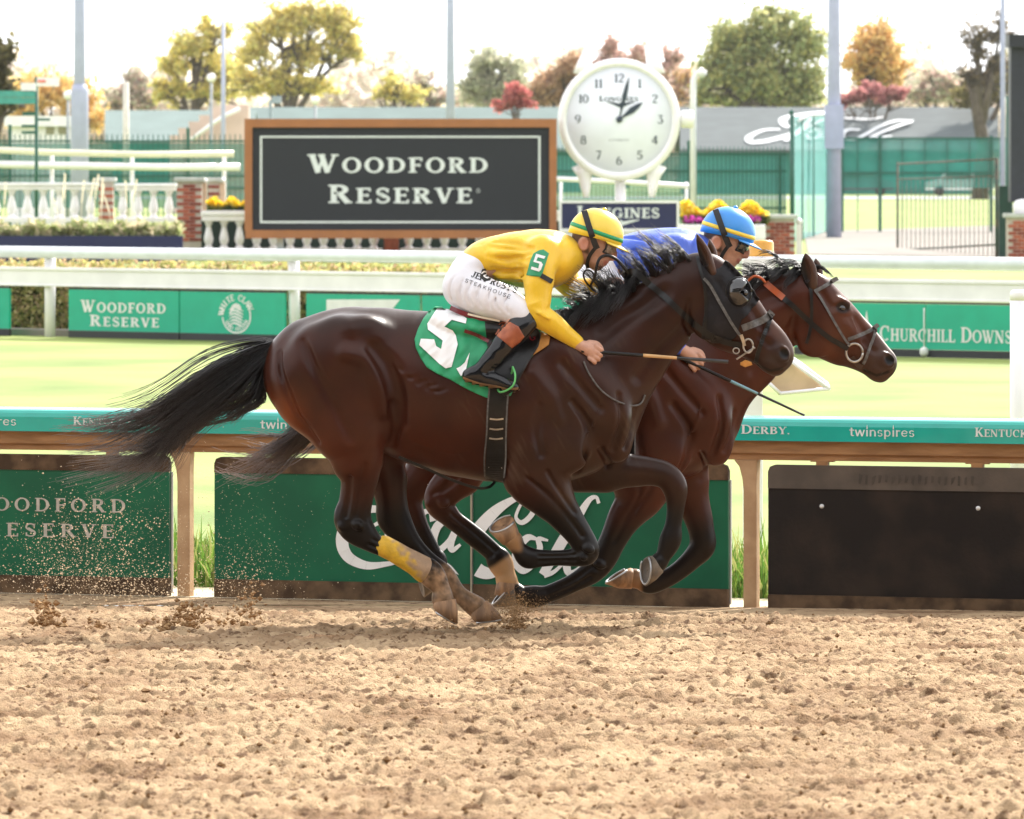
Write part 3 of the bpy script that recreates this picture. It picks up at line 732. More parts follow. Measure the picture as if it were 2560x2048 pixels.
def vox_obj(name, vx, fr, m, parent, colfn=None, smooth_it=1, **kw):
    P,q = vx.arrays()
    for _ in range(smooth_it):      # light smoothing
        e = np.vstack([q[:,[0,1]],q[:,[1,2]],q[:,[2,3]],q[:,[3,0]]])
        acc = np.zeros_like(P); cnt = np.zeros(len(P))
        np.add.at(acc,e[:,0],P[e[:,1]]); np.add.at(cnt,e[:,0],1)
        P = P*.5+.5*acc/np.maximum(cnt,1)[:,None]
    me = np_mesh(name, fr.w(P), q)
    if colfn is not None:
        ca = me.color_attributes.new('coat','FLOAT_COLOR','POINT'); C = np.ones((len(P),4),np.float32); C[:,:3] = colfn(P)
        ca.data.foreach_set('color', C.ravel())
    o = put(name, me, m, parent, **kw)
    return o, P, q
def surf_y(bv, x, row, side=-1, inset=0):
    """y of the surface seen from the camera side (-1) or the far side (+1)"""
    h = bv.ray_cast(Vector((x, side*900, -row)), Vector((0,-side,0)))
    if h[0] is None:
        n = bv.find_nearest(Vector((x, side*30, -row))); return n[0].y, n[1]
    return h[0].y, h[1]
def drape(name, poly, bv, fr, m, parent, lift=3.0, step=5.0, side=-1, wrinkle=0, wscale=18.0, thick=.003, holes=(), smooth=True, flat_y=None, **kw):
    """a patch outlined in the picture, laid on a surface"""
    pts = [Vector(p) for p in poly]; out = []
    for i,p in enumerate(pts):
        q = pts[(i+1)%len(pts)]; n = max(1,int((q-p).length/step))
        out += [p.lerp(q,k/n) for k in range(n)]
    nb = len(out)
    xs = [p.x for p in out]; ys_ = [p.y for p in out]
    gx = np.arange(min(xs)+step/2,max(xs),step); gy = np.arange(min(ys_)+step/2,max(ys_),step)
    def inside(x,y):
        c = False; j = nb-1
        for i in range(nb):
            a,b_ = out[i],out[j]
            if (a.y>y)!=(b_.y>y) and x < (b_.x-a.x)*(y-a.y)/(b_.y-a.y)+a.x: c = not c
            j = i
        return c
    inner = [Vector((x+((j%2)*.5)*step,y)) for j,y in enumerate(gy) for x in gx if inside(x+((j%2)*.5)*step,y)]
    v2,_,fs,_,_,_ = delaunay_2d_cdt(out+inner, [(i,(i+1)%nb) for i in range(nb)], [list(range(nb))], 1, 1e-4)
    V = []
    for p in v2:
        if flat_y is not None: y = flat_y(p.x,p.y) if callable(flat_y) else flat_y
        else: y,_n = surf_y(bv,p.x,p.y,side)
        if wrinkle: y += side*wrinkle*(mnoise.noise(Vector((p.x/wscale,p.y/wscale*.6,3)))+.6*mnoise.noise(Vector(((p.x+p.y)/wscale*1.7,(p.y-p.x)/wscale*.6,7))))
        V.append((p.x,y+side*lift,-p.y))
    Vw = fr.w(np.array(V)); F = []
    for f in fs:
        a,b_,c = (Vector(Vw[i]) for i in f[:3]); nrm = (b_-a).cross(c-a)
        F.append(tuple(f) if nrm.y*side > 0 else tuple(reversed(f)))
    me = bpy.data.meshes.new(name); me.from_pydata([tuple(v) for v in Vw],[],F)
    me.polygons.foreach_set('use_smooth',[smooth]*len(F)); me.update()
    o = put(name, me, m, parent, **kw)
    if thick:
        sm = o.modifiers.new('thickness','SOLIDIFY'); sm.thickness = thick; sm.offset = -1
    return o
def strap(name, path, w, bv, fr, m, parent, lift=2.0, th=2.0, side=-1, n=8, ys=None, **kw):
    """flat strap of width w along a picture path, laid on the surface (or at the given y values)"""
    P = cr(np.array([(p[0],p[1]) for p in path],float), n)
    if ys is not None: Y = cr(np.array([(y,y) for y in ys],float), n)[:,0]
    vs,fs = [],[]
    for i in range(len(P)):
        x,row = P[i]; d = P[min(i+1,len(P)-1)]-P[max(i-1,0)]; d = d/(np.linalg.norm(d)+1e-9); nn = np.array([-d[1],d[0]])
        for sgn in (-1,1):
            xx,rr = x+nn[0]*sgn*w/2, row+nn[1]*sgn*w/2
            y = Y[i] if ys is not None else surf_y(bv,xx,rr,side)[0]+side*lift
            vs.append((xx,y,-rr)); vs.append((xx,y+side*th,-rr))
        b_ = i*4
        if i:
            a = b_-4
            for j,k2 in ((0,1),(1,3),(3,2),(2,0)): fs.append((a+j,a+k2,b_+k2,b_+j))
    fs += [(0,2,3,1),(len(vs)-4,len(vs)-3,len(vs)-1,len(vs)-2)]
    me = bpy.data.meshes.new(name); me.from_pydata([tuple(v) for v in fr.w(np.array(vs))],[],fs)
    bmm = bmesh.new(); bmm.from_mesh(me); bmesh.ops.recalc_face_normals(bmm, faces=bmm.faces); bmm.to_mesh(me); bmm.free()
    return put(name, me, m, parent, **kw)
def cord(name, pts, r, fr, m, parent, n=8, sides=8, **kw):
    """round cord; pts (col,row,y), r in pixels (number or list)"""
    P = cr(np.array(pts,float), n)
    rr = r if not hasattr(r,'__len__') else list(np.interp(np.linspace(0,1,len(P)),np.linspace(0,1,len(r)),r))
    Wp = [fr.v(p[0],p[1],p[2]) for p in P]
    b = MB(); b.tube(Wp, [x*fr.k for x in rr] if hasattr(rr,'__len__') else rr*fr.k, sides)
    me = b.data(name); return put(name, me, m, parent, **kw)
def hair(name, fr, m, parent, guides, n, seed, r0=1.1, seg=9, spread=1.0, jit=3.0, tipcol=(.05,.036,.03), **kw):
    """guides: list of (weight, [(col,row,y,spread)...]); strands follow a guide with their own offset and waviness"""
    r = np.random.default_rng(seed); VV = []; FF = []; CC = []; base = 0
    wts = np.array([g[0] for g in guides],float); wts /= wts.sum()
    tri = np.array([(math.cos(a),math.sin(a)) for a in (0,2.09,4.19)])
    for gi,(w_,g) in enumerate(guides):
        G = cr(np.array(g,float), 6); tt = np.linspace(0,1,len(G))
        nl = max(3,int(n*wts[gi]/16)); locks = [(r.standard_normal(3)*np.array([.75,.75,1.0]), r.random(3)*6.28, 1.0+2*r.random(), .55+.45*r.random()**.6) for _ in range(nl)]
        for si in range(max(1,int(n*wts[gi]))):
            lo,ph0,fq,Ll = locks[si%nl]
            L = min(1,Ll*(.86+.2*r.random())); u = np.linspace(0,L,seg)
            c = np.stack([np.interp(u,tt,G[:,j]) for j in range(4)],-1)
            o = lo+r.standard_normal(3)*.28
            ph = ph0+r.standard_normal(3)*.25; fr_q = fq+r.standard_normal()*.08
            wav = np.stack([np.sin(u*6.28*fr_q+ph[j]) for j in range(3)],-1)*jit*u[:,None]
            P = c[:,:3]+o[None]*c[:,3:4]*spread+wav
            P = np.stack([P[:,0],P[:,2],-P[:,1]],-1)
            T = np.gradient(P,axis=0); T /= np.linalg.norm(T,axis=1)[:,None]+1e-9
            A = np.cross(T,np.array([.13,.9,.4])); A /= np.linalg.norm(A,axis=1)[:,None]+1e-9; B = np.cross(T,A)
            rad = r0*(1-.7*(u/L)**1.5)
            ring = P[:,None,:]+rad[:,None,None]*(A[:,None,:]*tri[None,:,0:1]+B[:,None,:]*tri[None,:,1:2])
            VV.append(ring.reshape(-1,3)); tone = .5+r.random(); CC.append(np.repeat(np.clip((u-.3)/.7,0,1)**1.3*tone,3))
            i = np.arange(seg-1)[:,None]*3; k = np.arange(3)[None]
            FF.append(np.stack([base+i+k,base+i+(k+1)%3,base+i+3+(k+1)%3,base+i+3+k],-1).reshape(-1,4)); base += seg*3
    me = np_mesh(name, fr.w(np.vstack(VV)), np.vstack(FF))
    ca = me.color_attributes.new('coat','FLOAT_COLOR','POINT'); t_ = np.concatenate(CC)[:,None]; C = np.ones((len(t_),4),np.float32)
    C[:,:3] = np.array([.009,.0075,.0075])[None]*(1-np.minimum(t_,1))+np.array(tipcol)[None]*t_; ca.data.foreach_set('color', C.ravel())
    return put(name, me, m, parent, **kw)
def hoof(fr, parent, a, b, ra, rb, m, nrm2=None, tilt=0.0, lat=.92, shod=True):
    """a: coronet centre, b: sole centre (col,row,y); ra/rb radii (px). tilt turns the sole towards the camera"""
    A = Vector((a[0],a[2],-a[1])); B = Vector((b[0],b[2],-b[1])); ax = (B-A).normalized()
    toe = Vector((-ax.z,0,ax.x))                    # in-plane direction across the hoof
    latv = ax.cross(toe).normalized()
    n0 = Vector((nrm2[0],0,-nrm2[1])).normalized() if nrm2 else ax
    nrm = (n0 + Vector((0,-1,0))*tilt).normalized()
    def ring(c, r, dirn, n=20):
        t = (toe-dirn*toe.dot(dirn)).normalized(); l2 = dirn.cross(t); out = []
        for k in range(n):
            an = 2*math.pi*k/n; rr = r*(1.0+.12*math.cos(an))
            out.append(c+t*rr*math.cos(an)+l2*r*lat*math.sin(an))
        return out
    rings = [ring(A,ra*.9,ax),ring(A.lerp(B,.06),ra,ax),ring(A.lerp(B,.5),(ra+rb)/2,(ax*1.5+nrm).normalized()),ring(B,rb,nrm),ring(B+nrm*.4,rb*.86,nrm),ring(B-nrm*3.2,rb*.72,nrm),ring(B-nrm*3.5,rb*.05,nrm)]
    b_ = MB(); n = 20; vs = [v for r_ in rings for v in r_]
    b_.quadmesh(vs,[(i*n+k,i*n+(k+1)%n,(i+1)*n+(k+1)%n,(i+1)*n+k) for i in range(len(rings)-1) for k in range(n)],True)
    me = bpy.data.meshes.new('hoof'); Vw = fr.w(np.array([tuple(v) for v in b_.v])); me.from_pydata([tuple(v) for v in Vw],[],b_.f)
    bmm = bmesh.new(); bmm.from_mesh(me); bmesh.ops.recalc_face_normals(bmm, faces=bmm.faces); bmm.to_mesh(me); bmm.free()
    me.polygons.foreach_set('use_smooth',[True]*len(me.polygons))
    o = put('hoof', me, m, parent)
    if not shod: return o
    # the shoe, a bent bar round the sole open at the heel
    t = (toe-nrm*toe.dot(nrm)).normalized(); l2 = nrm.cross(t); pts = []
    for an in np.linspace(-2.45,2.45,22): pts.append(B+nrm*1.5+(t*math.cos(an)*1.1+l2*math.sin(an)*lat)*rb*.88)
    s_ = MB(); s_.tube([Vector(fr.w(tuple(p))) for p in pts],2.6*fr.k,6)
    put('horseshoe', s_.data('horseshoe'), M['shoe'], o)
    return o
M['shoe'] = mat('aluminium_shoe', (.5,.5,.5), .35, .1, 30, metal=.8)
M['hoof'] = mat('hoof_horn', srgb(122,92,66), .6, .3, 30, .3, 60, col2=srgb(172,132,94), stretch=(1,1,.2))
M['hoofdark'] = mat('dark_hoof', srgb(82,72,62), .6, .3, 18, .2, 60, col2=srgb(112,98,80))
M['hairblack'] = mat('black_hair', (1,1,1), .36, .3, 5, spec=.5, attr='coat')
M['hairbrown'] = M['hairblack']
M['eye'] = mat('dark_eye', (.008,.006,.006), .06, .1, coat=1)
def coat_mat(name, dust):
    """short glossy coat: fine grain along the body, faint veins and dust"""
    m = mat(name, (.85,.85,.85), .42, .25, 7, .16, 30, attr='coat', col2=(1.25,1.18,1.1), mix=(.35,.7), spec=.14, bdist=.005, coat=.15)
    m.node_tree.nodes['Principled BSDF'].inputs['Coat Roughness'].default_value = .27
    n,l = m.node_tree.nodes,m.node_tree.links; p = n['Principled BSDF']
    p.inputs['Sheen Roughness'].default_value = .5
    nz = n.new('ShaderNodeTexNoise'); nz.inputs['Scale'].default_value = 380; nz.inputs['Detail'].default_value = 2
    tc = n.new('ShaderNodeTexCoord'); mp = n.new('ShaderNodeMapping'); mp.inputs['Scale'].default_value = (.25,1,1); mp.inputs['Rotation'].default_value = (0,.5,0)
    l.new(tc.outputs['Object'],mp.inputs[0]); l.new(mp.outputs[0],nz.inputs['Vector'])
    bp = n.new('ShaderNodeBump'); bp.inputs['Strength'].default_value = .12; bp.inputs['Distance'].default_value = .002
    l.new(nz.outputs['Fac'],bp.inputs['Height'])
    old = [k for k in n if k.type=='BUMP' and k is not bp][0]; l.new(old.outputs[0],bp.inputs['Normal']); l.new(bp.outputs[0],p.inputs['Normal'])
    mr = n.new('ShaderNodeMapRange'); mr.inputs[1].default_value = .3; mr.inputs[2].default_value = .7; mr.inputs[3].default_value = .30; mr.inputs[4].default_value = .44
    nz2 = n.new('ShaderNodeTexNoise'); nz2.inputs['Scale'].default_value = 5; l.new(tc.outputs['Object'],nz2.inputs['Vector']); l.new(nz2.outputs['Fac'],mr.inputs[0]); l.new(mr.outputs[0],p.inputs['Roughness'])
    return m
def smooth01(x,a,b_): t = np.clip((x-a)/(b_-a),0,1); return t*t*(3-2*t)
# ------------------------------------------------------------------ the two racehorses
def surf_of(vx, col, row):
    i = int(round((col-vx.o[0])/vx.h)); k = int(round((-row-vx.o[2])/vx.h))
    c = vx.f[min(max(i,0),vx.n[0]-1),:,min(max(k,0),vx.n[2]-1)]; w_ = np.where(c<0)[0]
    return vx.ax[1][w_[0]] if len(w_) else 0.0
def ridge(vx, pts, depth, k=14, op='add', both=True, n=6):
    """muscle edge (add) or furrow (sub) following the near surface; pts (col,row,r)"""
    nd = []
    for c,r_,rad in pts: nd.append((c,r_,surf_of(vx,c,r_)+depth,rad,rad))
    vx.limb(nd,k,n,op)
    if both: vx.limb([(a,b,-y,r,q) for a,b,y,r,q in nd],k,n,op)
def bulge(vx, c, r, depth, k=18, rot=0, op='add', both=True):
    y = surf_of(vx,c[0],c[1])+depth
    vx.ell((c[0],c[1],y),r,k,rot,op)
    if both: vx.ell((c[0],c[1],-y),r,k,rot,op)

def horse(label, fr, root, trunk, neck, head, hinds, fores, eye, nostril, mouth, dx, dy, colfn, m, h=3.2, muzzle=None, jaw=None):
    vx = Vox(640+dx, 1996+dx, -165, 165, 615, 1560, h)
    vx.limb(trunk, 20, 5)
    vx.limb(neck, 45, 6)
    for lg in hinds: vx.limb(lg[:4], 26, 6)
    for lg in fores: vx.limb(lg[:2]+[lg[2]], 30, 6)
    # withers and croup
    vx.limb([(1300+dx,812+dy,0,26,20),(1370+dx,806+dy,0,26,18),(1440+dx,800+dy,0,24,20)],40,5)
    # shoulder blade, upper arm, breast
    vx.limb([(1392+dx,880+dy,-88,52,30),(1450+dx,960+dy,-92,60,30),(1520+dx,1040+dy,-82,52,32)],34,6)
    vx.limb([(1392+dx,880+dy,88,52,30),(1450+dx,960+dy,92,60,30),(1520+dx,1040+dy,82,52,32)],34,6)
    for sg in (-1,1):
        vx.ell((1392+dx,1105+dy,sg*100),(88,66,34),28,38)      # triceps
        vx.ell((1535+dx,1085+dy,sg*44),(44,70,42),22,-12)       # breast muscle
        vx.ell((830+dx,880+dy,sg*92),(110,80,50),40,-30)        # gluteal mass
        vx.ell((745+dx,985+dy,sg*70),(60,96,52),36,-28)         # hamstrings
    ridge(vx,[(866+dx,880+dy,18),(914+dx,898+dy,20),(946+dx,955+dy,18),(962+dx,1025+dy,15)],6,18)
    ridge(vx,[(938+dx,866+dy,14),(976+dx,915+dy,18),(998+dx,985+dy,18),(1000+dx,1050+dy,14)],-3,26,'sub')
    ridge(vx,[(985+dx,1010+dy,9),(992+dx,1060+dy,10),(984+dx,1105+dy,8)],-2,14,'sub')
    ridge(vx,[(700+dx,880+dy,6),(716+dx,960+dy,8),(752+dx,1040+dy,8),(800+dx,1100+dy,6)],-.5,11,'sub')
    ridge(vx,[(760+dx,850+dy,8),(800+dx,940+dy,10),(850+dx,1030+dy,10),(880+dx,1090+dy,8)],-3,18,'sub')
    ridge(vx,[(880+dx,818+dy,16),(922+dx,812+dy,20),(958+dx,828+dy,14)],14,34)          # point of hip
    for i in range(9):                                                                   # skin folds of the flank
        c0 = 1004+dx+i*11; a0 = i*.5; ridge(vx,[(c0-14,905+dy+i*9+8*math.sin(a0),1.5),(c0+6,925+dy+i*8+6*math.cos(a0),2.4),(c0+30,935+dy+i*5,1.5)],-.6 if i%2 else .4,9,'sub' if i%2 else 'add')
    ridge(vx,[(1350+dx,1010+dy,8),(1342+dx,1075+dy,10),(1352+dx,1130+dy,9)],-2,15,'sub')  # behind the elbow
    ridge(vx,[(1430+dx,1000+dy,8),(1470+dx,1060+dy,9),(1466+dx,1120+dy,8),(1440+dx,1175+dy,7)],-1.5,12,'sub')
    ridge(vx,[(1545+dx,985+dy,7),(1552+dx,1050+dy,8),(1530+dx,1120+dy,8)],-1,11,'sub')
    ridge(vx,[(1330+dx,930+dy,12),(1372+dx,985+dy,14),(1392+dx,1040+dy,12)],6,22)                                   # shoulder-blade edge
    ridge(vx,[(1405+dx,905+dy,8),(1450+dx,960+dy,9),(1500+dx,1018+dy,8)],-2.5,16,'sub')
    ridge(vx,[(1500+dx,1120+dy,7),(1520+dx,1160+dy,8),(1500+dx,1195+dy,7)],-1.5,12,'sub')
    ridge(vx,[(1585+dx,1020+dy,6),(1578+dx,1070+dy,7),(1562+dx,1115+dy,7)],-1,10,'sub')
    # neck: brachial muscle edge and jugular furrow
    nk = np.array(neck)
    low = [(nk[i][0]+nk[i][3]*.40, nk[i][1]+nk[i][3]*.46, 9) for i in range(2,len(nk)-1)]
    ridge(vx,low,-4,22,'sub')
    up = [(nk[i][0]-nk[i][3]*.30, nk[i][1]-nk[i][3]*.38, 12) for i in range(2,len(nk)-1)]
    ridge(vx,up,-6,30,'sub')
    vx.limb(head, 26, 6)
    if jaw: bulge(vx,jaw,(50,54,16),6,12,45)
    if jaw: ridge(vx,[(jaw[0]-58,jaw[1]-46,6),(jaw[0]-62,jaw[1]+8,7),(jaw[0]-38,jaw[1]+48,6)],-2,14,'sub')   # edge of the jaw
    # face: cheek ridge, hollow, lips, nostril, eye
    ex,er = eye; nx_,nr = nostril
    bulge(vx,(ex-2,er-8),(24,15,9),3,9,40); ridge(vx,[(ex+8,er+34,5),(ex+42,er+72,5)],2,8)
    bulge(vx,(ex,er+2),(13,10,9),-6,5,30,'sub')
    ridge(vx,[(ex+34,er+30,8),(ex+70,er+84,8)],-4,14,'sub')
    ridge(vx,[(ex-14,er+10,4),(ex+10,er+16,4),(ex+22,er+12,3)],1,6)                   # lower lid
    ridge(vx,[(ex-20,er-10,5),(ex-2,er-18,6),(ex+16,er-10,5)],1.5,7)                   # brow
    ridge(vx,[(ex-30,er-4,7),(ex-48,er-34,7)],-3,14,'sub')                             # hollow above the eye
    ridge(vx,[(ex+6,er+44,6),(ex+34,er+78,6),(ex+58,er+104,4)],3,8)                    # facial crest
    ridge(vx,[(nx_-60,nr-42,6),(nx_-36,nr-20,6)],-2.5,12,'sub')
    ridge(vx,[(nx_-34,nr+22,4),(nx_-10,nr+34,5),(nx_+8,nr+26,4)],1,8)                  # upper lip
    bulge(vx,(nx_-4,nr+2),(24,20,10),0,9,45)
    bulge(vx,(nx_+3,nr),(17,11,11),-3,4,60,'sub')
    ridge(vx,[(a,b_,4.0) for a,b_,c_ in mouth],-1.0,3,'sub')
    if muzzle: vx.ell(muzzle[0],muzzle[1],14,muzzle[2])
    ridge(vx,[(ex+22,er+26,2),(ex+34,er+60,2.2),(ex+30,er+84,2),(ex+44,er+104,1.6)],-.4,3)
    ridge(vx,[(1500+dx,985+dy,2),(1490+dx,1040+dy,2.4),(1462+dx,1090+dy,2.2),(1440+dx,1150+dy,2)],-.6,4)
    ridge(vx,[(1180+dx,1120+dy,2),(1130+dx,1128+dy,2.6),(1075+dx,1112+dy,2.2),(1040+dx,1100+dy,1.6)],-.8,4)
    # legs last, with tight blends so that the joints stay crisp
    for lg in hinds: vx.limb(lg[3:],10,6)
    for lg in fores: vx.limb(lg[1:],12,6)
    def groove(pts, rad, dep, k=6): ridge(vx,[(a,b_,rad) for a,b_ in pts],dep,k,'sub',both=False,n=5)
    for lg in (hinds[0],fores[0]):                          # tendon furrows along cannon bones, hollows at the joints
        N_ = len(lg); L3 = lg[N_-6:N_-3]
        d = np.array(lg[N_-4][:2])-np.array(lg[N_-6][:2]); d = d/np.linalg.norm(d); nn_ = np.array([d[1],-d[0]])
        for sg_,r_ in ((.30,4.6),(-.30,4.2)): groove([(p[0]+nn_[0]*p[3]*sg_,p[1]+nn_[1]*p[3]*sg_) for p in L3],r_,-1.2,4)
    lg = fores[0]; e_ = np.array([p[:2] for p in lg[1:6]])
    groove([(e_[0][0]-20,e_[0][1]+10),(e_[1][0]-4,e_[1][1]-4),(e_[2][0]+4,e_[2][1]-2),(e_[3][0]+6,e_[3][1])],4.5,-.5,10)
    groove([(e_[0][0]+30,e_[0][1]-6),(e_[1][0]+22,e_[1][1]-14),(e_[2][0]+20,e_[2][1]-14)],4,-.5,10)
    bulge(vx,(lg[5][0]+4,lg[5][1]-6),(17,14,10),-1,5,30,both=False); bulge(vx,(lg[5][0]-8,lg[5][1]+14),(10,9,7),-2,4,0,both=False)
    groove([(lg[5][0]-16,lg[5][1]-4),(lg[5][0]+2,lg[5][1]+8),(lg[5][0]+20,lg[5][1]+6)],3.6,-.8,5)
    lg = hinds[0]; hk = lg[6] if len(lg) == 13 else lg[4]; ga = lg[4] if len(lg) == 13 else lg[3]
    groove([(ga[0]-ga[3]*.45,ga[1]),((ga[0]+hk[0])/2-hk[3]*.42,(ga[1]+hk[1])/2),(hk[0]-hk[3]*.38,hk[1]-14)],6,-1.5,7)
    groove([(ga[0]+ga[3]*.3,ga[1]-30),((ga[0]+hk[0])/2+hk[3]*.2,(ga[1]+hk[1])/2-10),(hk[0]+hk[3]*.2,hk[1]-20)],4,-.5,10)
    bulge(vx,(hk[0]+10,hk[1]+8),(16,13,9),-2,5,30,both=False); bulge(vx,(hk[0]-hk[3]*.55,hk[1]+12),(14,12,10),2,6,40,both=False)
    # tendons on cannons
    vx.wobble(.9, 26, 4)
    o,P,q = vox_obj('body', vx, fr, m, root, colfn, 2)
    bv = bvh_of(P,q)
    # eyes
    for sd in (-1,1):
        y,_ = surf_y(bv,ex,er+2,sd); c = fr.v(ex,er+2,y-sd*3.5); b = MB()
        b.lathe([(0,-8*fr.k),(7*fr.k,-6*fr.k),(10.5*fr.k,-2*fr.k),(11*fr.k,0),(10.5*fr.k,2*fr.k),(7*fr.k,6*fr.k),(0,8*fr.k)],c,14,'y')
        put('eye', b.data('eye'), M['eye'], root)
    return o,bv,P,q
def ear(fr, root, tip, b0, b1, y, m, lean=0.0, depth=20, sg=-1):
    """cupped leaf-shaped ear, its hollow turned to the side"""
    bx,br = (b0[0]+b1[0])/2,(b0[1]+b1[1])/2+6; w_ = abs(b1[0]-b0[0])*.5
    v = Vox(min(bx,tip[0])-45,max(bx,tip[0])+45,y-40,y+40,tip[1]-12,br+30,1.7)
    P = lambda t,r_,q,off=0: (bx+(tip[0]-bx)*t+off,br+(tip[1]-br)*t,y+lean*t,r_,q)
    v.limb([P(-.1,w_*.62,13),P(.2,w_*.78,14),P(.48,w_*.82,12),P(.75,w_*.55,8),P(.92,w_*.26,4),P(1,2,2)],6,6)
    o2 = -w_*.34
    v.limb([(a+o2,b_,y_+sg*9,r_,q) for a,b_,y_,r_,q in (P(.14,w_*.3,7),P(.42,w_*.52,9),P(.7,w_*.34,6),P(.9,w_*.12,3))],3,6,'sub')
    def col(Q):
        d = smooth01(Q[:,0]-(bx+(tip[0]-bx)*((-Q[:,2]-br)/(tip[1]-br))),2,-10)*(Q[:,1]*sg>y*sg-2)
        return np.array([.055,.026,.016])[None]*(1-d)[:,None]+np.array([.010,.007,.006])[None]*d[:,None]
    return vox_obj('ear', v, fr, m, root, col, 1)[0]

# ---- dark bay horse in front
F1 = Frame(30.0, (W(1150,0,30.0).x, 30.0, 0.0))
h1 = empty('racehorse', F1.base, 'dark bay racehorse in a black blinker hood, nearer to the camera', 'horse', 'racehorses galloping side by side')
M['coat1'] = coat_mat('dark_bay_coat', 0); M['coat2'] = coat_mat('bay_coat', 0)
T1 = [(800,932,0,143,122),(860,928,0,158,138),(925,935,0,167,142),(1000,950,0,177,138),(1090,978,0,195,144),(1180,993,0,203,150),(1270,1000,0,206,148),(1360,1006,0,204,134),(1420,1013,0,182,122),(1450,1030,0,149,114)]
N1 = [(1415,965,0,150,104),(1500,917,0,140,86),(1545,881,0,128,72),(1593,835,0,110,60),(1640,799,0,98,54),(1685,762,0,91,48),(1730,728,0,82,46)]
H1 = [(1760,710,0,78,45),(1794,758,0,86,47),(1827,796,0,83,45),(1872,828,0,65,37),(1912,860,0,56,34),(1936,884,0,50,35)]
hn1 = [(845,960,-62,138,86),(872,1060,-76,97,70),(886,1102,-79,76,58),(894,1142,-79,64,47),(901,1188,-76,48,38),(890,1252,-74,42,30),(885,1300,-72,46,27),(928,1349,-70,28,22),(972,1370,-68,23,17),(1042,1407,-64,25,18),(1078,1431,-62,33,25),(1103,1466,-62,22,20),(1108,1494,-62,28,25)]
hf1 = [(855,960,62,138,86),(905,1060,75,97,70),(942,1130,75,68,48),(968,1195,72,46,36),(977,1255,70,39,30),(984,1302,70,41,26),(1022,1354,68,26,20),(1060,1397,66,23,18),(1105,1443,66,30,23),(1146,1488,66,21,19),(1190,1522,66,27,25)]
fn1 = [(1340,1120,-82,86,58),(1338,1180,-80,80,52),(1376,1238,-77,55,40),(1415,1290,-73,41,32),(1448,1335,-70,34,28),(1466,1374,-68,32,27),(1436,1389,-67,24,20),(1390,1391,-66,19,15),(1348,1392,-66,22,16),(1320,1390,-66,27,21),(1297,1368,-66,20,18),(1283,1348,-66,25,23)]
ff1 = [(1400,1130,70,84,52),(1440,1156,70,76,48),(1515,1178,70,54,40),(1570,1180,70,43,33),(1625,1182,70,36,28),(1667,1194,70,34,27),(1688,1224,70,32,26),(1690,1265,70,24,18),(1684,1315,70,21,16),(1677,1355,70,28,21),(1660,1394,70,20,17),(1647,1411,70,24,22)]
def dust(c, P, k, x0, x1):
    x,row = P[:,0],-P[:,2]; w_ = np.array([mnoise.noise(Vector(((a*.5+b_)/46,(a-b_*.55)/9,1)))*.7+mnoise.noise(Vector((a/70,b_/70,5))) for a,b_ in zip(x,row)])
    w_ = np.clip(w_-.25,0,1)*k*smooth01(x,x0-60,x0)*smooth01(x,x1,x1-80); return c+(np.array([.16,.11,.07])[None]-c)*w_[:,None]
def coat1(P):
    x,y,row = P[:,0],P[:,1],-P[:,2]
    c = np.tile(np.array([.036,.0095,.0045]),(len(P),1))
    dapple = (np.sin(x*.021+row*.013)+np.sin(x*.011-row*.027+2)+np.sin(y*.03+x*.007))/3
    c *= (1+.18*dapple)[:,None]
    def blend(c,col,w): return c+(np.array(col)[None]-c)*w[:,None]
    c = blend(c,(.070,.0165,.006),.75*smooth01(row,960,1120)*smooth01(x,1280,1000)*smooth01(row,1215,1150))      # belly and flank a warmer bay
    c = blend(c,(.15,.040,.012),.9*smooth01(x,800,700)*smooth01(row,940,1040)*smooth01(row,1180,1120))     # buttock: lighter bay, with orange ground bounce painted in
    c = blend(c,(.026,.011,.007),.8*smooth01(row,850,800)*smooth01(x,1500,1300))
    c = blend(c,(.030,.013,.007),.7*smooth01(x,1280,1420)*smooth01(row,880,1020))                             # shoulder and chest, duller
    c = blend(c,(.024,.0085,.0048),.7*smooth01(x,1440,1520)*smooth01(row,960,900)*smooth01(x,1800,1740))
    c = dust(c,P,.30,1180,1640)
    leg = smooth01(row,1215,1300)
    c = blend(c,(.006,.0045,.0036),.95*leg)
    mudn = np.array([mnoise.noise(Vector((a/17,b_/17,y_/17)))+.5*mnoise.noise(Vector((a/6,b_/6,y_/6))) for a,b_,y_ in zip(x,row,y)])
    c = blend(c,(.34,.21,.12),np.clip(.72+.55*mudn,.1,1)*smooth01(row+18*mudn,1395,1450)*smooth01(x,1290,1190))                            # mud on the hind feet
    c = blend(c,(.27,.15,.07),smooth01(x,1312,1296)*smooth01(x,1235,1250)*smooth01(row,1382,1366)*smooth01(row,1290,1310)*(y<0))
    c = blend(c,(.03,.02,.017),.8*smooth01(x*.615+row*.79,1840,1900)*smooth01(x,1740,1800)*smooth01(row,950,900))   # muzzle
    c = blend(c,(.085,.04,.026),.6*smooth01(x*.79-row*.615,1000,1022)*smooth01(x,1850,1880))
    c = blend(c,(.008,.006,.005),.9*smooth01(np.abs(np.interp(x,[1890,1925,1955],[911,926,921])-row),5,2)*(x>1888)*(x<1957))
    c = blend(c,(.006,.005,.005),smooth01(np.hypot(x-1959,row-883),15,9))
    return c
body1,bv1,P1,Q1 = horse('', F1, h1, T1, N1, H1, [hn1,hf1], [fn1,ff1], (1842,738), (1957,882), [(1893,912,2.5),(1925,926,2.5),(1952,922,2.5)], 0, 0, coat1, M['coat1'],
    muzzle=((1925,912,0),(34,20,26),40), jaw=(1778,800))
hoof(F1,h1,(1108,1496,-62),(1113,1537,-62),29,33,M['hoof'],nrm2=(-.5,.84))
hoof(F1,h1,(1192,1524,66),(1218,1556,66),28,36,M['hoof'],nrm2=(.12,1))
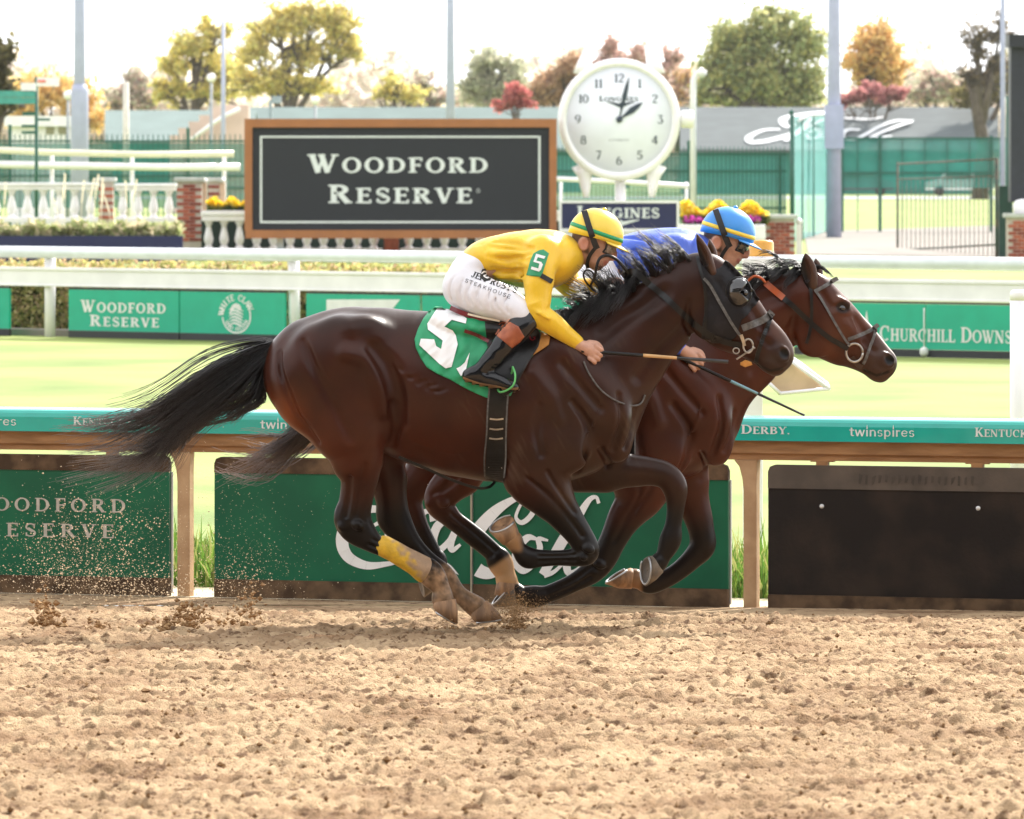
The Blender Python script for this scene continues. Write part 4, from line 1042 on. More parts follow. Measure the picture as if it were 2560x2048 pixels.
hoof(F1,h1,(1282,1346,-66),(1257,1307,-66),25,35,M['hoof'],nrm2=(-.45,-.9),tilt=.55)
hoof(F1,h1,(1646,1411,70),(1617,1430,70),25,37,M['hoofdark'],nrm2=(-1,-.1),tilt=.45)
ear(F1,h1,(1741,586),(1758,662),(1794,668),-38,M['coat1'],lean=-8)
ear(F1,h1,(1775,600),(1772,650),(1802,660),36,M['coat1'],lean=8)
# stable wrap on the near hind cannon
vw = Vox(935,1105,-120,-10,1320,1470,2.0)
wn_ = [(962,1362,-69,27,22),(985,1374,-68,27,22),(1010,1389,-67,27.5,22),(1040,1406,-65,29.5,23),(1062,1421,-63,33,26)]
vw.limb(wn_,1,10)
for i in range(6):
    x_ = 985+i*13; r_ = 1374+i*7.6
    vw.limb([(x_-18,r_+26,-95,2.2,2.2),(x_,r_,-99,2.2,2.2),(x_+12,r_-26,-92,2.2,2.2)],3,6,'sub')
def wrapcol(P):
    x,row = P[:,0],-P[:,2]; t = (x-960)*.86+(row-1360)*.5; u = -(x-960)*.5+(row-1360)*.86
    nz = np.array([mnoise.noise(Vector((a/14,b_/14,0))) for a,b_ in zip(t,u)])
    w_ = smooth01(t*.55-u*1.1+nz*26, 24, 60)
    return np.array([.75,.45,.03])[None]*(1-w_)[:,None]+np.array([.40,.26,.155])[None]*w_[:,None]
M['wrap'] = mat('leg_wrap', (1,1,1), .6, .2, 30, .3, 80, attr='coat')
vox_obj('leg_wrap', vw, F1, M['wrap'], h1, wrapcol, 1)
# tail and mane
hair('tail', F1, M['hairblack'], h1, [
    (3.2,[(682,868,0,8),(650,880,0,13),(560,928,-4,20),(450,1000,-8,22),(360,1050,-10,24),(250,1082,-12,26),(150,1085,-12,30)]),
    (4.2,[(682,875,0,8),(645,893,0,14),(560,955,-6,20),(470,1022,-10,20),(400,1080,-14,22),(300,1135,-18,28),(140,1165,-20,34)]),
    (4.2,[(680,878,0,8),(645,900,0,14),(575,968,-6,20),(500,1030,-10,20),(430,1098,-14,20),(380,1160,-18,24),(250,1210,-22,32)]),
    (1.6,[(678,885,0,8),(650,920,0,8),(628,985,-4,10),(570,1018,-8,12),(490,1040,-10,14),(420,1070,-12,18)]),
    (.9,[(676,890,0,6),(655,940,0,6),(648,1000,-4,8),(600,1022,-8,10),(560,1050,-8,12),(520,1066,-8,10)])],
    1350, 1, r0=1.15, seg=13, jit=8, spread=1.3, tipcol=(.13,.10,.085))
mg = []
crest = [(1395,806),(1442,784),(1483,760),(1520,743),(1546,731),(1588,709),(1634,684),(1671,664),(1705,648)]
tips = [(1395,790,-62),(1405,770,-55),(1425,730,-45),(1470,690,-34),(1500,668,-26),(1560,640,-20),(1585,615,-16),(1600,592,-14),(1622,600,-10)]
for (cx_,cr_),(tx,tr,ty) in zip(crest,tips):
    mg.append((1.0,[(cx_,cr_+14,-2,9),(cx_-6,cr_-10,-12,11),((cx_+tx)/2,(cr_+tr)/2-6,ty*.6,15),(tx,tr,ty,22)]))
for (cx_,cr_) in crest[:6]:
    mg.append((1.1,[(cx_,cr_+10,-4,10),(cx_-14,cr_-4,-30,10),(cx_-34,cr_+24,-62,14),(cx_-58,cr_+58,-84,18)]))
hair('mane', F1, M['hairblack'], h1, mg, 2100, 2, r0=1.0, seg=9, jit=3.5, spread=1.15, tipcol=(.022,.016,.014))

# ---- bay horse behind
F2 = Frame(31.0, (W(1400,0,31.0).x, 31.0, 0.0))
h2 = empty('racehorse', F2.base, 'reddish bay racehorse without a hood, on the rail side', 'horse', 'racehorses galloping side by side')
DX = 250
T2 = [(1050,950,0,140,122),(1110,950,0,150,138),(1175,950,0,160,142),(1250,958,0,172,138),(1340,982,0,193,144),(1430,996,0,203,150),(1520,1004,0,206,148),(1610,1010,0,204,134),(1670,1017,0,182,122),(1698,1040,0,150,116)]
N2 = [(1672,975,0,150,106),(1755,915,0,148,88),(1828,862,0,136,72),(1883,820,0,110,60),(1925,788,0,95,54),(1968,768,0,87,48),(1995,758,0,82,46)]
H2 = [(2018,758,0,78,45),(2056,802,0,84,47),(2104,840,0,72,41),(2133,858,0,63,37),(2176,889,0,50,33),(2199,908,0,45,34)]
hn2 = [(1095,960,-62,136,86),(1150,1060,-76,97,70),(1165,1128,-76,75,52),(1152,1186,-76,50,40),(1099,1243,-73,40,28),(1124,1286,-72,27,22),(1165,1320,-70,25,18),(1234,1378,-68,25,18),(1248,1398,-67,32,24),(1262,1430,-66,25,22),(1266,1447,-66,27,25)]
hf2 = [(1080,960,62,136,86),(1092,1060,76,97,70),(1086,1130,75,70,50),(1060,1190,72,49,38),(1018,1243,70,40,28),(1042,1310,68,26,20),(1080,1388,66,24,18),(1088,1408,66,30,23),(1084,1434,66,22,20),(1080,1446,66,24,22)]
fn2 = [(1600,1130,-82,86,58),(1606,1185,-80,80,52),(1600,1232,-77,58,42),(1562,1290,-73,43,32),(1530,1347,-70,34,28),(1494,1412,-68,32,26),(1430,1455,-67,24,18),(1370,1481,-66,23,17),(1335,1487,-66,28,21),(1303,1486,-66,22,19),(1292,1480,-66,25,23)]
ff2 = [(1660,1130,70,84,52),(1690,1160,70,76,48),(1716,1205,70,56,42),(1736,1262,70,41,32),(1754,1320,70,33,27),(1758,1368,70,33,27),(1730,1405,70,26,20),(1690,1438,70,23,17),(1650,1459,70,25,18),(1625,1462,70,28,20),(1600,1456,70,21,18),(1588,1451,70,25,23)]
def coat2(P):
    x,y,row = P[:,0],P[:,1],-P[:,2]
    c = np.tile(np.array([.052,.0128,.0055]),(len(P),1))
    dapple = (np.sin(x*.021+row*.013)+np.sin(x*.011-row*.027+2)+np.sin(y*.03+x*.007))/3
    c *= (1+.16*dapple)[:,None]
    def blend(c,col,w): return c+(np.array(col)[None]-c)*w[:,None]
    c = blend(c,(.006,.0045,.0036),.95*smooth01(row,1235,1350))
    c = blend(c,(.36,.22,.12),smooth01(row,1388,1400)*(x>1205)*(x<1300)*(y<-30)*smooth01(row,1480,1466)*smooth01(x*.5+row,2060,2075)*0)
    c = blend(c,(.40,.25,.13),smooth01(x*.55+row*.83,1842,1856)*(x>1195)*(x<1300)*(y<-20)*(row<1475)*((x<1272)|(row<1455)))
    c = blend(c,(.22,.12,.06),smooth01(x,1612,1598)*(row>1420)*(x>1480)*(y>20))
    c = blend(c,(.05,.028,.02),.85*smooth01(x*.652+row*.758,2040,2110)*smooth01(x,1900,2000))
    c = blend(c,(.11,.042,.022),.5*smooth01(x,2040,2090)*smooth01(x*.652+row*.758,2060,2010)*smooth01(row,700,760))
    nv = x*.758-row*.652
    c = blend(c,(.62,.55,.5),smooth01(nv,1113,1119)*smooth01(np.abs(y),13,7)*smooth01(x*.652+row*.758,1985,2010)*(x>2000))  # narrow white blaze, painting in the bright highlight along the nose edge
    c = blend(c,(.008,.006,.005),.9*smooth01(np.abs(np.interp(x,[2158,2190,2220],[924,938,929])-row),5,2)*(x>2156)*(x<2222))
    c = blend(c,(.010,.006,.005),.9*smooth01(np.hypot((x-2106)*.8,row-768),19,11))
    c = blend(c,(.006,.005,.005),smooth01(np.hypot(x-2222,row-899),15,9))
    return c
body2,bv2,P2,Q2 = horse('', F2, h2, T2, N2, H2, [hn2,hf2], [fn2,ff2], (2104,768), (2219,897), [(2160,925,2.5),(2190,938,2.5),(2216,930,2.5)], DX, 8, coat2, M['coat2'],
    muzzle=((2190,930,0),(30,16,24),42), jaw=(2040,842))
hoof(F2,h2,(1266,1449,-66),(1264,1484,-66),27,32,M['hoof'],shod=False)
hoof(F2,h2,(1080,1448,66),(1052,1468,66),24,28,M['hoofdark'],nrm2=(-1,.25),tilt=.25,shod=False)
hoof(F2,h2,(1290,1479,-66),(1254,1483,-66),26,34,M['hoofdark'],nrm2=(-.75,-.66),tilt=.1)
hoof(F2,h2,(1586,1450,70),(1545,1444,70),25,34,M['hoof'],nrm2=(-.53,-.85),tilt=.1)
ear(F2,h2,(2012,634),(2003,690),(2050,712),-38,M['coat2'],lean=-8)
ear(F2,h2,(2042,648),(2030,690),(2064,700),36,M['coat2'],lean=8)
hair('tail', F2, M['hairbrown'], h2, [
    (3,[(930,900,0,8),(890,930,0,14),(820,1010,0,18),(730,1105,0,18),(650,1130,0,22),(560,1118,0,22)]),
    (3,[(930,905,0,8),(890,940,0,14),(820,1025,0,18),(735,1115,0,16),(660,1160,0,18),(560,1215,0,20)])],
    480, 3, r0=1.2, seg=12, jit=11, spread=1.2, tipcol=(.17,.10,.075))
mg = []
crest2 = [(1700,772),(1760,748),(1810,728),(1850,710),(1890,697),(1925,685),(1960,671),(2000,668)]
for i,(cx_,cr_) in enumerate(crest2):
    mg.append((1,[(cx_,cr_+12,-2,8),(cx_-8,cr_-8,-10,9),(cx_-34,cr_-14+4*(i%3),-24,12),(cx_-70,cr_+8-14*(i%2),-30,16)]))
for (cx_,cr_) in crest2: mg.append((1.3,[(cx_,cr_+8,-4,9),(cx_-14,cr_+6,-30,8),(cx_-36,cr_+24,-52,9),(cx_-60,cr_+44,-58,12)]))
mg.append((.7,[(2030,668,0,7),(2050,664,-6,6),(2072,678,-10,5),(2084,698,-12,4)]))
hair('mane', F2, M['hairblack'], h2, mg, 1200, 4, r0=1.0, seg=8, jit=3, spread=1.1, tipcol=(.022,.016,.014))
# ------------------------------------------------------------------ jockeys (coordinates traced for the front rider, shifted for the other)
M['skin'] = mat('skin', srgb(196,132,104), .5, .12, 40, .1, 120, col2=srgb(216,158,130), sheen=.1)
M['hairman'] = mat('brown_hair', (.05,.025,.015), .6, .4, 60)
M['bootblack'] = mat('boot_leather', (.006,.006,.008), .16, .2, 12, .1, 50, coat=.35, spec=.3)
M['bootmud'] = mat('boot_sole', srgb(120,88,56), .8, .3, 20)
M['browncuff'] = mat('brown_cuff', srgb(140,70,40), .4, .25, 20, .1, 60, col2=srgb(176,100,62))
M['breech'] = mat('white_breeches', (.74,.74,.79), .55, .04, 10, .25, 26, bdist=.012)
M['elastic'] = mat('black_elastic', (.012,.012,.013), .6, .2)
M['lens'] = mat('goggle_lens', (.55,.5,.42), .06, .3, 20, coat=1, alpha=.4)
def silk(name, col):
    m = mat(name, col, .38, .06, 8, .55, 11, sheen=.15, bdist=.02, stretch=(1.4,1,.7)); return m
def jockey(fr, dx, dy, label, shirt_col, cap_col, band_col, near_wrist, near_elbow, tilt, lens_col, flip_hand=0):
    root = empty('person', fr.base, label, 'person', 'jockeys crouched over their horses')
    def sh(nd): return [(a+dx,b+dy,y,r,q) for a,b,y,r,q in nd]
    ex_,er_,ey_ = near_elbow; wx,wr,wy = near_wrist
    # --- sleeves and torso in silk
    vs_ = Vox(1120+dx,1560+dx,-165,165,540+dy,900+dy,3.0)
    vs_.limb(sh([(1196,655,0,44,70),(1212,648,0,48,74),(1255,645,0,58,82),(1315,648,0,72,92),(1365,648,0,74,96),(1398,644,0,60,84),(1425,636,0,42,46)]),16,6)
    arm_n = [(1356,632,-78,46,40),(1350,662,-98,41,38),(1346,700,-112,37,34)]
    fa = [(ex_*.5+1346*.5,er_*.5+700*.5,-120,33,31),(ex_,er_,ey_,32,30),(ex_*.6+wx*.4,er_*.6+wr*.4,ey_*.6+wy*.4,28,26),(ex_*.25+wx*.75,er_*.25+wr*.75,ey_*.25+wy*.75,22,20),(wx,wr,wy,18,17)]
    vs_.limb(sh(arm_n+fa),14,6)
    far_w = (1498,716,58)
    vs_.limb(sh([(1372,636,78,46,40),(1392,670,100,40,36),(1424,712,108,33,31),(1440,724,104,31,29),(1468,722,80,25,24),(far_w[0],far_w[1],far_w[2],18,17)]),14,6)
    # folds of the cloth
    rr = np.random.default_rng(int(dx)+3)
    for k in range(13):                     # long soft folds running from the armpit and shoulder towards the waist
        a0 = rr.random(); x0,r0 = 1336-30*a0,612+86*a0; x1,r1 = 1215+rr.random()*50,600+95*min(1,max(0,a0+rr.normal(0,.12)))
        pts = [(x0+(x1-x0)*t+dx,r0+(r1-r0)*t+7*math.sin(3*t+k)+dy) for t in (0,.3,.65,1)]
        ridge(vs_,[(a,b_,(1.5,3.6,3.2,1.2)[q_]) for q_,(a,b_) in enumerate(pts)],.9 if k%3 else -.2,10,'add' if k%3 else 'sub',both=False)
    for k in range(6):                      # creases at the elbow
        t = k/5; cx_,cr_ = ex_+dx-14+8*k,er_+dy-26+7*k
        ridge(vs_,[(cx_-16,cr_+10-3*k,1.5),(cx_+4,cr_+4,3.0),(cx_+22,cr_-4-2*k,1.5)],.6,7,'add',both=False)
    vs_.wobble(.8,18,7)
    shirt,Ps,qs = vox_obj('shirt', vs_, fr, silk('silk_'+label.split()[0],shirt_col), root, None, 1)
    bvs = bvh_of(Ps,qs)
    # --- breeches
    vb = Vox(1080+dx,1350+dx,-190,190,610+dy,830+dy,3.0)
    vb.limb(sh([(1160,712,0,52,84),(1176,678,0,48,80),(1200,654,0,40,72)]),14,6)
    for sg in (-1,1): vb.limb(sh([(1160,720,sg*46,53,50),(1200,737,sg*76,51,46),(1245,752,sg*104,44,40),(1288,772,sg*124,36,33),(1302,786,sg*130,32,30)]),16,6)
    for k in range(14):                     # fine stretch creases over hip and thigh
        x0 = 1128+k*11.5; ridge(vb,[(x0+dx+8,690+dy+k*3.2,1.2),(x0+dx-2+4*math.sin(k),722+dy+k*3.0,2.4),(x0+dx+6,752+dy+k*2.2,1.2)],.7,6,'add' if k%2 else 'sub',both=False)
    br_,Pb,qb = vox_obj('breeches', vb, fr, M['breech'], root, None, 1); bvb = bvh_of(Pb,qb)
    # --- boots
    for sg in (-1,1):
        v = Vox(1130+dx,1350+dx,min(sg*100,sg*200),max(sg*100,sg*200),770+dy,990+dy,2.6)
        v.limb(sh([(1312,800,sg*134,33,26),(1296,818,sg*142,33,27),(1268,846,sg*150,30,26),(1236,886,sg*157,26,23),(1209,915,sg*160,22,20),(1192,930,sg*160,21,19)]),10,6)
        v.limb(sh([(1172,934,sg*160,16,17),(1192,934,sg*160,22,19),(1230,944,sg*162,21,19),(1262,954,sg*164,16,18),(1288,962,sg*166,12,14)]),10,6)
        for k in range(4): v.limb(sh([(1190+k*7,910-k*9,sg*188,2,2),(1208+k*7,924-k*7,sg*182,2.4,2.4),(1222+k*6,930-k*7,sg*172,2,2)]),5,5,'sub')
        v.wobble(.5,10,3)
        bt,Pt,qt = vox_obj('boot', v, fr, M['bootblack'], root, None, 1); bvt = bvh_of(Pt,qt)
        def q2(pts): return [(a+dx,b+dy) for a,b in pts]
        drape('cuff', q2([(1233,828),(1252,804),(1266,796),(1296,812),(1311,838),(1300,852),(1280,866),(1256,846)]), bvt, fr, M['browncuff'], bt, lift=1.2, step=5, side=sg, thick=.002)
        drape('sole', q2([(1158,936),(1176,944),(1200,952),(1240,958),(1270,966),(1296,962),(1300,970),(1285,977),(1240,970),(1190,962),(1160,952)]), bvt, fr, M['bootmud'], bt, lift=1.5, step=5, side=sg, thick=.004)
    # --- body: head, neck, hands, with arms and legs running inside the clothes
    ca_,sa_ = math.cos(math.radians(tilt)),math.sin(math.radians(tilt))
    hx,hr = 1484+dx,598+dy
    def hp(f,u,y=0): return (hx+f*ca_+u*sa_, hr+f*sa_-u*ca_, y)      # head coordinates: forward, up
    vh = Vox(1120+dx,1620+dx,-165,165,520+dy,960+dy,2.2)
    def hl(nodes,k=8,n=6,op='add'): vh.limb([(*hp(f,u,y),r,q) for f,u,y,r,q in nodes],k,n,op)
    def he(f,u,y,r,k=6,rot=0,op='add'): vh.ell(hp(f,u,y),r,k,tilt+rot,op)
    he(-2,4,0,(54,52,43),10); hl([(24,-10,0,33,34),(26,-36,0,27,29),(30,-58,0,15,19)],12)          # skull, jaw, chin
    hl([(-6,-30,0,30,32),(10,-48,0,22,26)],14)
    hl([(52,-2,0,7,8),(60,-20,0,9,9),(62,-28,0,8,10)],8); he(54,-31,0,(7,6,12),5)                  # nose
    he(46,-44,0,(9,4,15),5); he(45,-50,0,(8,4,13),4); hl([(40,-47,-15,1.6,1.6),(52,-47,0,1.8,2),(40,-47,15,1.6,1.6)],3,5,'sub')
    he(44,6,0,(10,7,30),8)                                                                            # brow
    for sg in (-1,1):
        he(43,-8,sg*17,(9,7,10),6,0,'sub'); he(41,-8,sg*17,(8,6,8),3); he(32,-24,sg*26,(14,10,9),8)
        he(-20,-18,sg*43,(13,19,6),5,-12); he(-18,-18,sg*49,(7,12,4),3,-12,'sub')                       # eyes, cheeks, ears
    vh.limb([(1400+dx,640+dy,0,34,38),(1430+dx,636+dy,0,31,33),(*hp(-18,-30),30,30)],12,5)
    vh.limb(sh([(1165,705,0,40,60),(1255,650,0,46,66),(1365,650,0,58,80),(1410,642,0,34,40)]),10,5)
    for sg,wr_ in ((-1,None),(1,None)):
        vh.limb(sh([(1165,722,sg*50,36,36),(1245,752,sg*104,30,28),(1296,782,sg*128,24,22),(1240,884,sg*157,17,15),(1210,916,sg*160,14,14)]),10,5)
    vh.limb(sh([(1356,640,-80,30,28),(1346,700,-110,25,24),(ex_,er_,ey_,22,21),(wx*.9+ex_*.1,wr*.9+er_*.1,wy*.9+ey_*.1,14,13),(wx,wr,wy,13,14)]),10,6)
    vh.limb(sh([(1372,640,80,30,28),(1424,712,106,23,22),(1440,724,103,21,20),(*far_w[:3],13,13)]),10,6)
    def fist(px,row,y,ang,sg):
        """closed hand round a grip; ang = direction of the forearm in the picture"""
        c,s_ = math.cos(math.radians(ang)),math.sin(math.radians(ang))
        def P(a,u,w): return (px+dx+a*c+u*s_, row+dy+a*s_-u*c, y+sg*w)
        vh.limb([(*P(-22,0,0),14,15),(*P(4,1,0),17,15),(*P(20,0,0),18,14)],8,5)
        for i,(up,ln) in enumerate(((17,1.0),(5.5,1.1),(-6,1.05),(-17,.82))):     # four curled fingers, stacked down the fist
            k1 = P(20,up,6); k2 = P(20+17*ln,up-3,8); k3 = P(20+19*ln,up-6,-6); k4 = P(20+4*ln,up-6,-12)
            vh.limb([(*k1,6.4,6.4),(*k2,5.6,5.6),(*k3,5.2,5.2),(*k4,4.8,4.8)],1.6,5)
        vh.limb([(*P(2,16,-4),8,8),(*P(20,22,-10),7.2,7.2),(*P(34,17,-12),6.2,6.2),(*P(40,10,-10),5.2,5.2)],3,5)   # thumb along the side
    ang = math.degrees(math.atan2(wr-er_,wx-ex_))
    fist(wx+22,wr+15,wy,ang*.72,-1); fist(far_w[0]+22,far_w[1]+4,far_w[2],8,1)
    def skincol(P):
        x,y,row = P[:,0],P[:,1],-P[:,2]; f = (x-hx)*ca_+(row-hr)*sa_; u = (x-hx)*sa_-(row-hr)*ca_
        c = np.tile(np.array([.56,.31,.22]),(len(P),1)); 
        def bl(c,col,w): return c+(np.array(col)[None]-c)*w[:,None]
        c = bl(c,(.5,.17,.11),.5*smooth01(np.hypot(f+19,u+18),17,10)*(np.abs(y)>38))
        c = bl(c,(.42,.12,.09),.8*smooth01(np.hypot(f-48,u+46),9,4)); c = bl(c,(.50,.19,.13),.6*smooth01(np.hypot(f-56,u+24),16,8))
        hairw = smooth01(f+.35*u,-8,-16)*smooth01(u,-44,-36)*smooth01(np.hypot(f+20,(u+18)*.8),13,17)
        c = bl(c,(.05,.026,.016),.92*hairw)
        c = bl(c,(.02,.015,.013),smooth01(np.hypot(f-49,u+8),5,3)*(np.abs(y)>10)*(np.abs(y)<26))
        c = bl(c,(.09,.05,.03),.7*smooth01(np.abs(u-4),5,2)*smooth01(f,34,38)*(np.abs(y)>7))
        return c
    M['skinc'] = M.get('skinc') or mat('skin_tone', (1,1,1), .48, .1, 60, .15, 150, attr='coat', bdist=.003)
    body,Ph,qh = vox_obj('body', vh, fr, M['skinc'], root, skincol, 1); bvh_ = bvh_of(Ph,qh)
    # --- helmet: shell, peak, band, button, chin strap, goggles
    def dome(name, a, up, lat, u0, m_, par, f0=0.0, clip=None, e=0):
        n,k = 28,12; vs=[]; b = MB()
        for i in range(k+1):
            ph = (math.pi/2)*(1-i/k)*1.0
            for j in range(n):
                th = 2*math.pi*j/n; r_ = math.cos(ph)
                f = f0+a*r_*math.cos(th); y = lat*r_*math.sin(th); u = u0+up*math.sin(ph)-(.10*f*r_*0)
                X,Rw,Y = hp(f,u,y); vs.append((X,Y,-Rw))
        for j in range(n):     # lower edge, dropping at the back
            th = 2*math.pi*j/n; f = f0+a*.985*math.cos(th); y = lat*.985*math.sin(th); X,Rw,Y = hp(f,u0-10-8*(math.cos(th)<-.2)*abs(math.cos(th)),y); vs.append((X,Y,-Rw))
        fs = [(i*n+q_,i*n+(q_+1)%n,(i+1)*n+(q_+1)%n,(i+1)*n+q_) for i in range(k+1) for q_ in range(n)]
        me = bpy.data.meshes.new(name); me.from_pydata([tuple(v) for v in fr.w(np.array(vs))],[],fs)
        bmm = bmesh.new(); bmm.from_mesh(me); bmesh.ops.remove_doubles(bmm,verts=bmm.verts,dist=1e-5); bmesh.ops.recalc_face_normals(bmm, faces=bmm.faces); bmm.to_mesh(me); bmm.free()
        me.polygons.foreach_set('use_smooth',[True]*len(me.polygons))
        o = put(name, me, m_, par); sm = o.modifiers.new('thickness','SOLIDIFY'); sm.thickness = .004; sm.offset = -1
        return o
    capm = mat('cap_silk_'+label.split()[0], cap_col, .35, .05, 8, .25, 22, coat=.2, bdist=.008)
    hel = dome('helmet', 69, 64, 55, 14, capm, root, f0=2)
    bandm = mat('band_'+label.split()[0], band_col, .45, .05)
    # band: strip round the shell
    n = 40; vs=[]; fs=[]
    for j in range(n):
        th = 2*math.pi*j/n
        for u,k_ in ((16,1.012),(26,.998)):
            X,Rw,Y = hp(2+69*k_*math.cos(th),u-2+(4 if math.cos(th)>.5 else 0)*0,55*k_*math.sin(th)); vs.append((X,Y,-Rw))
    fs = [(2*j,2*((j+1)%n),2*((j+1)%n)+1,2*j+1) for j in range(n)]
    me = bpy.data.meshes.new('band'); me.from_pydata([tuple(v) for v in fr.w(np.array(vs))],[],fs); me.polygons.foreach_set('use_smooth',[True]*n)
    bo = put('helmet_band', me, bandm, hel); sm = bo.modifiers.new('t','SOLIDIFY'); sm.thickness = .002
    # peak
    vs=[]; fs=[]; n=12
    for i in range(4):
        for j in range(n+1):
            th = -1.15+2.3*j/n; k_ = .97+.13*i*max(0,math.cos(th))**.8; X,Rw,Y = hp(2+69*k_*math.cos(th),5-3.2*i*max(0,math.cos(th)),56*(.985)*math.sin(th)); vs.append((X,Y,-Rw))
    fs = [(i*(n+1)+j,i*(n+1)+j+1,(i+1)*(n+1)+j+1,(i+1)*(n+1)+j) for i in range(3) for j in range(n)]
    me = bpy.data.meshes.new('peak'); me.from_pydata([tuple(v) for v in fr.w(np.array(vs))],[],fs); me.polygons.foreach_set('use_smooth',[True]*len(fs))
    po = put('peak', me, capm, hel); sm = po.modifiers.new('t','SOLIDIFY'); sm.thickness = .004
    X,Rw,Y = hp(2,78,0); b = MB(); b.lathe([(0,-5*fr.k),(6*fr.k,-3*fr.k),(7*fr.k,1*fr.k),(4*fr.k,5*fr.k),(0,6*fr.k)],fr.v(X,Rw,0),12); put('button', b.data('button'), capm, hel)
    # elastic of the goggles over the shell, and chin strap
    pe = []
    for u in np.linspace(-20,60,12):
        t = (u+20)/80; f = 16-62*t**.9
        yy = -56*math.sqrt(max(0,1-((f-2)/69)**2))*math.sqrt(max(.05,1-max(0,(u-14)/64)**2))-1.5 if u>8 else -52+.22*(8-u)
        pe.append((*hp(f,u)[:2],yy))
    P_ = pe
    strap('goggle_strap',[(a,b_) for a,b_,c in P_],15,None,fr,M['elastic'],hel,ys=[c for a,b_,c in P_],th=2.0,n=3)
    cs = [hp(14,-10,-46),hp(4,-40,-34),hp(4,-62,-22),hp(10,-74,-4)]
    strap('chin_strap',[(a,b_) for a,b_,c in cs],9,None,fr,M['elastic'],hel,ys=[c-3 for a,b_,c in cs],th=2.0,n=4)
    # goggles: curved lens in a soft frame
    vs=[]; fs=[]; n=14
    for i in range(5):
        u = -27+i*8.0
        for j in range(n+1):
            th = -1.25+2.5*j/n; k_ = 1.0-.03*abs(i-2)
            X,Rw,Y = hp(10+(54 - (6 if i==0 else 0))*k_*math.cos(th*.86), u+5*abs(math.sin(th))*(i<2), 42*k_*math.sin(th)/math.sin(1.25)); vs.append((X,Y,-Rw))
    fs = [(i*(n+1)+j,i*(n+1)+j+1,(i+1)*(n+1)+j+1,(i+1)*(n+1)+j) for i in range(4) for j in range(n)]
    me = bpy.data.meshes.new('lens'); me.from_pydata([tuple(v) for v in fr.w(np.array(vs))],[],fs); me.polygons.foreach_set('use_smooth',[True]*len(fs))
    go = put('goggles', me, lens_col, root); sm = go.modifiers.new('t','SOLIDIFY'); sm.thickness = .002
    ring_ = [vs[j] for j in range(n+1)]+[vs[i*(n+1)+n] for i in range(1,5)]+[vs[4*(n+1)+j] for j in reversed(range(n))]+[vs[i*(n+1)] for i in (3,2,1)]
    b = MB(); b.tube([Vector(fr.w(p)) for p in ring_+ring_[:2]],2.2*fr.k,6); put('goggle_frame', b.data('goggle_frame'), M['elastic'], go)
    return dict(root=root, shirt=shirt, bvs=bvs, breeches=br_, bvb=bvb, body=body, bvh=bvh_, hp=hp, helmet=hel)

YEL = (.78,.50,.015); BLU = (.035,.10,.55)
J1 = jockey(F1,0,0,'jockey in yellow silks and yellow helmet on the dark bay horse',YEL,(.80,.60,.06),(.01,.30,.12),(1441,853,-104),(1343,779,-126),19,M['lens'])
lens2 = mat('smoked_lens',(.06,.06,.05),.06,.3,20,coat=1,alpha=.85)
J2 = jockey(F2,330,-4,'jockey in blue silks and blue helmet on the bay horse behind',BLU,(.03,.26,.72),(.85,.62,.06),(1366,872,-112),(1296,780,-130),17,lens2)
# --- sleeve patch with the number five, arm strap, lettering on the breeches
def on(vx_b, quads, ox, orow, ang, fr, m, parent, name, lift=1.6, scale=1.0, shear=0):
    """2-D quads (y up) laid on a surface at a picture place, turned by ang degrees clockwise"""
    c,s_ = math.cos(math.radians(ang)),math.sin(math.radians(ang)); b = MB()
    for i,p in enumerate(quads):
        vs = []
        for x,y in p:
            X = ox+(x*c+y*s_)*scale; R_ = orow+(x*s_-y*c)*scale; yy,_ = surf_y(vx_b,X,R_,-1); vs.append(Vector(fr.w((X,yy-lift-.1*(i%5),-R_))))
        if (vs[1]-vs[0]).cross(vs[2]-vs[0]).y > 0: vs.reverse()
        b.quadmesh(vs,[tuple(range(len(vs)))])
    return put(name, b.data(name), m, parent)
M['patchgreen'] = mat('green_patch', (.03,.30,.14), .5, .05)
M['whitecloth'] = mat('white_cloth', (.85,.85,.85), .6, .03)
pt = drape('arm_patch',[(1347,624),(1358,622),(1372,632),(1369,640),(1360,668),(1353,690),(1333,688),(1315,686),(1319,672),(1325,650),(1333,632)],J1['bvs'],F1,M['patchgreen'],J1['root'],lift=2.2,step=5,thick=.002)
five = [[(-11,20),(-11,13),(11,13),(13,20)],[(-11,20),(-12,0),(-6,0),(-4,20)],[(-12,4),(-12,-1),(8,-1),(8,4)],[(3,4),(12,0),(11,-16),(4,-16)],[(-13,-13),(-13,-20),(8,-20),(11,-13)]]
def dense(q,n=3):
    out=[]
    for p in q:
        a,b_,c,d = [Vector(v) for v in p]
        for i in range(n):
            for j in range(n):
                f = lambda u,v: tuple(a.lerp(b_,u).lerp(d.lerp(c,u),v))
                out.append([f(i/n,j/n),f((i+1)/n,j/n),f((i+1)/n,(j+1)/n),f(i/n,(j+1)/n)])
    return out
on(J1['bvs'],dense(five),1345,655,16,F1,M['whitecloth'],pt,'digit',lift=5.2,scale=1.02)
strap('arm_strap',[(1352,686),(1366,694),(1380,702)],12,J1['bvs'],F1,M['elastic'],J1['root'],lift=1.5,th=2)
M['darkink'] = mat('dark_print',(.015,.015,.018),.6)
q,_ = text2d("JEFF RUBY'S",15,G_SLAB,gap=.02,width=120,shear=.12); on(J1['bvb'],dense(q,2),1178,690,20,F1,M['darkink'],J1['breeches'],'lettering',1.4)
q,_ = text2d("STEAKHOUSE",9.5,G_THIN,gap=.2,width=122); on(J1['bvb'],dense(q,2),1162,703,20,F1,M['darkink'],J1['breeches'],'lettering',1.4)
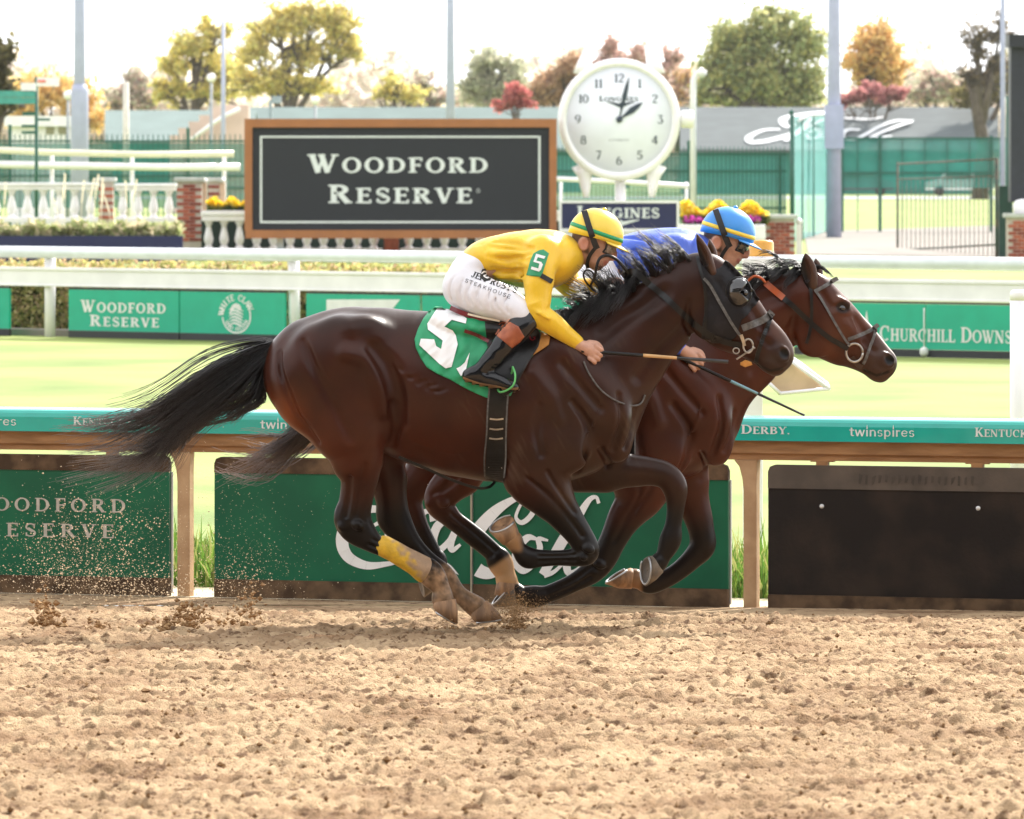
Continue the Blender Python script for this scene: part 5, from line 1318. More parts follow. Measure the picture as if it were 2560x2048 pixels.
b_ = drape('belt_buckle',[(1200,690),(1207,672),(1216,671),(1232,687),(1226,698),(1212,700)],J1['bvb'],F1,M['elastic'],J1['root'],lift=3.5,step=4,thick=.003)
on(J1['bvb'],ribbon2d([(-9,3,3),(-2,8,4),(5,5,3),(2,0,3),(-3,-2,3),(6,-7,3),(12,-2,2)]),1213,686,0,F1,M['whitecloth'],b_,'emblem',lift=7.5)
# ------------------------------------------------------------------ saddles, bridles, hood, whips
M['tackblack'] = mat('black_leather', (.007,.0065,.0065), .35, .3, 30, .1, 80, coat=.08, spec=.3)
M['tackgrey'] = mat('grey_webbing', (.10,.095,.09), .7, .3, 60)
M['tackred'] = mat('oxblood_leather', (.16,.012,.018), .35, .15, 20, coat=.2)
M['tackorange'] = mat('tan_leather', srgb(176,84,38), .4, .15, 20)
M['clothgreen'] = mat('green_saddle_cloth', (.012,.30,.125), .5, .06, 12, .2, 30, bdist=.006)
M['clothblue'] = mat('blue_saddle_cloth', (.03,.07,.36), .5, .06, 12, .2, 30)
M['metal'] = mat('bit_metal', (.45,.42,.38), .3, .2, 40, metal=.9)
M['piping'] = mat('green_rubber', (.10,.42,.12), .45, .1)
M['cream'] = M['cream']
M['padtan'] = mat('tan_pad', srgb(196,140,70), .7, .15, 20)
def saddle(fr, bv, dx, dy, label, clothm, number, HP, HQ):
    root = empty('saddle', fr.v(1230+dx,790+dy,0)+fr.base, label, 'saddle', 'racing saddles')
    off = Vector(root.location)-fr.base
    class FR2(Frame): pass
    f = Frame(fr.D, root.location)
    def q2(p): return [(a+dx,b+dy) for a,b in p]
    vp = Vox(1050+dx,1390+dx,-130,130,740+dy,880+dy,3.0)
    vp.limb([(1092+dx,803+dy,0,32,84),(1150+dx,816+dy,0,42,104),(1250+dx,824+dy,0,44,112),(1335+dx,826+dy,0,38,92)],8,6)
    _,Pp,Qp = vox_obj('saddle_pad', vp, f, clothm, root, None, 1)
    bv = bvh_of(np.vstack([HP,Pp]), np.vstack([HQ,Qp+len(HP)]))
    poly = [(1087,769),(1072,778),(1060,793),(1046,820),(1038,845),(1041,866),(1054,892),(1069,914),(1095,930),(1121,941),(1160,963),(1190,978),(1217,989),(1250,990),(1277,984),(1310,915),(1345,868),(1364,836),(1372,815),(1330,800),(1250,796),(1190,792),(1140,782),(1105,770)]
    cloths = []
    for sd in (-1,1):
        cloths.append(drape('saddle_cloth', q2(poly), bv, f, clothm, root, lift=5, step=6, side=sd, wrinkle=6.0, wscale=26, thick=.004))
        drape('flap', q2([(1212,800),(1330,800),(1352,832),(1345,862),(1318,906),(1284,972),(1262,986),(1240,950),(1222,890)]), bv, f, M['tackblack'], root, lift=13, step=9, side=sd, thick=.004)
        drape('pad_edge', q2([(1352,826),(1374,838),(1371,858),(1350,872),(1325,888),(1334,868)]), bv, f, M['padtan'], root, lift=9, step=7, side=sd, thick=.006)
        sw = strap('stirrup_leather', q2([(1310,810),(1303,850),(1288,890),(1279,916)]), 10, bv, f, M['tackblack'], root, lift=18, th=3, side=sd)
        ir = cord('stirrup_iron', [(a+dx,b_+dy,sd*y) for a,b_,y in ((1282,912,172),(1288,932,186),(1284,955,190),(1268,969,186),(1250,974,178),(1246,964,156),(1262,950,146),(1278,930,150),(1282,912,166))], 2.6, f, M['piping'], root)
    v = Vox(1090+dx,1370+dx,-90,90,740+dy,840+dy,3.0)
    v.limb([(1128+dx,786+dy,0,10,44),(1180+dx,795+dy,0,13,56),(1240+dx,800+dy,0,13,58),(1310+dx,797+dy,0,14,46),(1345+dx,792+dy,0,12,30)],8,6)
    vox_obj('seat', v, f, M['tackblack'], root, None, 1)
    strap('seat_edge', q2([(1126,768),(1150,778),(1185,790),(1215,796),(1233,806)]), 12, None, f, M['tackred'], root, ys=[-70,-84,-92,-96,-104], th=4)
    strap('seat_welt', q2([(1170,783),(1210,792),(1250,800)]), 5, None, f, M['cream'], root, ys=[-96,-102,-112], th=3)
    strap('red_strap', q2([(1162,824),(1190,834),(1222,850)]), 9, bv, f, M['tackred'], root, lift=14, th=2)
    g = strap('girth', q2([(1248,960),(1244,1010),(1241,1080),(1239,1140),(1236,1188),(1234,1202)]), 46, bv, f, M['tackblack'], root, lift=4, th=3)
    strap('girth', q2([(1248,960),(1244,1010),(1241,1080),(1239,1140),(1236,1188),(1234,1202)]), 46, bv, f, M['tackblack'], root, lift=4, th=3, side=1)
    for rw in (1041,1066,1090,1165):
        x = 1242-(rw-1040)*.03
        strap('buckle', q2([(x-17,rw),(x,rw+2),(x+17,rw)]), 4, bv, f, M['metal'], g, lift=8, th=2, n=3)
    for sx in (-24,24):
        strap('girth_edge', q2([(1248+sx,965),(1244+sx,1010),(1241+sx,1080),(1238+sx*1.1,1140),(1236+sx,1190)]), 4, bv, f, M['tackgrey'], g, lift=5.5, th=3)
    if number:
        c1 = lambda p: [(1000+x/3.317, 480+y/3.317) for x,y in p]
        bvc = None
        for nm,pl in (('digit',[(310,962),(400,968),(480,988),(556,1042),(548,1082),(432,1052),(372,1108),(440,1140),(466,1180),(482,1252),(432,1436),(384,1448),(330,1410),(166,1258),(178,1206),(288,1212),(306,1268),(345,1290),(358,1222),(236,1132),(230,1086),(270,1020)]),
                      ('corner_mark',[(581,1318),(552,1452),(510,1512),(472,1448),(505,1432),(540,1400)])):
            drape(nm, c1(pl), bv, f, M['whitecloth'], cloths[0], lift=9.0, step=4, wrinkle=6.0, wscale=26, thick=0)
        strap('girth_strap', [(998,1140),(1060,1166),(1130,1197),(1190,1217),(1222,1216),(1238,1203)], 7, None, f, M['tackblack'], root, ys=[-60,-60,-58,-50,-40,-30], th=3)
    return root
sd1 = saddle(F1, bv1, 0, 0, 'saddle with a green cloth numbered five on the dark bay horse', M['clothgreen'], True, P1, Q1)
fs1 = Frame(30.0, sd1.location)
sd2 = saddle(F2, bv2, 320, 6, 'saddle on the bay horse, hidden behind the front horse', M['clothblue'], False, P2, Q2)
on(bv1, dense(text2d('G',16,G_SLAB)[0],2), 1326, 850, -18, Frame(30.0,sd1.location), mat('red_letter',(.35,.02,.04),.5), sd1, 'letter', lift=18)

def ring(name, c, r, fr, m, parent, wire=2.4, sx=1.0, a0=0, a1=360):
    pts = [(c[0]+r*sx*math.cos(math.radians(a)),c[1]+r*math.sin(math.radians(a)),c[2]) for a in np.linspace(a0,a1,22)]
    return cord(name, pts, wire, fr, m, parent, n=1)
def near(bv, pts, lift=3):
    return [(a,b_,surf_y(bv,a,b_,-1)[0]-lift) for a,b_ in pts]
# ---- front horse: hood, bridle, reins
hd = empty('blinker_hood', F1.v(1800,760)+F1.base, 'black blinker hood with a domed eye cup on the front horse', 'hood')
fh = Frame(30.0, hd.location)
M['hood'] = mat('black_hood', (.008,.007,.009), .55, .3, 14, .25, 60, col2=(.03,.027,.03), mix=(.5,.8), spec=.25)
poly = [(1750,655),(1760,664),(1776,672),(1792,672),(1806,664),(1812,652),(1822,655),(1842,674),(1862,697),(1882,724),(1897,748),(1890,760),(1880,770),(1868,786),(1852,800),(1846,820),(1838,842),(1815,858),(1780,858),(1760,846),(1754,810),(1762,770),(1765,730),(1757,690)]
for sd in (-1,1): drape('hood_side', poly, bv1, fh, M['hood'], hd, lift=2.6, step=5, side=sd, thick=.003)
# eye cup: three quarters of a dome, open towards the front, on a stitched ring
ex,er = 1845,730; y0,_ = surf_y(bv1,ex,er,-1); vs=[]; fs=[]; n,k=26,8
for i in range(k+1):
    ph = math.pi/2*i/k
    for j in range(n+1):
        th = math.radians(40+280*j/n); rr_ = math.cos(ph)
        vs.append((ex+30*rr_*math.cos(th-.1)+2*math.sin(ph), y0-3-24*math.sin(ph), -(er+36*rr_*math.sin(th-.1))))
fs = [(i*(n+1)+j,i*(n+1)+j+1,(i+1)*(n+1)+j+1,(i+1)*(n+1)+j) for i in range(k) for j in range(n)]
me = bpy.data.meshes.new('eye_cup'); me.from_pydata([tuple(v) for v in fh.w(np.array(vs))],[],fs); me.polygons.foreach_set('use_smooth',[True]*len(fs))
M['cup'] = mat('eye_cup_plastic',(.012,.011,.012),.12,.2,coat=.8)
o = put('eye_cup', me, M['cup'], hd); sm = o.modifiers.new('t','SOLIDIFY'); sm.thickness = .003; sm.offset = 0
ring('cup_rim',(ex,er,y0-3),37,fh,M['tackblack'],o,wire=2.6,sx=.84)
b = MB(); b.lathe([(0,-7*F1.k),(5*F1.k,-6*F1.k),(8*F1.k,-3*F1.k),(9*F1.k,0),(8*F1.k,3*F1.k),(0,7*F1.k)],F1.v(1860,732,y0-4)+F1.base-hd.location,16,'y'); 
put('eye_behind_cup', b.data('eye'), M['eye'], o)
br1 = empty('bridle', F1.v(1860,850)+F1.base, 'black and grey bridle with reins on the hooded horse', 'bridle', 'bridles')
fb = Frame(30.0, br1.location)
strap('headstall',[(1742,640),(1748,668),(1757,700),(1762,735),(1763,790),(1756,846)],8,bv1,fb,M['tackblack'],br1,lift=5)
strap('cheek_strap',[(1758,695),(1775,715),(1800,760),(1828,808),(1850,840),(1860,856)],7,bv1,fb,M['tackgrey'],br1,lift=5.5)
for sd in (-1,1):
    strap('noseband',[(1854,820),(1880,810),(1905,800),(1924,787),(1931,780)],17,bv1,fb,M['tackgrey'],br1,lift=3,th=4,side=sd)
    strap('cross_strap',[(1930,786),(1920,810),(1906,845),(1894,882),(1889,906)],10,bv1,fb,M['tackblack'],br1,lift=4,th=3,side=sd)
yb = surf_y(bv1,1868,862,-1)[0]-6
ring('bit_ring',(1869,864,yb),17,fb,M['metal'],br1,wire=2.4,sx=.72)
strap('bit_keeper',[(1851,836),(1856,850),(1860,864)],8,bv1,fb,M['metal'],br1,lift=8,th=3)
cord('bit_shank',near(bv1,[(1840,898),(1858,886),(1872,876),(1886,868)],7),2.2,fb,M['metal'],br1)
ring('curb_buckle',(1839,876,yb-1),7,fb,M['metal'],br1,wire=1.6,sx=1.1)
drape('chin_pad',[(1850,906),(1862,900),(1878,904),(1880,912),(1862,918),(1850,912)],bv1,fb,M['padtan'],br1,lift=5,step=4,thick=.004)
strap('rein',[(1852,862),(1825,858),(1790,846),(1750,822),(1710,788),(1665,745),(1630,716),(1604,694),(1580,679)],15,bv1,fb,M['tackblack'],br1,lift=4,th=3,n=10)
strap('rein_wrap',[(1622,710),(1600,690),(1580,678),(1568,684),(1574,698)],16,None,fb,M['tackblack'],br1,ys=[-78,-76,-66,-40,-10],th=4)
cord('rein_loop',[(1572,684,-50),(1556,664,-56),(1536,645,-62),(1514,638,-66),(1498,646,-70),(1490,668,-74),(1486,692,-72),(1476,714,-60),(1490,728,10),(1512,722,56)],[4.5,4.5,4.2,4,3.8,3.6,3.4,3,3,3],fb,M['tackblack'],br1)
cord('rein_loop',[(1474,716,-60),(1462,700,-70),(1458,684,-74),(1466,674,-74),(1480,680,-72),(1488,700,-68)],2.4,fb,M['tackblack'],br1)
yy = [(1458,900),(1466,920),(1480,944),(1500,970),(1525,990),(1552,1004),(1582,1012),(1602,1006),(1612,986)]
cord('rein_end',near(bv1,yy,5),[2.4,2.2,2.2,2.2,2.2,2.2,2.2],fb,M['tackgrey'],br1)
# ---- rear horse
br2 = empty('bridle', F2.v(2120,850)+F2.base, 'dark bridle with a tan rein grip on the unhooded bay horse', 'bridle', 'bridles')
fc = Frame(31.0, br2.location)
strap('headstall',[(2016,684),(2022,706),(2026,735),(2027,790),(2022,830),(2014,858)],8,bv2,fc,M['tackblack'],br2,lift=3)
for sd in (-1,1):
    strap('browband',[(2034,728),(2052,719),(2072,708),(2086,700),(2094,696)],9,bv2,fc,M['tackgrey'],br2,lift=3,th=3,side=sd)
    strap('noseband',[(2118,848),(2140,840),(2165,830),(2186,819),(2196,812)],9,bv2,fc,M['tackgrey'],br2,lift=3,th=3,side=sd)
    strap('cross_strap',[(2190,822),(2182,845),(2172,870),(2162,898),(2156,910)],7,bv2,fc,M['tackgrey'],br2,lift=4,th=3,side=sd)
strap('cheek_strap',[(2038,728),(2052,748),(2076,790),(2098,828),(2112,850),(2122,862)],6,bv2,fc,M['tackgrey'],br2,lift=4)
yb = surf_y(bv2,2133,880,-1)[0]-5
ring('bit_ring',(2134,881,yb),23,fc,M['metal'],br2,wire=3.0,sx=.9)
strap('curb_strap',[(2128,892),(2136,904),(2146,914),(2154,918)],12,bv2,fc,mat('brown_leather',(.05,.022,.014),.4),br2,lift=5,th=3)
strap('rein',[(2118,872),(2095,858),(2068,842),(2035,815),(2005,788),(1980,764),(1955,743)],13,bv2,fc,M['tackblack'],br2,lift=4,th=3)
gr = strap('rein_grip',[(1957,744),(1935,726),(1912,706)],16,bv2,fc,M['tackorange'],br2,lift=5,th=3)
cord('rein_loop',[(1912,706,-62),(1900,694,-60),(1884,690,-56),(1870,700,-50),(1862,716,-30)],3.4,fc,M['tackorange'],br2)
# whips
def whip(fr, hand, tip, cols, label):
    a = Vector(hand); b_ = Vector(tip); base = fr.v(*hand)+fr.base
    root = empty('whip', base, label, 'whip', 'whips held by the jockeys'); f = Frame(fr.D, base)
    for nm,t0,t1,r0,r1,mm in cols:
        P0,P1 = a.lerp(b_,t0),a.lerp(b_,t1)
        cord(nm,[tuple(P0),tuple((P0+P1)/2),tuple(P1)],[r0,(r0+r1)/2,r1],f,mm,root,n=4)
M['whiptan'] = mat('tan_whip_band', srgb(200,160,110), .5); M['whipblue'] = mat('pale_blue_band', srgb(120,160,170), .5); M['whipgrey'] = mat('worn_black_whip',(.03,.03,.032),.4,.3,20)
whip(F1,(1452,874,-112),(1817,901,-112),(('handle',0,.42,4.6,4.4,M['tackblack']),('band',.421,.65,4.4,4.0,M['whiptan']),('shaft',.651,1,4.0,4.6,M['whipgrey'])),'whip with a pale band held level by the yellow jockey')
whip(F2,(1700,892,-122),(2006,1034,-124),(('handle',0,.40,4.6,4.2,M['tackblack']),('band',.401,.62,4.0,3.4,M['whipblue']),('shaft',.621,1,3.4,2.8,M['whipgrey'])),'whip with a blue grey band pointing down, held by the blue jockey')
# ------------------------------------------------------------------ stand out of view behind the camera, added to darken the near sides
gs = empty('unseen_grandstand', (0,-22,gz(-22)), 'tall stand out of view behind the camera, added to shade the near sides', 'building')
M['stand'] = mat('stand_wall', srgb(96,94,92), .8, .15, .4); M['standroof'] = mat('stand_roof', srgb(70,72,76), .8, .1, .4); M['standseat'] = mat('stand_seats', srgb(58,66,62), .8, .3, 1.5)
b = MB(); b.box(-110,110,-60,-58,0,27); b.build('rear_wall', M['stand'], gs)
b = MB(); b.box(-110,110,-60,-30,27.01,28); b.build('roof', M['standroof'], gs)
for i in range(8):
    b = MB(); b.box(-110,110,-24-i*4.2-4.19,-24-i*4.2,0,3.2+i*2.6); b.build('seat_tier', M['standseat'], gs)
for x_ in range(-100,101,25):
    b = MB(); b.box(x_-.4,x_+.4,-33,-32,8,27); b.build('column', M['stand'], gs)
# ------------------------------------------------------------------ beyond the turf course
def pbox(b, px0, px1, py0, py1, D, depth=.2, ground=False):
    A = W(px0,py1,D); B = W(px1,py0,D); b.box(A.x,B.x,D,D+depth,G0 if ground else A.z,B.z); return b
M['brickred'] = [mat('brick_%d'%i, c, .85, .2, 9, .2, 40) for i,c in enumerate((srgb(150,74,58),srgb(172,90,68),srgb(132,62,50)))]
M['mortar'] = mat('mortar', srgb(180,168,158), .9, .1)
M['capstone'] = mat('cap_stone', srgb(176,178,174), .8, .1)
M['navy'] = mat('navy_paint', srgb(18,22,74), .4, .05)
M['fence'] = mat('green_fence', srgb(22,86,72), .5, .1)
M['screen'] = mat('wind_screen', srgb(54,140,128), .8, .1, 2, alpha=.72)
M['screenpale'] = mat('pale_wind_screen', srgb(96,172,166), .8, .1, 2, alpha=.6)
M['concrete'] = mat('pale_concrete', srgb(128,120,112), .9, .06, .6)
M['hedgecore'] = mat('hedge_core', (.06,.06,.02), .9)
M['galv'] = mat('galvanised_pole', srgb(168,172,196), .6, .05, 3)
# clipped hedge behind the far rail
hb = FP(600,G0,1.3); hed = empty('hedge', hb, 'clipped yellowing hedge behind the far rail at left', 'hedge')
n = 26000; t = rng.random(n); A = FP(-500,0,1.0); B = FP(930,0,1.0)
Pn = np.array(A)[None]+t[:,None]*np.array(B-A)[None]+(rng.random(n)**1.7*.9)[:,None]*np.array(fn)[None]
Pn[:,2] = G0+rng.random(n)*(.93+.05*np.sin(t*60))
leaf_mesh('foliage', Pn-np.array(hb)[None], .05, [(.5,.42,.16),(.42,.4,.14),(.58,.4,.24),(.34,.34,.12),(.55,.46,.24)], 21, parent=hed)
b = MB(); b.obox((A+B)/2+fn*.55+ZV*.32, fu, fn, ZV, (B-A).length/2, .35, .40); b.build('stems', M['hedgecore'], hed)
b = MB(); b.obox((FP(-500)+FP(420))/2+fn*.6+ZV*(G0+.03), fu, fn, ZV, (FP(420)-FP(-500)).length/2, .28, .05); b.build('hedge_kerb', M['concrete'], None, 'pale concrete kerb at the foot of the hedge', 'kerb', loc=FP(100,G0,.6))
# concrete apron and path at right
b = MB(); b.quadmesh([W(2020,0,156).xy.to_3d()+ZV*(G0+.02),W(2700,0,150).xy.to_3d()+ZV*(G0+.02),W(2640,0,232).xy.to_3d()+ZV*(G0+.02),W(2010,0,205).xy.to_3d()+ZV*(G0+.02)],[(0,1,2,3)])
b.build('path', M['concrete'], kind='structure', label='pale concrete path by the gate')
b = MB(); b.quadmesh([Vector((-120,378,G0+.02)),Vector((120,378,G0+.02)),Vector((120,402,G0+.02)),Vector((-120,402,G0+.02))],[(0,1,2,3)])
b.build('road', mat('road', (.28,.29,.3), .9, .05), kind='structure')
# raised planting bed with dark edging, left
D = 146
bd = MB(); pbox(bd,-260,456,590,614,D,.3,True); bed = bd.build('bed_edging', M['navy'], None, 'dark navy edging of the raised bed at left', 'planter', loc=W(100,612,D))
n = 5000; t = rng.random(n)
Pn = np.stack([W(-260,0,D).x+(W(446,0,D).x-W(-260,0,D).x)*t, D+.3+rng.random(n)*1.2, W(0,592,D).z+rng.random(n)**1.5*(.16+.14*np.abs(np.sin(t*23)+.5*np.sin(t*61)))],-1)
sb = empty('shrub_bed', W(100,592,D+.6), 'low green and straw coloured shrubs in the raised bed', 'shrub')
leaf_mesh('foliage', Pn-np.array(W(100,592,D+.6))[None], .12, [(.34,.38,.16),(.45,.46,.24),(.7,.6,.4),(.26,.3,.12),(.6,.55,.36)], 22, elong=2.2, parent=sb)
gp = []
for k in range(14):
    x = W(-60+rng.random()*460,0,D+1).x; y = D+.4+rng.random()*1.0; z0 = W(0,590,D).z; h_ = .6+.8*rng.random(); le = rng.normal(.05,.09)
    gp.append((x,y,z0,h_,le))
b = MB()
for x,y,z0,h_,le in gp:
    b.quadmesh([(x-.006,y,z0),(x+.006,y,z0),(x+le*.4+.006,y,z0+h_*.6),(x+le*.4-.006,y,z0+h_*.6)],[(0,1,2,3)]); b.quadmesh([(x+le*.4-.014,y,z0+h_*.6),(x+le*.4+.014,y,z0+h_*.6),(x+le+.02,y,z0+h_),(x+le-.02,y,z0+h_*1.02)],[(0,1,2,3)])
gcol = mat('straw', srgb(226,214,190), .8, .1, trans=.3)
b.build('plume_grass', gcol, None, 'tall straw coloured plume grass in the left bed', 'grass', kind='stuff')

# brick pillars, laid brick by brick
brick_me = {}
def pillar(px0, px1, py0, py1, D, label, cap=(True,), bricks=True, depth=None):
    A = W(px0,py1,D); B = W(px1,py0,D); w_ = B.x-A.x; dp = depth or w_
    root = empty('brick_pillar', (A.x+w_/2,D,A.z), label, 'pillar', 'brick pillars of the garden wall')
    b = MB(); b.box(A.x+.015,B.x-.015,D+.015,D+dp-.015,G0,B.z); b.build('mortar_core', M['mortar'], root)
    bh,bw = .082,.235; rows = int((B.z-A.z)/bh); nx_ = max(1,int(round(w_/bw))); bw = w_/nx_
    key = round(bw,3)
    if key not in brick_me:
        brick_me[key] = []
        for i in range(3):
            mb = MB(); mb.box(-bw/2+.008,bw/2-.008,0,.06,.008,bh-.008); me = mb.data('brick'); me.materials.append(M['brickred'][i]); brick_me[key].append(me)
    for r_ in range(rows):
        for c in range(nx_+(r_%2)):
            x = A.x+bw*(c+.5)-(bw/2 if r_%2 else 0)
            if x-bw/2 < A.x-.01 or x+bw/2 > B.x+.01:
                continue
            o = bpy.data.objects.new('brick', brick_me[key][random.randrange(3)]); COL.objects.link(o); o.parent = root
            o.location = Vector((x,D-.005+random.random()*.006,A.z+r_*bh))-root.location
    b = MB(); b.box(A.x-.06,B.x+.06,D-.06,D+dp+.06,B.z,B.z+.10); b.build('cap_stone', M['capstone'], root, bevel=.02)
    return root
pillar(441,505,455,604,150,'brick pillar with a grey cap beside the white planter')
pillar(519,549,455,560,151.5,'narrow brick pillar behind, right of the tall pillar')
pillar(246,284,455,548,151.5,'brick pillar between the two balustrade spans at left')
pillar(1912,1988,548,655,149,'brick pillar right of the yellow flowers')
pillar(2520,2612,545,660,149,'brick pillar under the navy column at the right edge')
# white corner pilasters with ball tops
for px,D,lab in ((510,150.5,'white pilaster between the two brick pillars'),(556,151.6,'white pilaster left of the big sign'),(1998,149.5,'slim white pilaster beside the right brick pillar')):
    b = MB(); tp = 458 if px<1000 else 560; pbox(b,px-7,px+7,tp,600 if px<1000 else 650,D,.14); 
    root = b.build('pilaster', mat('pale_pilaster',srgb(226,196,172),.7) if px==510 else (bpy.data.materials['pale_pilaster'] if px<1000 else M['white']), None, lab, 'post', loc=W(px,600,D))
    c = W(px,tp,D); b = MB(); b.lathe([(.05,0),(.08,.03),(.08,.08),(.03,.12),(0,.13)],(c.x,D+.07,c.z),10); b.build('ball_top', M['white'], root)
# balustrades
def balustrade(px0, px1, top, base, D, label, nb, rail_px=18, base_px=12):
    A = W(px0,base,D); B = W(px1,top,D); root = empty('balustrade', (A.x,D,A.z), label, 'balustrade', 'white balustrades')
    rz = rail_px/S*D; bz = base_px/S*D
    b = MB(); b.box(A.x,B.x,D-.05,D+.3,B.z-rz*.45,B.z); b.box(A.x+.02,B.x-.02,D-.01,D+.26,B.z-rz,B.z-rz*.45-.002); b.build('top_rail', M['white'], root, bevel=.015)
    b = MB(); b.box(A.x,B.x,D-.02,D+.28,A.z,A.z+bz); b.build('base_rail', M['white'], root, bevel=.015)
    h_ = B.z-rz-A.z-bz-.004
    prof = [(.9,0),(.9,.06),(.5,.09),(.62,.13),(.95,.25),(1.0,.36),(.78,.55),(.52,.75),(.5,.84),(.75,.87),(.55,.9),(.9,.93),(.9,1)]
    R_ = min(.105,(B.x-A.x)/nb*.33); me = MB().lathe([(r_*R_,z*h_) for r_,z in prof],(0,0,0),12).data('baluster'); me.materials.append(M['white'])
    for i in range(nb):
        o = bpy.data.objects.new('baluster', me); COL.objects.link(o); o.parent = root
        o.location = Vector((A.x+(B.x-A.x)*(i+.5)/nb,D+.12,A.z+bz+.002))-root.location
    return root
balustrade(-110,245,457,556,151,'white balustrade at the far left behind the bed',9)
balustrade(286,441,459,556,151,'white balustrade between two brick pillars at left',4)
balustrade(502,617,527,633,148,'short white balustrade with yellow flowers on top, left of the sign',3,rail_px=26)
balustrade(620,955,527,633,148.6,'white balustrade under the left half of the big sign',8,rail_px=26)
balustrade(1000,1400,527,633,148.6,'white balustrade under the right half of the big sign',9,rail_px=26)
b = MB(); pbox(b,960,996,560,640,148.2,.4,True); b.build('brick_pier', M['brickred'][0], None, 'brick pier seen below the middle of the big sign', 'pillar', loc=W(978,600,148.2))
M['darkgap'] = mat('dark_hedge',(.012,.03,.022),.9)
b = MB(); pbox(b,503,1400,545,640,149.4,.2,True); b.build('dark_backing', M['darkgap'], None, 'dark green backing behind the balusters', 'screen', loc=W(900,640,149.4))
# flower masses
def flowers(px0,px1,py0,py1,D,label,cols,n,seed,deep=1.0,sz=.09):
    A = W(px0,py1,D); B = W(px1,py0,D); r = np.random.default_rng(seed); t = r.random(n)
    bump = .75+.25*np.sin(t*17+seed)
    P = np.stack([A.x+(B.x-A.x)*t, D+r.random(n)*deep, A.z+(B.z-A.z)*bump*r.random(n)**.6],-1)
    root = empty('flower_bed', (A.x,D,A.z), label, 'flowers', 'flower masses')
    up = P[:,2] > A.z+(B.z-A.z)*.35
    leaf_mesh('blossoms', P[up]-np.array(root.location)[None], sz, cols, seed, elong=1.0, parent=root)
    leaf_mesh('foliage', P[~up]-np.array(root.location)[None], sz, [(.1,.16,.04),(.2,.22,.06),(.06,.1,.03)], seed+1, parent=root)
    return root
flowers(518,640,494,527,148.1,'yellow chrysanthemums on the left planter',[(.85,.62,.02),(.8,.5,.02),(.85,.7,.1)],1500,31)
f_ = flowers(1705,1922,503,560,148.5,'broad mass of yellow chrysanthemums behind the blue helmet',[(.88,.66,.03),(.82,.52,.02),(.86,.74,.15)],4200,32)
flowers(1712,1760,540,566,148.2,'purple flowers below the yellow ones, left of the blue helmet',[(.5,.06,.35),(.6,.12,.45)],500,33)
flowers(1868,1900,538,562,148.2,'purple flowers below the yellow ones, right of the blue helmet',[(.5,.06,.35),(.6,.12,.45)],300,34)
b = MB(); pbox(b,1698,1914,562,600,148,.6); pbox(b,1704,1906,600,650,148.1,.5,True); b.build('white_planter', M['white'], None, 'white stone planter under the yellow flowers at right', 'planter', loc=W(1800,650,148), bevel=.02)

# ------------------------------------------------------------------ the big dark sign
D = 146.5
M['charcoal'] = mat('charcoal_face', srgb(26,28,38), .7, .04, 2); M['copper'] = mat('copper_frame', srgb(156,98,58), .55, .06, 3); M['signwhite'] = mat('sign_white', (.68,.7,.72), .6, .03)
sg = empty('sponsor_sign', W(1000,594,D), 'big charcoal sign reading WOODFORD RESERVE in a copper frame', 'sign')
b = MB(); pbox(b,630,1374,318,576,D,.12); b.build('face', M['charcoal'], sg)
for (a,c,e,g) in ((611,1392,297,318.5),(613,1392,575.5,596),(611,630.5,318.5,575.5),(1373.5,1392,318.5,575.5)):
    b = MB(); pbox(b,a,c,e,g,D-.08,.25); b.build('frame', M['copper'], sg)
for (a,c,e,g) in ((650,1351,340,344.5),(650,1351,553,558),(650,655,344.6,552.9),(1346,1351,344.6,552.9)):
    b = MB(); pbox(b,a,c,e,g,D-.012,.01); b.build('border_line', M['signwhite'], sg)
def ptext(txt, px0, px1, py0, py1, D, m, parent, font=G_SLAB, name='lettering', **k):
    A = W(px0,py1,D); q,_ = text2d(txt,(py1-py0)/S*D,font,width=(px1-px0)/S*D,**k); return letters(q,A,(1,0,0),(0,0,1),m,parent,.006) if py1-py0 > 8 else flat_print(name,q,A,(1,0,0),(0,0,1),m,parent,.006)
ptext('Woodford',772,1228,386,432,D,M['signwhite'],sg,gap=.17); ptext('Reserve',822,1190,462,508,D,M['signwhite'],sg,gap=.17)
ptext('O',1191,1201,472,482,D,M['signwhite'],sg,G_SANS)
for px in (700,1300):
    b = MB(); pbox(b,px-8,px+8,590,650,D+.3,.1,True); b.build('leg', M['galv'], sg)

# ------------------------------------------------------------------ the watch-shaped clock and its navy sign
D = 147.0; K = D/S
cc = W(1548,299,D); ck = empty('clock', W(1551,560,D), 'giant white wristwatch shaped clock on a post', 'clock')
M['dial'] = mat('dial', (.82,.83,.94), .5, .03, 2); M['clockink'] = mat('clock_ink', (.03,.045,.07), .5); M['case'] = mat('case_white',(.84,.81,.84),.25,.04,3,coat=.3)
def disc(name, c, r0, prof, m, parent, n=48): b = MB(); b.lathe([(r*r0,h) for r,h in prof],c,n,'y'); return b.build(name,m,parent)
disc('case',(cc.x,D,cc.z),153*K,[(.0,.5),(.96,.5),(1.0,.35),(1.0,.05),(.97,-.06),(.92,-.10),(.88,-.08),(.86,-.02),(.0,-.02)],M['case'],ck)
dial = disc('dial',(cc.x,D-.035,cc.z),153*K,[(.0,0.01),(.87,.01),(.87,0),(.0,0)],M['dial'],ck)
r_ = 103*K
for i in range(1,13):
    a = math.radians(90-30*i); s_ = str(i); q,tw = text2d(s_,21*K,G_SERIF,gap=.02)
    x = cc.x+r_*math.cos(a)*1.0; z = cc.z+r_*math.sin(a)*1.0
    letters(q,Vector((x-tw/2,D-.035,z-10*K)),(1,0,0),(0,0,1),M['clockink'],dial,.006)
ptext('Longines',1498,1597,240,253,D-.036,M['clockink'],dial)
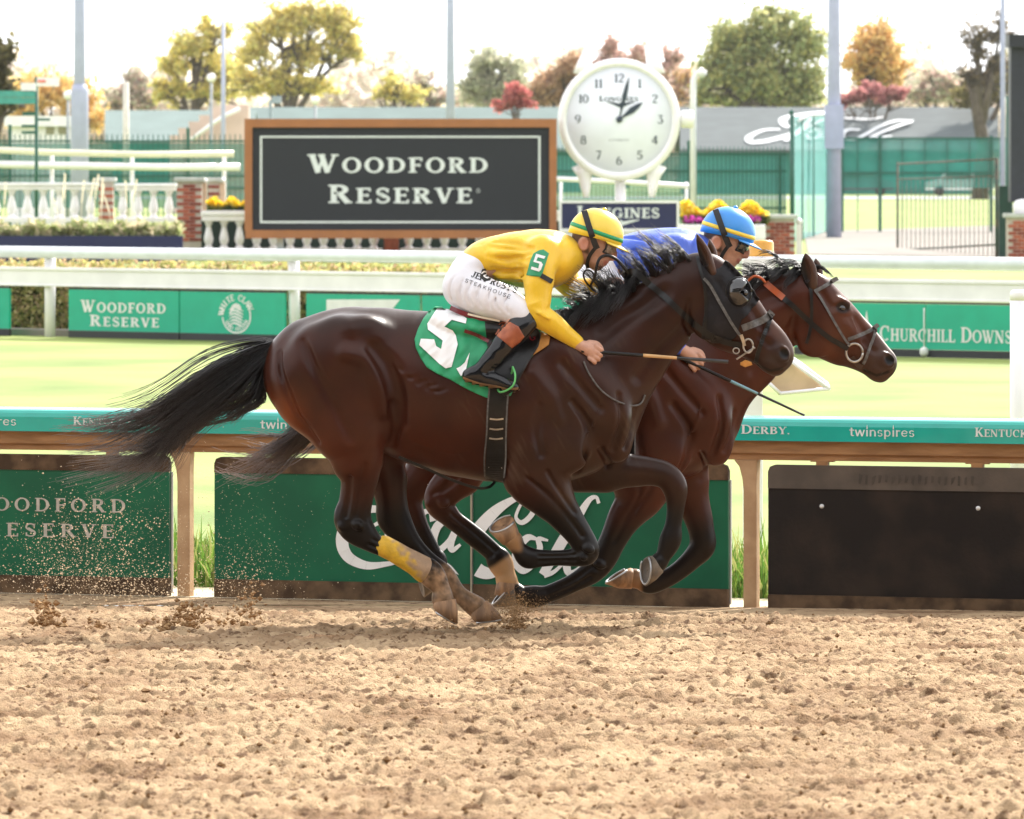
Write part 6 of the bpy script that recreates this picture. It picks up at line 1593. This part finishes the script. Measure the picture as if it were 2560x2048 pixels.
def wing(px,py,sx,m,parent,D):
    q = ribbon2d([(-38*sx,6,2),(-20*sx,2,6),(0,-3,9),(20*sx,2,6),(38*sx,6,2)])+[[(-7*sx,0),(0,-16*sx),(7*sx,0),(0,6)]]
    o = W(px,py,D); flat_print('emblem',[[(x*K,y*K) for x,y in p] for p in q],o,(1,0,0),(0,0,1),m,parent,.006)
wing(1552,261,.9,M['clockink'],dial,D-.036)
ptext('AUTOMATIC',1522,1574,348,353,D-.036,M['clockink'],dial,G_THIN)
def hand(a, L, w_, off):
    d = Vector((math.sin(math.radians(a)),0,math.cos(math.radians(a)))); p = Vector((d.z,0,-d.x)); c = Vector((cc.x,D-.05-off,cc.z)); b = MB()
    prof = [(-.08,.4),(.0,.3),(.2,.35),(.55,1.0),(.8,.7),(1.0,.08)]
    vs = [c+d*L*t+p*w_*k for t,k in prof]+[c+d*L*t-p*w_*k for t,k in prof]; n=len(prof)
    fs=[(i,n+i,n+i+1,i+1) for i in range(n-1)]; b.quadmesh(vs,fs); b.quadmesh([v+Vector((0,.01,0)) for v in vs],[tuple(reversed(f)) for f in fs]); b.build('hand',M['clockink'],ck)
hand(13,108*K,6*K,.0); hand(54,72*K,8*K,.02)
disc('hub',(cc.x,D-.085,cc.z),8*K,[(0,.04),(1,.04),(1,0),(0,-.01)],M['clockink'],ck,16)
# crown, lugs, post
b = MB(); b.lathe([(18*K,0),(22*K,.04),(22*K,.26),(18*K,.3),(0,.31)],(0,0,0),14)
b.v = [(W(1702,0,D).x+z, D+.22+y, W(0,298,D).z+x) for x,y,z in b.v]; b.build('crown',M['case'],ck)
for sx in (-1,1):
    for up in (1,-1):
        pts = [W(1548+sx*(92 if up>0 else 96),299-up*112,D),W(1548+sx*(86 if up>0 else 86),299-up*140,D),W(1548+sx*(78 if up>0 else 84),299-up*168,D),W(1548+sx*(70 if up>0 else 82),299-up*(188 if up>0 else 194),D)]
        b = MB(); b.tube([p+Vector((0,.22,0)) for p in pts],[24*K,18*K,13*K,7*K],12); b.build('lug',M['case'],ck)
b = MB(); p = W(1551,450,D); b.tube([(p.x,D+.25,p.z+.1),(p.x,D+.25,G0)],13*K,14); b.build('post',M['white'],ck)
D = 146.2
ls = empty('navy_sign', W(1548,570,D), 'navy sign with white LONGINES lettering below the clock', 'sign')
b = MB(); pbox(b,1404,1692,508,572,D,.1); b.build('face',M['navy'],ls)
for (a,c,e,g) in ((1398,1698,502,508),(1398,1698,572,580),(1398,1404,508,572),(1692,1698,508,572)):
    b = MB(); pbox(b,a,c,e,g,D-.03,.16); b.build('frame',M['white'],ls)
ptext('Longines',1443,1651,515,545,D,M['signwhite'],ls)
wing(1552,556,1.2,M['signwhite'],ls,D)
b = MB(); pbox(b,1396,1700,580,655,D+.02,.3,True); b.build('plinth',M['white'],ls)
# navy column at the right edge
b = MB(); pbox(b,2527,2640,90,505,150.5,.8,False); c_ = b.build('navy_column', mat('dark_navy',srgb(34,36,50),.5), None, 'tall dark navy column at the right edge', 'column', loc=W(2560,505,150.5))
b = MB(); pbox(b,2523,2650,86,118,150.3,1.2); b.build('column_head', mat('dark_navy_head',srgb(26,28,40),.5), c_)
b = MB(); c = W(2556,520,149.6); b.lathe([(.14,0),(.2,.05),(.22,.2),(.15,.32),(.0,.36)],(c.x,149.6,c.z-.15),14); b.build('white_urn', M['white'], None, 'small white urn at the foot of the navy column', 'urn', loc=W(2556,540,149.6))
# ------------------------------------------------------------------ fences
def fence(px0, px1, top, rail_rows, base, D, label, posts, npick, screen=None, D1=None, pick_top=None, group='green metal fences'):
    """picket fence; D at px0, D1 at px1"""
    D1 = D1 or D; A = W(px0,0,D); B = W(px1,0,D1); A.z = B.z = 0; u = (B-A).normalized(); nn = Vector((-u.y,u.x,0))
    L = (B-A).length; root = empty('metal_fence', A+ZV*G0, label, 'fence', group)
    def P(px): return rail_pt(A,B,px)
    def zz(row,p): return CZ-(row-HZ)/S*p.y
    zt = zz(pick_top or top,A); 
    for rw in rail_rows:
        b = MB(); b.obox((A+B)/2+ZV*(zz(rw,A)),u,nn,ZV,L/2,.02,.03); b.build('fence_rail', M['fence'], root)
    mb = MB(); mb.obox((0,0,(zt+G0)/2),u,nn,ZV,.014,.014,(zt-G0)/2); me = mb.data('picket'); me.materials.append(M['fence'])
    for i in range(npick):
        o = bpy.data.objects.new('picket', me); COL.objects.link(o); o.parent = root; o.location = A+u*L*(i+.5)/npick-Vector(root.location)
    for px,row in posts:
        p = P(px); b = MB(); b.obox(p+ZV*(zz(row,p)+G0)/2,u,nn,ZV,.05,.05,(zz(row,p)-G0)/2); b.build('fence_post', M['fence'], root)
    if screen:
        b = MB(); z1 = zz(screen[0],A); z0 = zz(screen[1],A); b.quadmesh([A+nn*.06+ZV*z0,B+nn*.06+ZV*z0,B+nn*.06+ZV*z1,A+nn*.06+ZV*z1],[(0,1,2,3)]); b.build('wind_screen', screen[2], root)
    return root
fence(-200,620,352,(353,440,470),500,196,'green picket fence with tall posts at left',((25,312),(213,316),(470,320)),64,(358,520,M['screen']),pick_top=336)
fence(1380,1966,384,(386,428,520),520,190,'green picket fence behind the clock',((1722,352),(1950,385)),56,(390,560,M['screenpale']),pick_top=366)
fence(2060,2620,345,(346,432),560,205,'tall green chain fence behind the gate at right',((2105,345),(2200,340),(2478,340)),10,(348,470,M['screen']),pick_top=346)
# folded pale screen panels at the gate
b = MB(); rt = empty('screen_panels', W(1985,600,178), 'pale teal mesh screens folded at an angle beside the gate', 'screen')
edges = [(1983,292,604,178),(2005,292,598,184),(2033,290,590,192),(2066,288,578,202)]
for i in range(3):
    (a,t0,b0,d0),(c,t1,b1,d1) = edges[i],edges[i+1]; m_ = MB(); m_.quadmesh([W(a,b0,d0),W(c,b1,d1),W(c,t1,d1),W(a,t0,d0)],[(0,1,2,3)]); m_.build('mesh_panel', M['screenpale'], rt)
for a,t0,b0,d0 in edges:
    m_ = MB(); p0 = W(a,b0,d0); p1 = W(a,t0-4,d0); m_.tube([(p0.x,d0-.05,G0),(p1.x,d0-.05,p1.z)],.035,8); m_.build('pole', M['fence'], rt)
m_ = MB(); m_.tube([W(1998,300,180),W(2020,287,186),W(2060,285,195),W(2085,289,200)],.05,8); m_.build('hoop', M['white'], rt)
b = MB(); p = W(1979,285,186); b.tube([(p.x,186,G0),(p.x,186,p.z)],.05,8); b.lathe([(.06,0),(.08,.05),(0,.14)],p,8); b.build('gate_post', M['fence'], None, 'green gate post with a finial left of the pale screens', 'post', loc=(p.x,186,G0))
# gate standing open
gt = empty('gate', W(2490,640,150), 'rusty green barred gate standing open on the concrete path', 'gate')
M['rustgreen'] = mat('rusty_green', srgb(52,74,66), .7, .3, 4, col2=srgb(96,84,70))
def gpt(t,row,z=None): 
    d = 168+(152-168)*t; return W(2244+(2492-2244)*t,row,d)
def gbar(t0,r0,t1,r1,r_=.03,nm='bar'): b = MB(); b.tube([gpt(t0,r0),gpt(t1,r1)],r_*.75,6); b.build(nm, M['rustgreen'], gt)
gbar(0,410,1,398,.04,'rail'); gbar(0,448,1,440,.03,'rail'); gbar(0,625,1,612,.035,'rail'); gbar(0,405,0,638,.04,'stile'); gbar(1,395,1,652,.06,'stile')
for i in range(1,22): gbar(i/22,446-8*i/22,i/22,640+4*i/22,.014)
b = MB(); p = W(2512,465,151); pbox(b,2498,2532,465,604,152,.25,True); b.build('gate_box', mat('dark_green_box',srgb(24,62,54),.5), None, 'dark green box post at the hinge side of the gate', 'post', loc=W(2515,640,152))
b = MB(); p = W(2520,240,158); b.tube([(p.x,158,G0),(p.x,158,p.z)],.05,8); b.build('thin_green_pole', M['fence'], None, 'thin green pole left of the navy column', 'pole', loc=(p.x,158,G0))
# white gate poles at left, sweeping rails
def bent(name, pts, r_, m_, label, cat, D):
    b = MB(); b.tube([W(x,y,D) for x,y in pts],r_,10); return b.build(name, m_, None, label, cat, loc=W(pts[0][0],pts[0][1],D))
bent('barrier_pole',[(-80,372),(120,381),(350,386),(585,385)],.088,M['cream'],'upper cream barrier pole behind the left balustrade','pole',170)
bent('barrier_pole',[(-80,410),(200,415),(400,418),(600,418)],.100,M['white'],'lower white barrier pole behind the left balustrade','pole',170)
for px in (130,330,560):
    b = MB(); p = W(px,385,170.2); b.tube([(p.x,170.2,G0),(p.x,170.2,p.z)],.05,8); b.build('barrier_stand', M['white'], None, {130:'leftmost',330:'middle',560:'rightmost'}[px]+' white stand carrying the barrier poles', 'post', loc=(p.x,170.2,G0))
bent('barrier_pole',[(1392,447),(1560,455),(1722,466)],.065,M['white'],'thin white rail passing behind the clock post','pole',165)
for px in (1402,1716):
    b = MB(); p = W(px,455,165.2); b.tube([(p.x,165.2,G0),(p.x,165.2,p.z)],.04,8); b.build('rail_stand', M['white'], None, 'white stand at the %s end of the thin rail by the clock'%('left' if px<1500 else 'right'), 'post', loc=(p.x,165.2,G0))

# ------------------------------------------------------------------ far buildings
M['roofgrey'] = mat('grey_roof', srgb(84,92,94), .85, .08, .6, stretch=(1,.3,6)); M['roofpale'] = mat('pale_green_roof', srgb(100,118,115), .85, .06, .6)
M['wallteal'] = mat('teal_wall', srgb(46,118,106), .8, .08, .5); M['palebrick'] = mat('pale_brick', srgb(206,180,172), .9, .08, 1)
M['pane'] = mat('window_pane', (.3,.28,.2), .2, .1); M['windowwhite'] = M['white']
def shed(px0,px1,ridge,eave,D,label,roofm,wallm,depth=14,over=4):
    root = empty('barn', W((px0+px1)/2,HZ+60,D), label, 'building', 'long low barns beyond the fence')
    A = W(px0,eave,D); B = W(px1,eave,D); R0 = W(px0,ridge,D+depth/2); R1 = W(px1,ridge,D+depth/2)
    b = MB(); b.box(A.x+.4,B.x-.4,D+.6,D+depth-.6,G0,A.z-.05); b.build('wall', wallm, root)
    b = MB(); ed = Vector((0,.0,-.18))
    vs = [A,B,R1,R0,Vector((B.x,D+depth,A.z)),Vector((A.x,D+depth,A.z))]; 
    b.quadmesh(vs+[v+ed for v in vs],[(0,1,2,3),(3,2,4,5),(6,9,8,7),(9,11,10,8),(0,6,7,1),(1,7,8,2),(2,8,10,4),(4,10,11,5),(5,11,9,3),(3,9,6,0)])
    b.build('roof', roofm, root)
    return root
shed(262,640,276,352,440,'pale green roofed barn at left behind the fence',M['roofpale'],M['wallteal'])
shed(520,1480,268,372,455,'long pale roofed barn behind the big sign',M['roofpale'],M['wallteal'])
rb = shed(1700,2496,268,374,430,'grey roofed barn with white script on its roof at right',M['roofgrey'],M['wallteal'])
# roof script, traced as strokes and laid on the slope
A = W(1700,374,430); R0 = W(1700,268,437); sl = (R0-A)
def roof2(px,py):       # a point of the picture brought onto the roof slope (by row between eave and ridge)
    t = (374-py)/(374-268); y = 430+7*t
    return ((px-1700)/S*y, t*sl.length)
ford = [[(2120,286,4),(2100,274+14,10),(2060,282,14),(1990,290,18),(1958,300,22),(1965,318,16),(1990,314,8)],
        [(2060,300,10),(2000,330,16),(1930,352,22),(1880,358,20),(1874,344,18),(1910,328,14),(1950,326,10)],
        [(2030,296,16),(2000,330,16),(1962,356,14)],
        [(2090,298,12),(2130,300,14),(2175,302,12),(2208,296,8)],
        [(2020,336,8),(2045,328,14),(2050,344,14),(2025,352,12),(2018,340,8)],
        [(2060,352,12),(2080,330,12),(2100,330,10)],
        [(2150,330,10),(2115,332,14),(2105,348,14),(2130,356,12),(2160,344,12),(2200,322,14),(2240,308,14),(2284,308,8)],
        [(2280,310,12),(2220,330,14),(2180,350,14),(2230,346,6)]]
for i,st in enumerate(ford): flat_print('script_stroke', ribbon2d([(*roof2(x,y),w_/S*433) for x,y,w_ in st]), A, (1,0,0), sl.normalized(), M['signwhite'], rb, .04+.02*i, step=.002)
# small white kiosk and stepped pale gable at left
kk = empty('kiosk', W(100,350,230), 'small white kiosk with two windows at left', 'building')
b = MB(); pbox(b,20,182,316,356,230,4,True); b.build('wall', M['white'], kk); b = MB(); pbox(b,10,190,290,316,229.7,4.6); b.build('roof', M['white'], kk)
for a in (115,146):
    b = MB(); pbox(b,a,a+20,318,336,229.95,.04); b.build('window', M['pane'], kk)
b = MB()
gb = empty('stepped_gable', W(520,340,280), 'pale brick stepped gable wall behind the left fence', 'building')
for i,(a,c,t_) in enumerate(((425,446,338),(446,472,320),(472,498,304),(498,530,288),(530,560,268),(560,622,262))):
    b = MB(); pbox(b,a,c,t_,380,280,1,True); b.build('wall_step', M['palebrick'], gb)
b = MB(); b.tube([W(478,350,279.5),W(520,318,279.5),W(560,290,279.5),W(600,272,279.5)],.11,6); b.build('coping', M['white'], gb)
# parked vehicles glimpsed through the screen
def van(px,row,D,label,m_,w_=80,h_=34):
    root = empty('parked_car', W(px,row+h_*.5,D), label, 'car', 'cars parked beyond the fence'); k = D/S
    g = G0+.02; x = W(px,0,D).x; L_ = w_*k/2; H_ = 1.5
    pr = [(-1,.25),(-1,.52),(-.86,.6),(-.6,.66),(-.42,.98),(.35,1),(.62,.68),(.92,.6),(1,.5),(1,.25)]
    b = MB(); n = len(pr); vs = [(x+a*L_,D,g+c*H_) for a,c in pr]+[(x+a*L_,D+1.7,g+c*H_) for a,c in pr]
    b.quadmesh(vs,[(i,n+i,n+(i+1)%n,(i+1)%n) for i in range(n)]); b.f += [tuple(range(n)),tuple(reversed(range(n,2*n)))]; b.sm += [0,0]; b.mi += [0,0]
    b.build('body', m_, root)
    b = MB(); b.quadmesh([(x+a*L_,D-.01,g+c*H_) for a,c in ((-.52,.68),(.5,.68),(.3,.94),(-.38,.93))],[(0,1,2,3)]); b.build('window', M['eye'], root)
    for a in (-.6,.6):
        b = MB(); b.lathe([(0,-.03),(.2,-.03),(.32,0),(.32,.2),(0,.2)],(x+a*L_,D-.02,g+.32),14,'y'); b.build('wheel', M['black'], root)
cw = mat('car_white',(.7,.72,.75),.3,.03,coat=.4); cd = mat('car_dark',(.05,.06,.08),.3,.03,coat=.4)
van(2400,440,408,'white car beyond the gate',cw,170); van(2150,440,410,'dark car behind the pale screens',cd,170)

# ------------------------------------------------------------------ poles and signs standing far off
def pole(name, px, top, D, r0, r1, m_, label, cat='pole', base=None):
    root = empty(name, (W(px,0,D).x,D,G0), label, cat, 'tall poles in the infield'); p = W(px,top,D)
    b = MB(); b.tube([(p.x,D,G0),(p.x,D,(p.z+G0)/2),(p.x,D,p.z)],[r0,(r0+r1)/2,r1],14); b.build('shaft', m_, root)
    return root
q_ = pole('light_pole',199,-420,185,.19,.13,M['galv'],'thick galvanised light pole at left'); 
b = MB(); b.lathe([(.25,0),(.25,4.2),(.19,4.4)],(W(199,0,185).x,185,G0),14); b.build('sleeve', M['galv'], q_)
pole('light_pole',1126,-420,240,.19,.1,M['galv'],'slim galvanised light pole above the big sign')
q_ = pole('light_pole',2085,-420,190,.22,.14,M['galv'],'galvanised light pole right of the round tree')
b = MB(); b.box(W(2062,0,190).x,W(2108,0,190).x,189.7,190.3,W(0,372,190).z,W(0,262,190).z); b.build('equipment_box', M['galv'], q_)
pole('light_pole',2507,-300,200,.08,.07,M['galv'],'thin pole left of the navy column top')
pole('flag_pole',558,50,255,.10,.07,M['galv'],'thin grey pole in front of the large yellow tree')
pole('wood_pole',315,205,215,.12,.1,mat('pale_wood',srgb(214,206,196),.8),'pale wooden pole left of the stepped gable')
def lamp(px, row, D, label):
    root = pole('street_lamp',px,row+14,D,.06,.05,mat('lamp_grey',srgb(150,154,160),.5) if 'lamp_grey' not in bpy.data.materials else bpy.data.materials['lamp_grey'],label,'street lamp')
    p = W(px,row+14,D); b = MB(); b.lathe([(.05,0),(.13,.06),(.17,.17),(.13,.28),(0,.33)],p,12); b.build('globe', M['white'], root)
lamp(528,192,235,'white globe lamp left of the thin grey pole'); lamp(788,248,250,'white globe lamp just above the big sign'); lamp(170,236,225,'white globe lamp beside the thick light pole')
rl = empty('curved_lamp', (W(1733,0,188).x,188,G0), 'pale curved neck lamp post right of the clock', 'street lamp')
b = MB(); b.tube([(W(1733,0,188).x,188,G0),W(1733,230,188),W(1734,200,188),W(1740,188,188),W(1752,184,188)],.09,10); b.build('curved_shaft', M['white'], rl)
b = MB(); b.lathe([(.06,-.1),(.16,-.02),(.18,.1),(0,.2)],W(1752,186,188),12); b.build('lamp_head', M['white'], rl)
# direction signs at left
ds = empty('direction_sign', (W(91,0,160).x,160,G0), 'green signpost with stacked direction boards at left', 'sign')
b = MB(); p = W(91,192,160); b.tube([(p.x,160,G0),(p.x,160,p.z)],.045,8); b.build('post', M['fence'], ds)
M['signteal'] = mat('sign_teal',srgb(70,150,140),.6,.1); M['signred'] = mat('sign_red',srgb(230,120,110),.6)
for nm,a,c,e,g,m_ in (('board',92,148,194,216,M['white']),('board',52,90,207,229,M['white']),('board',-30,88,227,243,M['signteal']),('board',-30,88,244,260,M['signteal']),('arm',56,90,280,289,M['fence']),('arm',95,125,296,302,M['fence']),('arm',54,90,312,319,M['fence']),('arm',54,90,328,335,M['fence'])):
    b = MB(); pbox(b,a,c,e,g,159.85,.05); b.build(nm, m_, ds)
b = MB(); pbox(b,94,114,200,206,159.82,.02); b.build('red_stripe', M['signred'], ds)
b = MB(); pbox(b,680,702,240,258,200,.5); pbox(b,672,680,250,300,200,.3,True); b.build('camera_housing', mat('housing',srgb(150,160,172),.4), None, 'grey loudspeaker housing above the left part of the sign', 'equipment', loc=W(680,290,200))

# ------------------------------------------------------------------ haze in the air
hm = bpy.data.materials.new('haze'); hm.use_nodes = True; hn_ = hm.node_tree.nodes; hn_.remove(hn_['Principled BSDF'])
pv = hn_.new('ShaderNodeVolumePrincipled'); pv.inputs['Density'].default_value = .00006; pv.inputs['Color'].default_value = (.97,.98,1,1); pv.inputs['Anisotropy'].default_value = .2
hm.node_tree.links.new(pv.outputs[0], hn_['Material Output'].inputs['Volume'])
b = MB(); b.box(-1000,1000,-40,3050,-1.4,34); hz = b.build('haze', hm, kind='stuff', label='thin pale haze over the whole place')
# ------------------------------------------------------------------ trees
M['bark'] = mat('bark', (.09,.07,.055), .9, .2, 3); M['barkpale'] = mat('pale_bark', (.2,.16,.13), .9, .2, 3)
def tree(label, px, D, base_row, clumps, cols, n, leaf=.3, trunk=(.3,.12), limbs=(), seed=0, bark=None, lean=0, group='autumn trees beyond the barns'):
    """clumps: (px,row,rx,ry) ellipses of the crown in the picture"""
    D = D*1.45 if D > 250 else D; leaf = leaf*(.68 if D > 250 else .7); trunk = (trunk[0]*1.3,trunk[1]*1.3); n = int(n*1.9)
    r = np.random.default_rng(seed); x = W(px,0,D).x; root = empty('tree', (x,D,G0), label, 'tree', group); k = D/S
    areas = np.array([c[2]*c[3] for c in clumps],float); areas /= areas.sum(); PP = []; twigs = []
    for (cx_,cr_,rx,ry),a in zip(clumps,areas):
        m_ = int(n*a); nsub = max(9,int(rx*ry/130)); c0 = W(cx_,cr_,D)
        sub = r.standard_normal((nsub,3)); sub /= np.linalg.norm(sub,axis=1)[:,None]; sub *= (.35+.65*r.random((nsub,1))**.5)
        pick = r.integers(0,nsub,m_); sr = .16+.2*r.random(nsub)
        tt_ = r.random((m_,1))**.55; q_ = sub[pick]*tt_*1.12+r.standard_normal((m_,3))*(.05+.11*tt_)+np.array([0,0,.12])*tt_**2
        twigs.append((c0,sub*np.array([rx*k,min(rx,ry)*k,ry*k])[None]))
        PP.append(np.array(c0)[None]+q_*np.array([rx*k,min(rx,ry)*k*1.0,ry*k])[None])
    PP = np.vstack(PP)
    leaf_mesh('crown', PP-np.array(root.location)[None], leaf, cols, seed, parent=root)
    bm_ = bark or M['bark']; b = MB(); top = W(px+lean,min(c[1] for c in clumps)+30,D)
    p0 = Vector((x,D,G0)); pts = [p0,p0.lerp(top,.35)+Vector((trunk[0]*.4,0,0)),p0.lerp(top,.7)-Vector((trunk[0]*.5,0,0)),top]
    b.tube(pts,[trunk[0],trunk[0]*.75,trunk[0]*.45,trunk[1]*.4],8)
    st = W(px,base_row,D)
    for cx_,cr_,rx,ry in clumps:
        e = W(cx_,cr_,D); s0 = p0.lerp(top,.35+.25*r.random()); mid_ = s0.lerp(e,.5)+Vector((0,0,-.12*abs(e.x-s0.x)))
        b.tube([s0,mid_,e],[trunk[0]*.5,trunk[0]*.34,.05],6)
        for _ in range(7):
            e2 = e+Vector((r.normal()*rx*k*.7,r.normal()*.6,r.normal()*ry*k*.6)); b.tube([mid_.lerp(e,.4),mid_.lerp(e2,.7)+Vector((0,0,.1)),e2],[trunk[0]*.16,trunk[0]*.09,.03],5)
    for c0,sv in twigs:
        for d_ in sv[:14]:
            e = c0+Vector(d_)*1.05; b.tube([c0,c0.lerp(e,.5)+Vector((r.normal()*.2,0,-.1)),e],[.075,.05,.022],4,cap=False)
    b.build('trunk', bm_, root)
    return root
YG = [(.78,.68,.26),(.82,.7,.22),(.66,.64,.25),(.86,.74,.34)]; OR = [(.78,.5,.2),(.74,.54,.22),(.8,.6,.3)]; GR = [(.42,.46,.22),(.5,.52,.25),(.34,.4,.19),(.64,.6,.28)]
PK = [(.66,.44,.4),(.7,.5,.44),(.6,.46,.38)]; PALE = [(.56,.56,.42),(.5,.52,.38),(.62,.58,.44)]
tree('orange yellow tree behind the direction sign at left',130,330,330,[(90,230,70,60),(190,250,70,70),(230,300,50,50),(60,290,60,50)],[(.84,.6,.22),(.86,.66,.3),(.78,.56,.22)],3600,.34,seed=1)
tree('dark sparse branches at the left edge',-30,210,330,[(10,160,34,60),(-20,220,60,60),(20,250,30,30)],[(.14,.13,.07),(.2,.17,.08)],900,.22,seed=2)
tree('yellow green tree with leaning limbs left of the large yellow tree',470,345,270,[(480,120,60,50),(540,80,50,40),(440,170,50,40),(560,180,70,60),(520,230,90,40),(420,230,50,36)],YG,4200,.36,(.5,.15),seed=3,lean=40)
tree('tall airy yellow tree above the big sign',700,340,270,[(700,60,90,50),(790,40,70,50),(850,70,60,60),(640,120,60,50),(760,130,70,50),(870,130,50,40),(660,200,90,50),(770,220,80,36)],YG+[(.6,.5,.2)],6200,.34,(.5,.15),seed=4,lean=40)
tree('small bare branched yellow tree left of the middle pole',985,350,270,[(990,200,40,40),(1010,240,60,30),(960,240,40,26)],YG,700,.3,(.25,.1),seed=5)
tree('pale grey green tree right of the middle pole',1225,370,290,[(1220,170,60,50),(1270,190,50,50),(1200,220,60,50),(1240,250,90,36)],PALE,3000,.36,seed=6)
tree('low red maple left of the clock',1290,300,300,[(1300,230,44,36),(1280,262,50,28)],[(.55,.16,.16),(.6,.22,.2)],1300,.3,(.2,.1),seed=7)
tree('rust coloured tree behind the left side of the clock',1390,335,300,[(1380,220,60,50),(1420,180,60,50),(1350,250,60,40)],[(.5,.32,.2),(.56,.38,.24)],2600,.34,seed=8)
tree('pinkish bare topped tree behind the top of the clock',1560,360,300,[(1530,130,60,40),(1600,150,60,50),(1640,210,50,50),(1500,180,60,50),(1670,160,40,50)],PK,2400,.34,(.3,.1),seed=9)
tree('big rounded green tree right of the clock',1890,320,268,[(1930,70,80,60),(1850,110,80,60),(2000,110,70,70),(1790,180,80,60),(1900,190,100,70),(2010,210,70,60),(1760,240,50,36),(1850,250,80,30),(1960,255,90,26)],GR+[(.45,.42,.16)],9500,.36,(.6,.2),seed=10)
tree('orange tree right of the big green tree',2180,335,268,[(2180,110,70,60),(2220,150,60,60),(2150,170,50,50),(2200,210,60,40)],OR,4200,.36,(.4,.15),seed=11)
tree('pink red shrub tree below the orange tree',2190,300,268,[(2170,230,50,30),(2230,240,50,26),(2120,250,40,22)],[(.55,.24,.24),(.6,.3,.28)],1500,.3,(.2,.1),seed=12)
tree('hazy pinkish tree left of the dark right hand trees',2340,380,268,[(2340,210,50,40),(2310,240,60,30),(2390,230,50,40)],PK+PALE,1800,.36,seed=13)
tree('dark bare branched tree at right',2450,260,268,[(2440,110,60,60),(2480,170,50,50),(2420,190,50,40),(2500,80,50,50)],[(.14,.12,.09),(.22,.17,.1)],900,.24,(.4,.14),seed=14)
tree('yellowing dark tree behind the thin right pole',2460,300,268,[(2470,220,60,40),(2430,240,60,30),(2520,200,40,60)],[(.3,.26,.1),(.2,.17,.08),(.4,.34,.14)],2400,.3,(.4,.14),seed=15)
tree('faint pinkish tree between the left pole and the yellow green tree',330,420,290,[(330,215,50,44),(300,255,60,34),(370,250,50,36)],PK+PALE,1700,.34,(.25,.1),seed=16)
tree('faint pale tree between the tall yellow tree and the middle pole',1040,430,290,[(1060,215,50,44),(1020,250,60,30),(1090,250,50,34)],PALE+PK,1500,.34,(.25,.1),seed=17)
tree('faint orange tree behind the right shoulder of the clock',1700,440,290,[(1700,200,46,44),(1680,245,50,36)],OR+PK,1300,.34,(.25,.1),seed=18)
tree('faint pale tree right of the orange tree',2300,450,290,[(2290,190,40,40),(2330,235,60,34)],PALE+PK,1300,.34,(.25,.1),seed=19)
# far wood closing the horizon
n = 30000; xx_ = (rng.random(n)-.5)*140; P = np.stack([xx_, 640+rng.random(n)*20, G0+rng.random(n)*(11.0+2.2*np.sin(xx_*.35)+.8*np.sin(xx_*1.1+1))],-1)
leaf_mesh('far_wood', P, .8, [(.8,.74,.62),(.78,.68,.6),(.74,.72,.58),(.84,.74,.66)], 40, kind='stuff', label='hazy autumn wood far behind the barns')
# ------------------------------------------------------------------ dirt thrown up by the hooves
r = np.random.default_rng(77)
def px_cloud(cx_,cr_,sx,sr,n,D,sy=.35):
    x = cx_+r.standard_normal(n)*sx; rw = cr_+r.standard_normal(n)*sr; y = D+r.standard_normal(n)*sy
    return np.stack([(x-1280)/S*y, y, CZ-(rw-HZ)/S*y],-1)
def splash(name, parts, label, m_):
    P = np.vstack([p for p,_ in parts]); R_ = np.concatenate([q for _,q in parts]); keep = P[:,2] > .03*(30-P[:,1])-.01
    blobs(name, P[keep], R_[keep], m_, 9, kind='stuff', label=label)
def rad(n,a,b_): return a+(b_-a)*r.random(n)**3
n1 = 2300
cl = [(px_cloud(230,1360,110,75,n1,31.2,.5), rad(n1,.001,.005)),(px_cloud(150,1420,90,50,900,31.0,.4), rad(900,.0012,.004)),(px_cloud(600,1440,70,50,700,31.0,.4), rad(700,.0012,.004)),(px_cloud(480,1330,200,110,1200,31.4,.4), rad(1200,.001,.0028)),(px_cloud(340,1470,150,26,1400,30.8,.4), rad(1400,.0015,.006))]
M['dustgrain'] = mat('flying_grain', srgb(196,174,142), .95, .3, 40, col2=srgb(226,208,180), spec=.1)
M['thrown'] = mat('thrown_clod', srgb(124,94,64), .95, .3, 40, col2=srgb(170,138,100), spec=.1)
splash('flying_grains', cl, 'fine dirt grains flying behind the horses', M['dustgrain'])
def heap(name, cx_,row0,w_,h_,n,D,label,lean=0,big=.016):
    t = r.random(n); x = cx_+r.standard_normal(n)*w_*(1-.6*t)+lean*t; rw = row0-h_*t**1.6*(.7+.6*r.random(n)); y = D+r.standard_normal(n)*.12
    P = np.stack([(x-1280)/S*y,y,CZ-(rw-HZ)/S*y],-1); return (P, rad(n,.003,big)*(1-.4*t))
splash('thrown_clods', [heap('',135,1584,30,100,300,30.3,'',-30,.034),heap('',245,1590,36,34,170,30.3,'',0,.03),heap('',440,1594,60,80,520,30.3,'',40,.03),heap('',600,1566,40,100,220,30.5,'',30,.022),heap('',330,1592,110,24,220,30.3,'',0,.024),heap('',1275,1570,22,70,420,29.95,'',30,.013),heap('',1310,1530,30,30,160,30.0,'',40,.006),heap('',1120,1572,24,30,90,29.9,'',0,.008)], 'dark clods of dirt kicked up by the hooves', M['thrown'])
n2 = 2600
splash('hoof_spray', [(px_cloud(1280,1525,24,26,n2,29.9,.12), rad(n2,.001,.0035)),(px_cloud(1320,1515,32,14,700,29.95,.12), rad(700,.0008,.002))], 'puff of dirt in front of the planted hind hoof', M['thrown'])
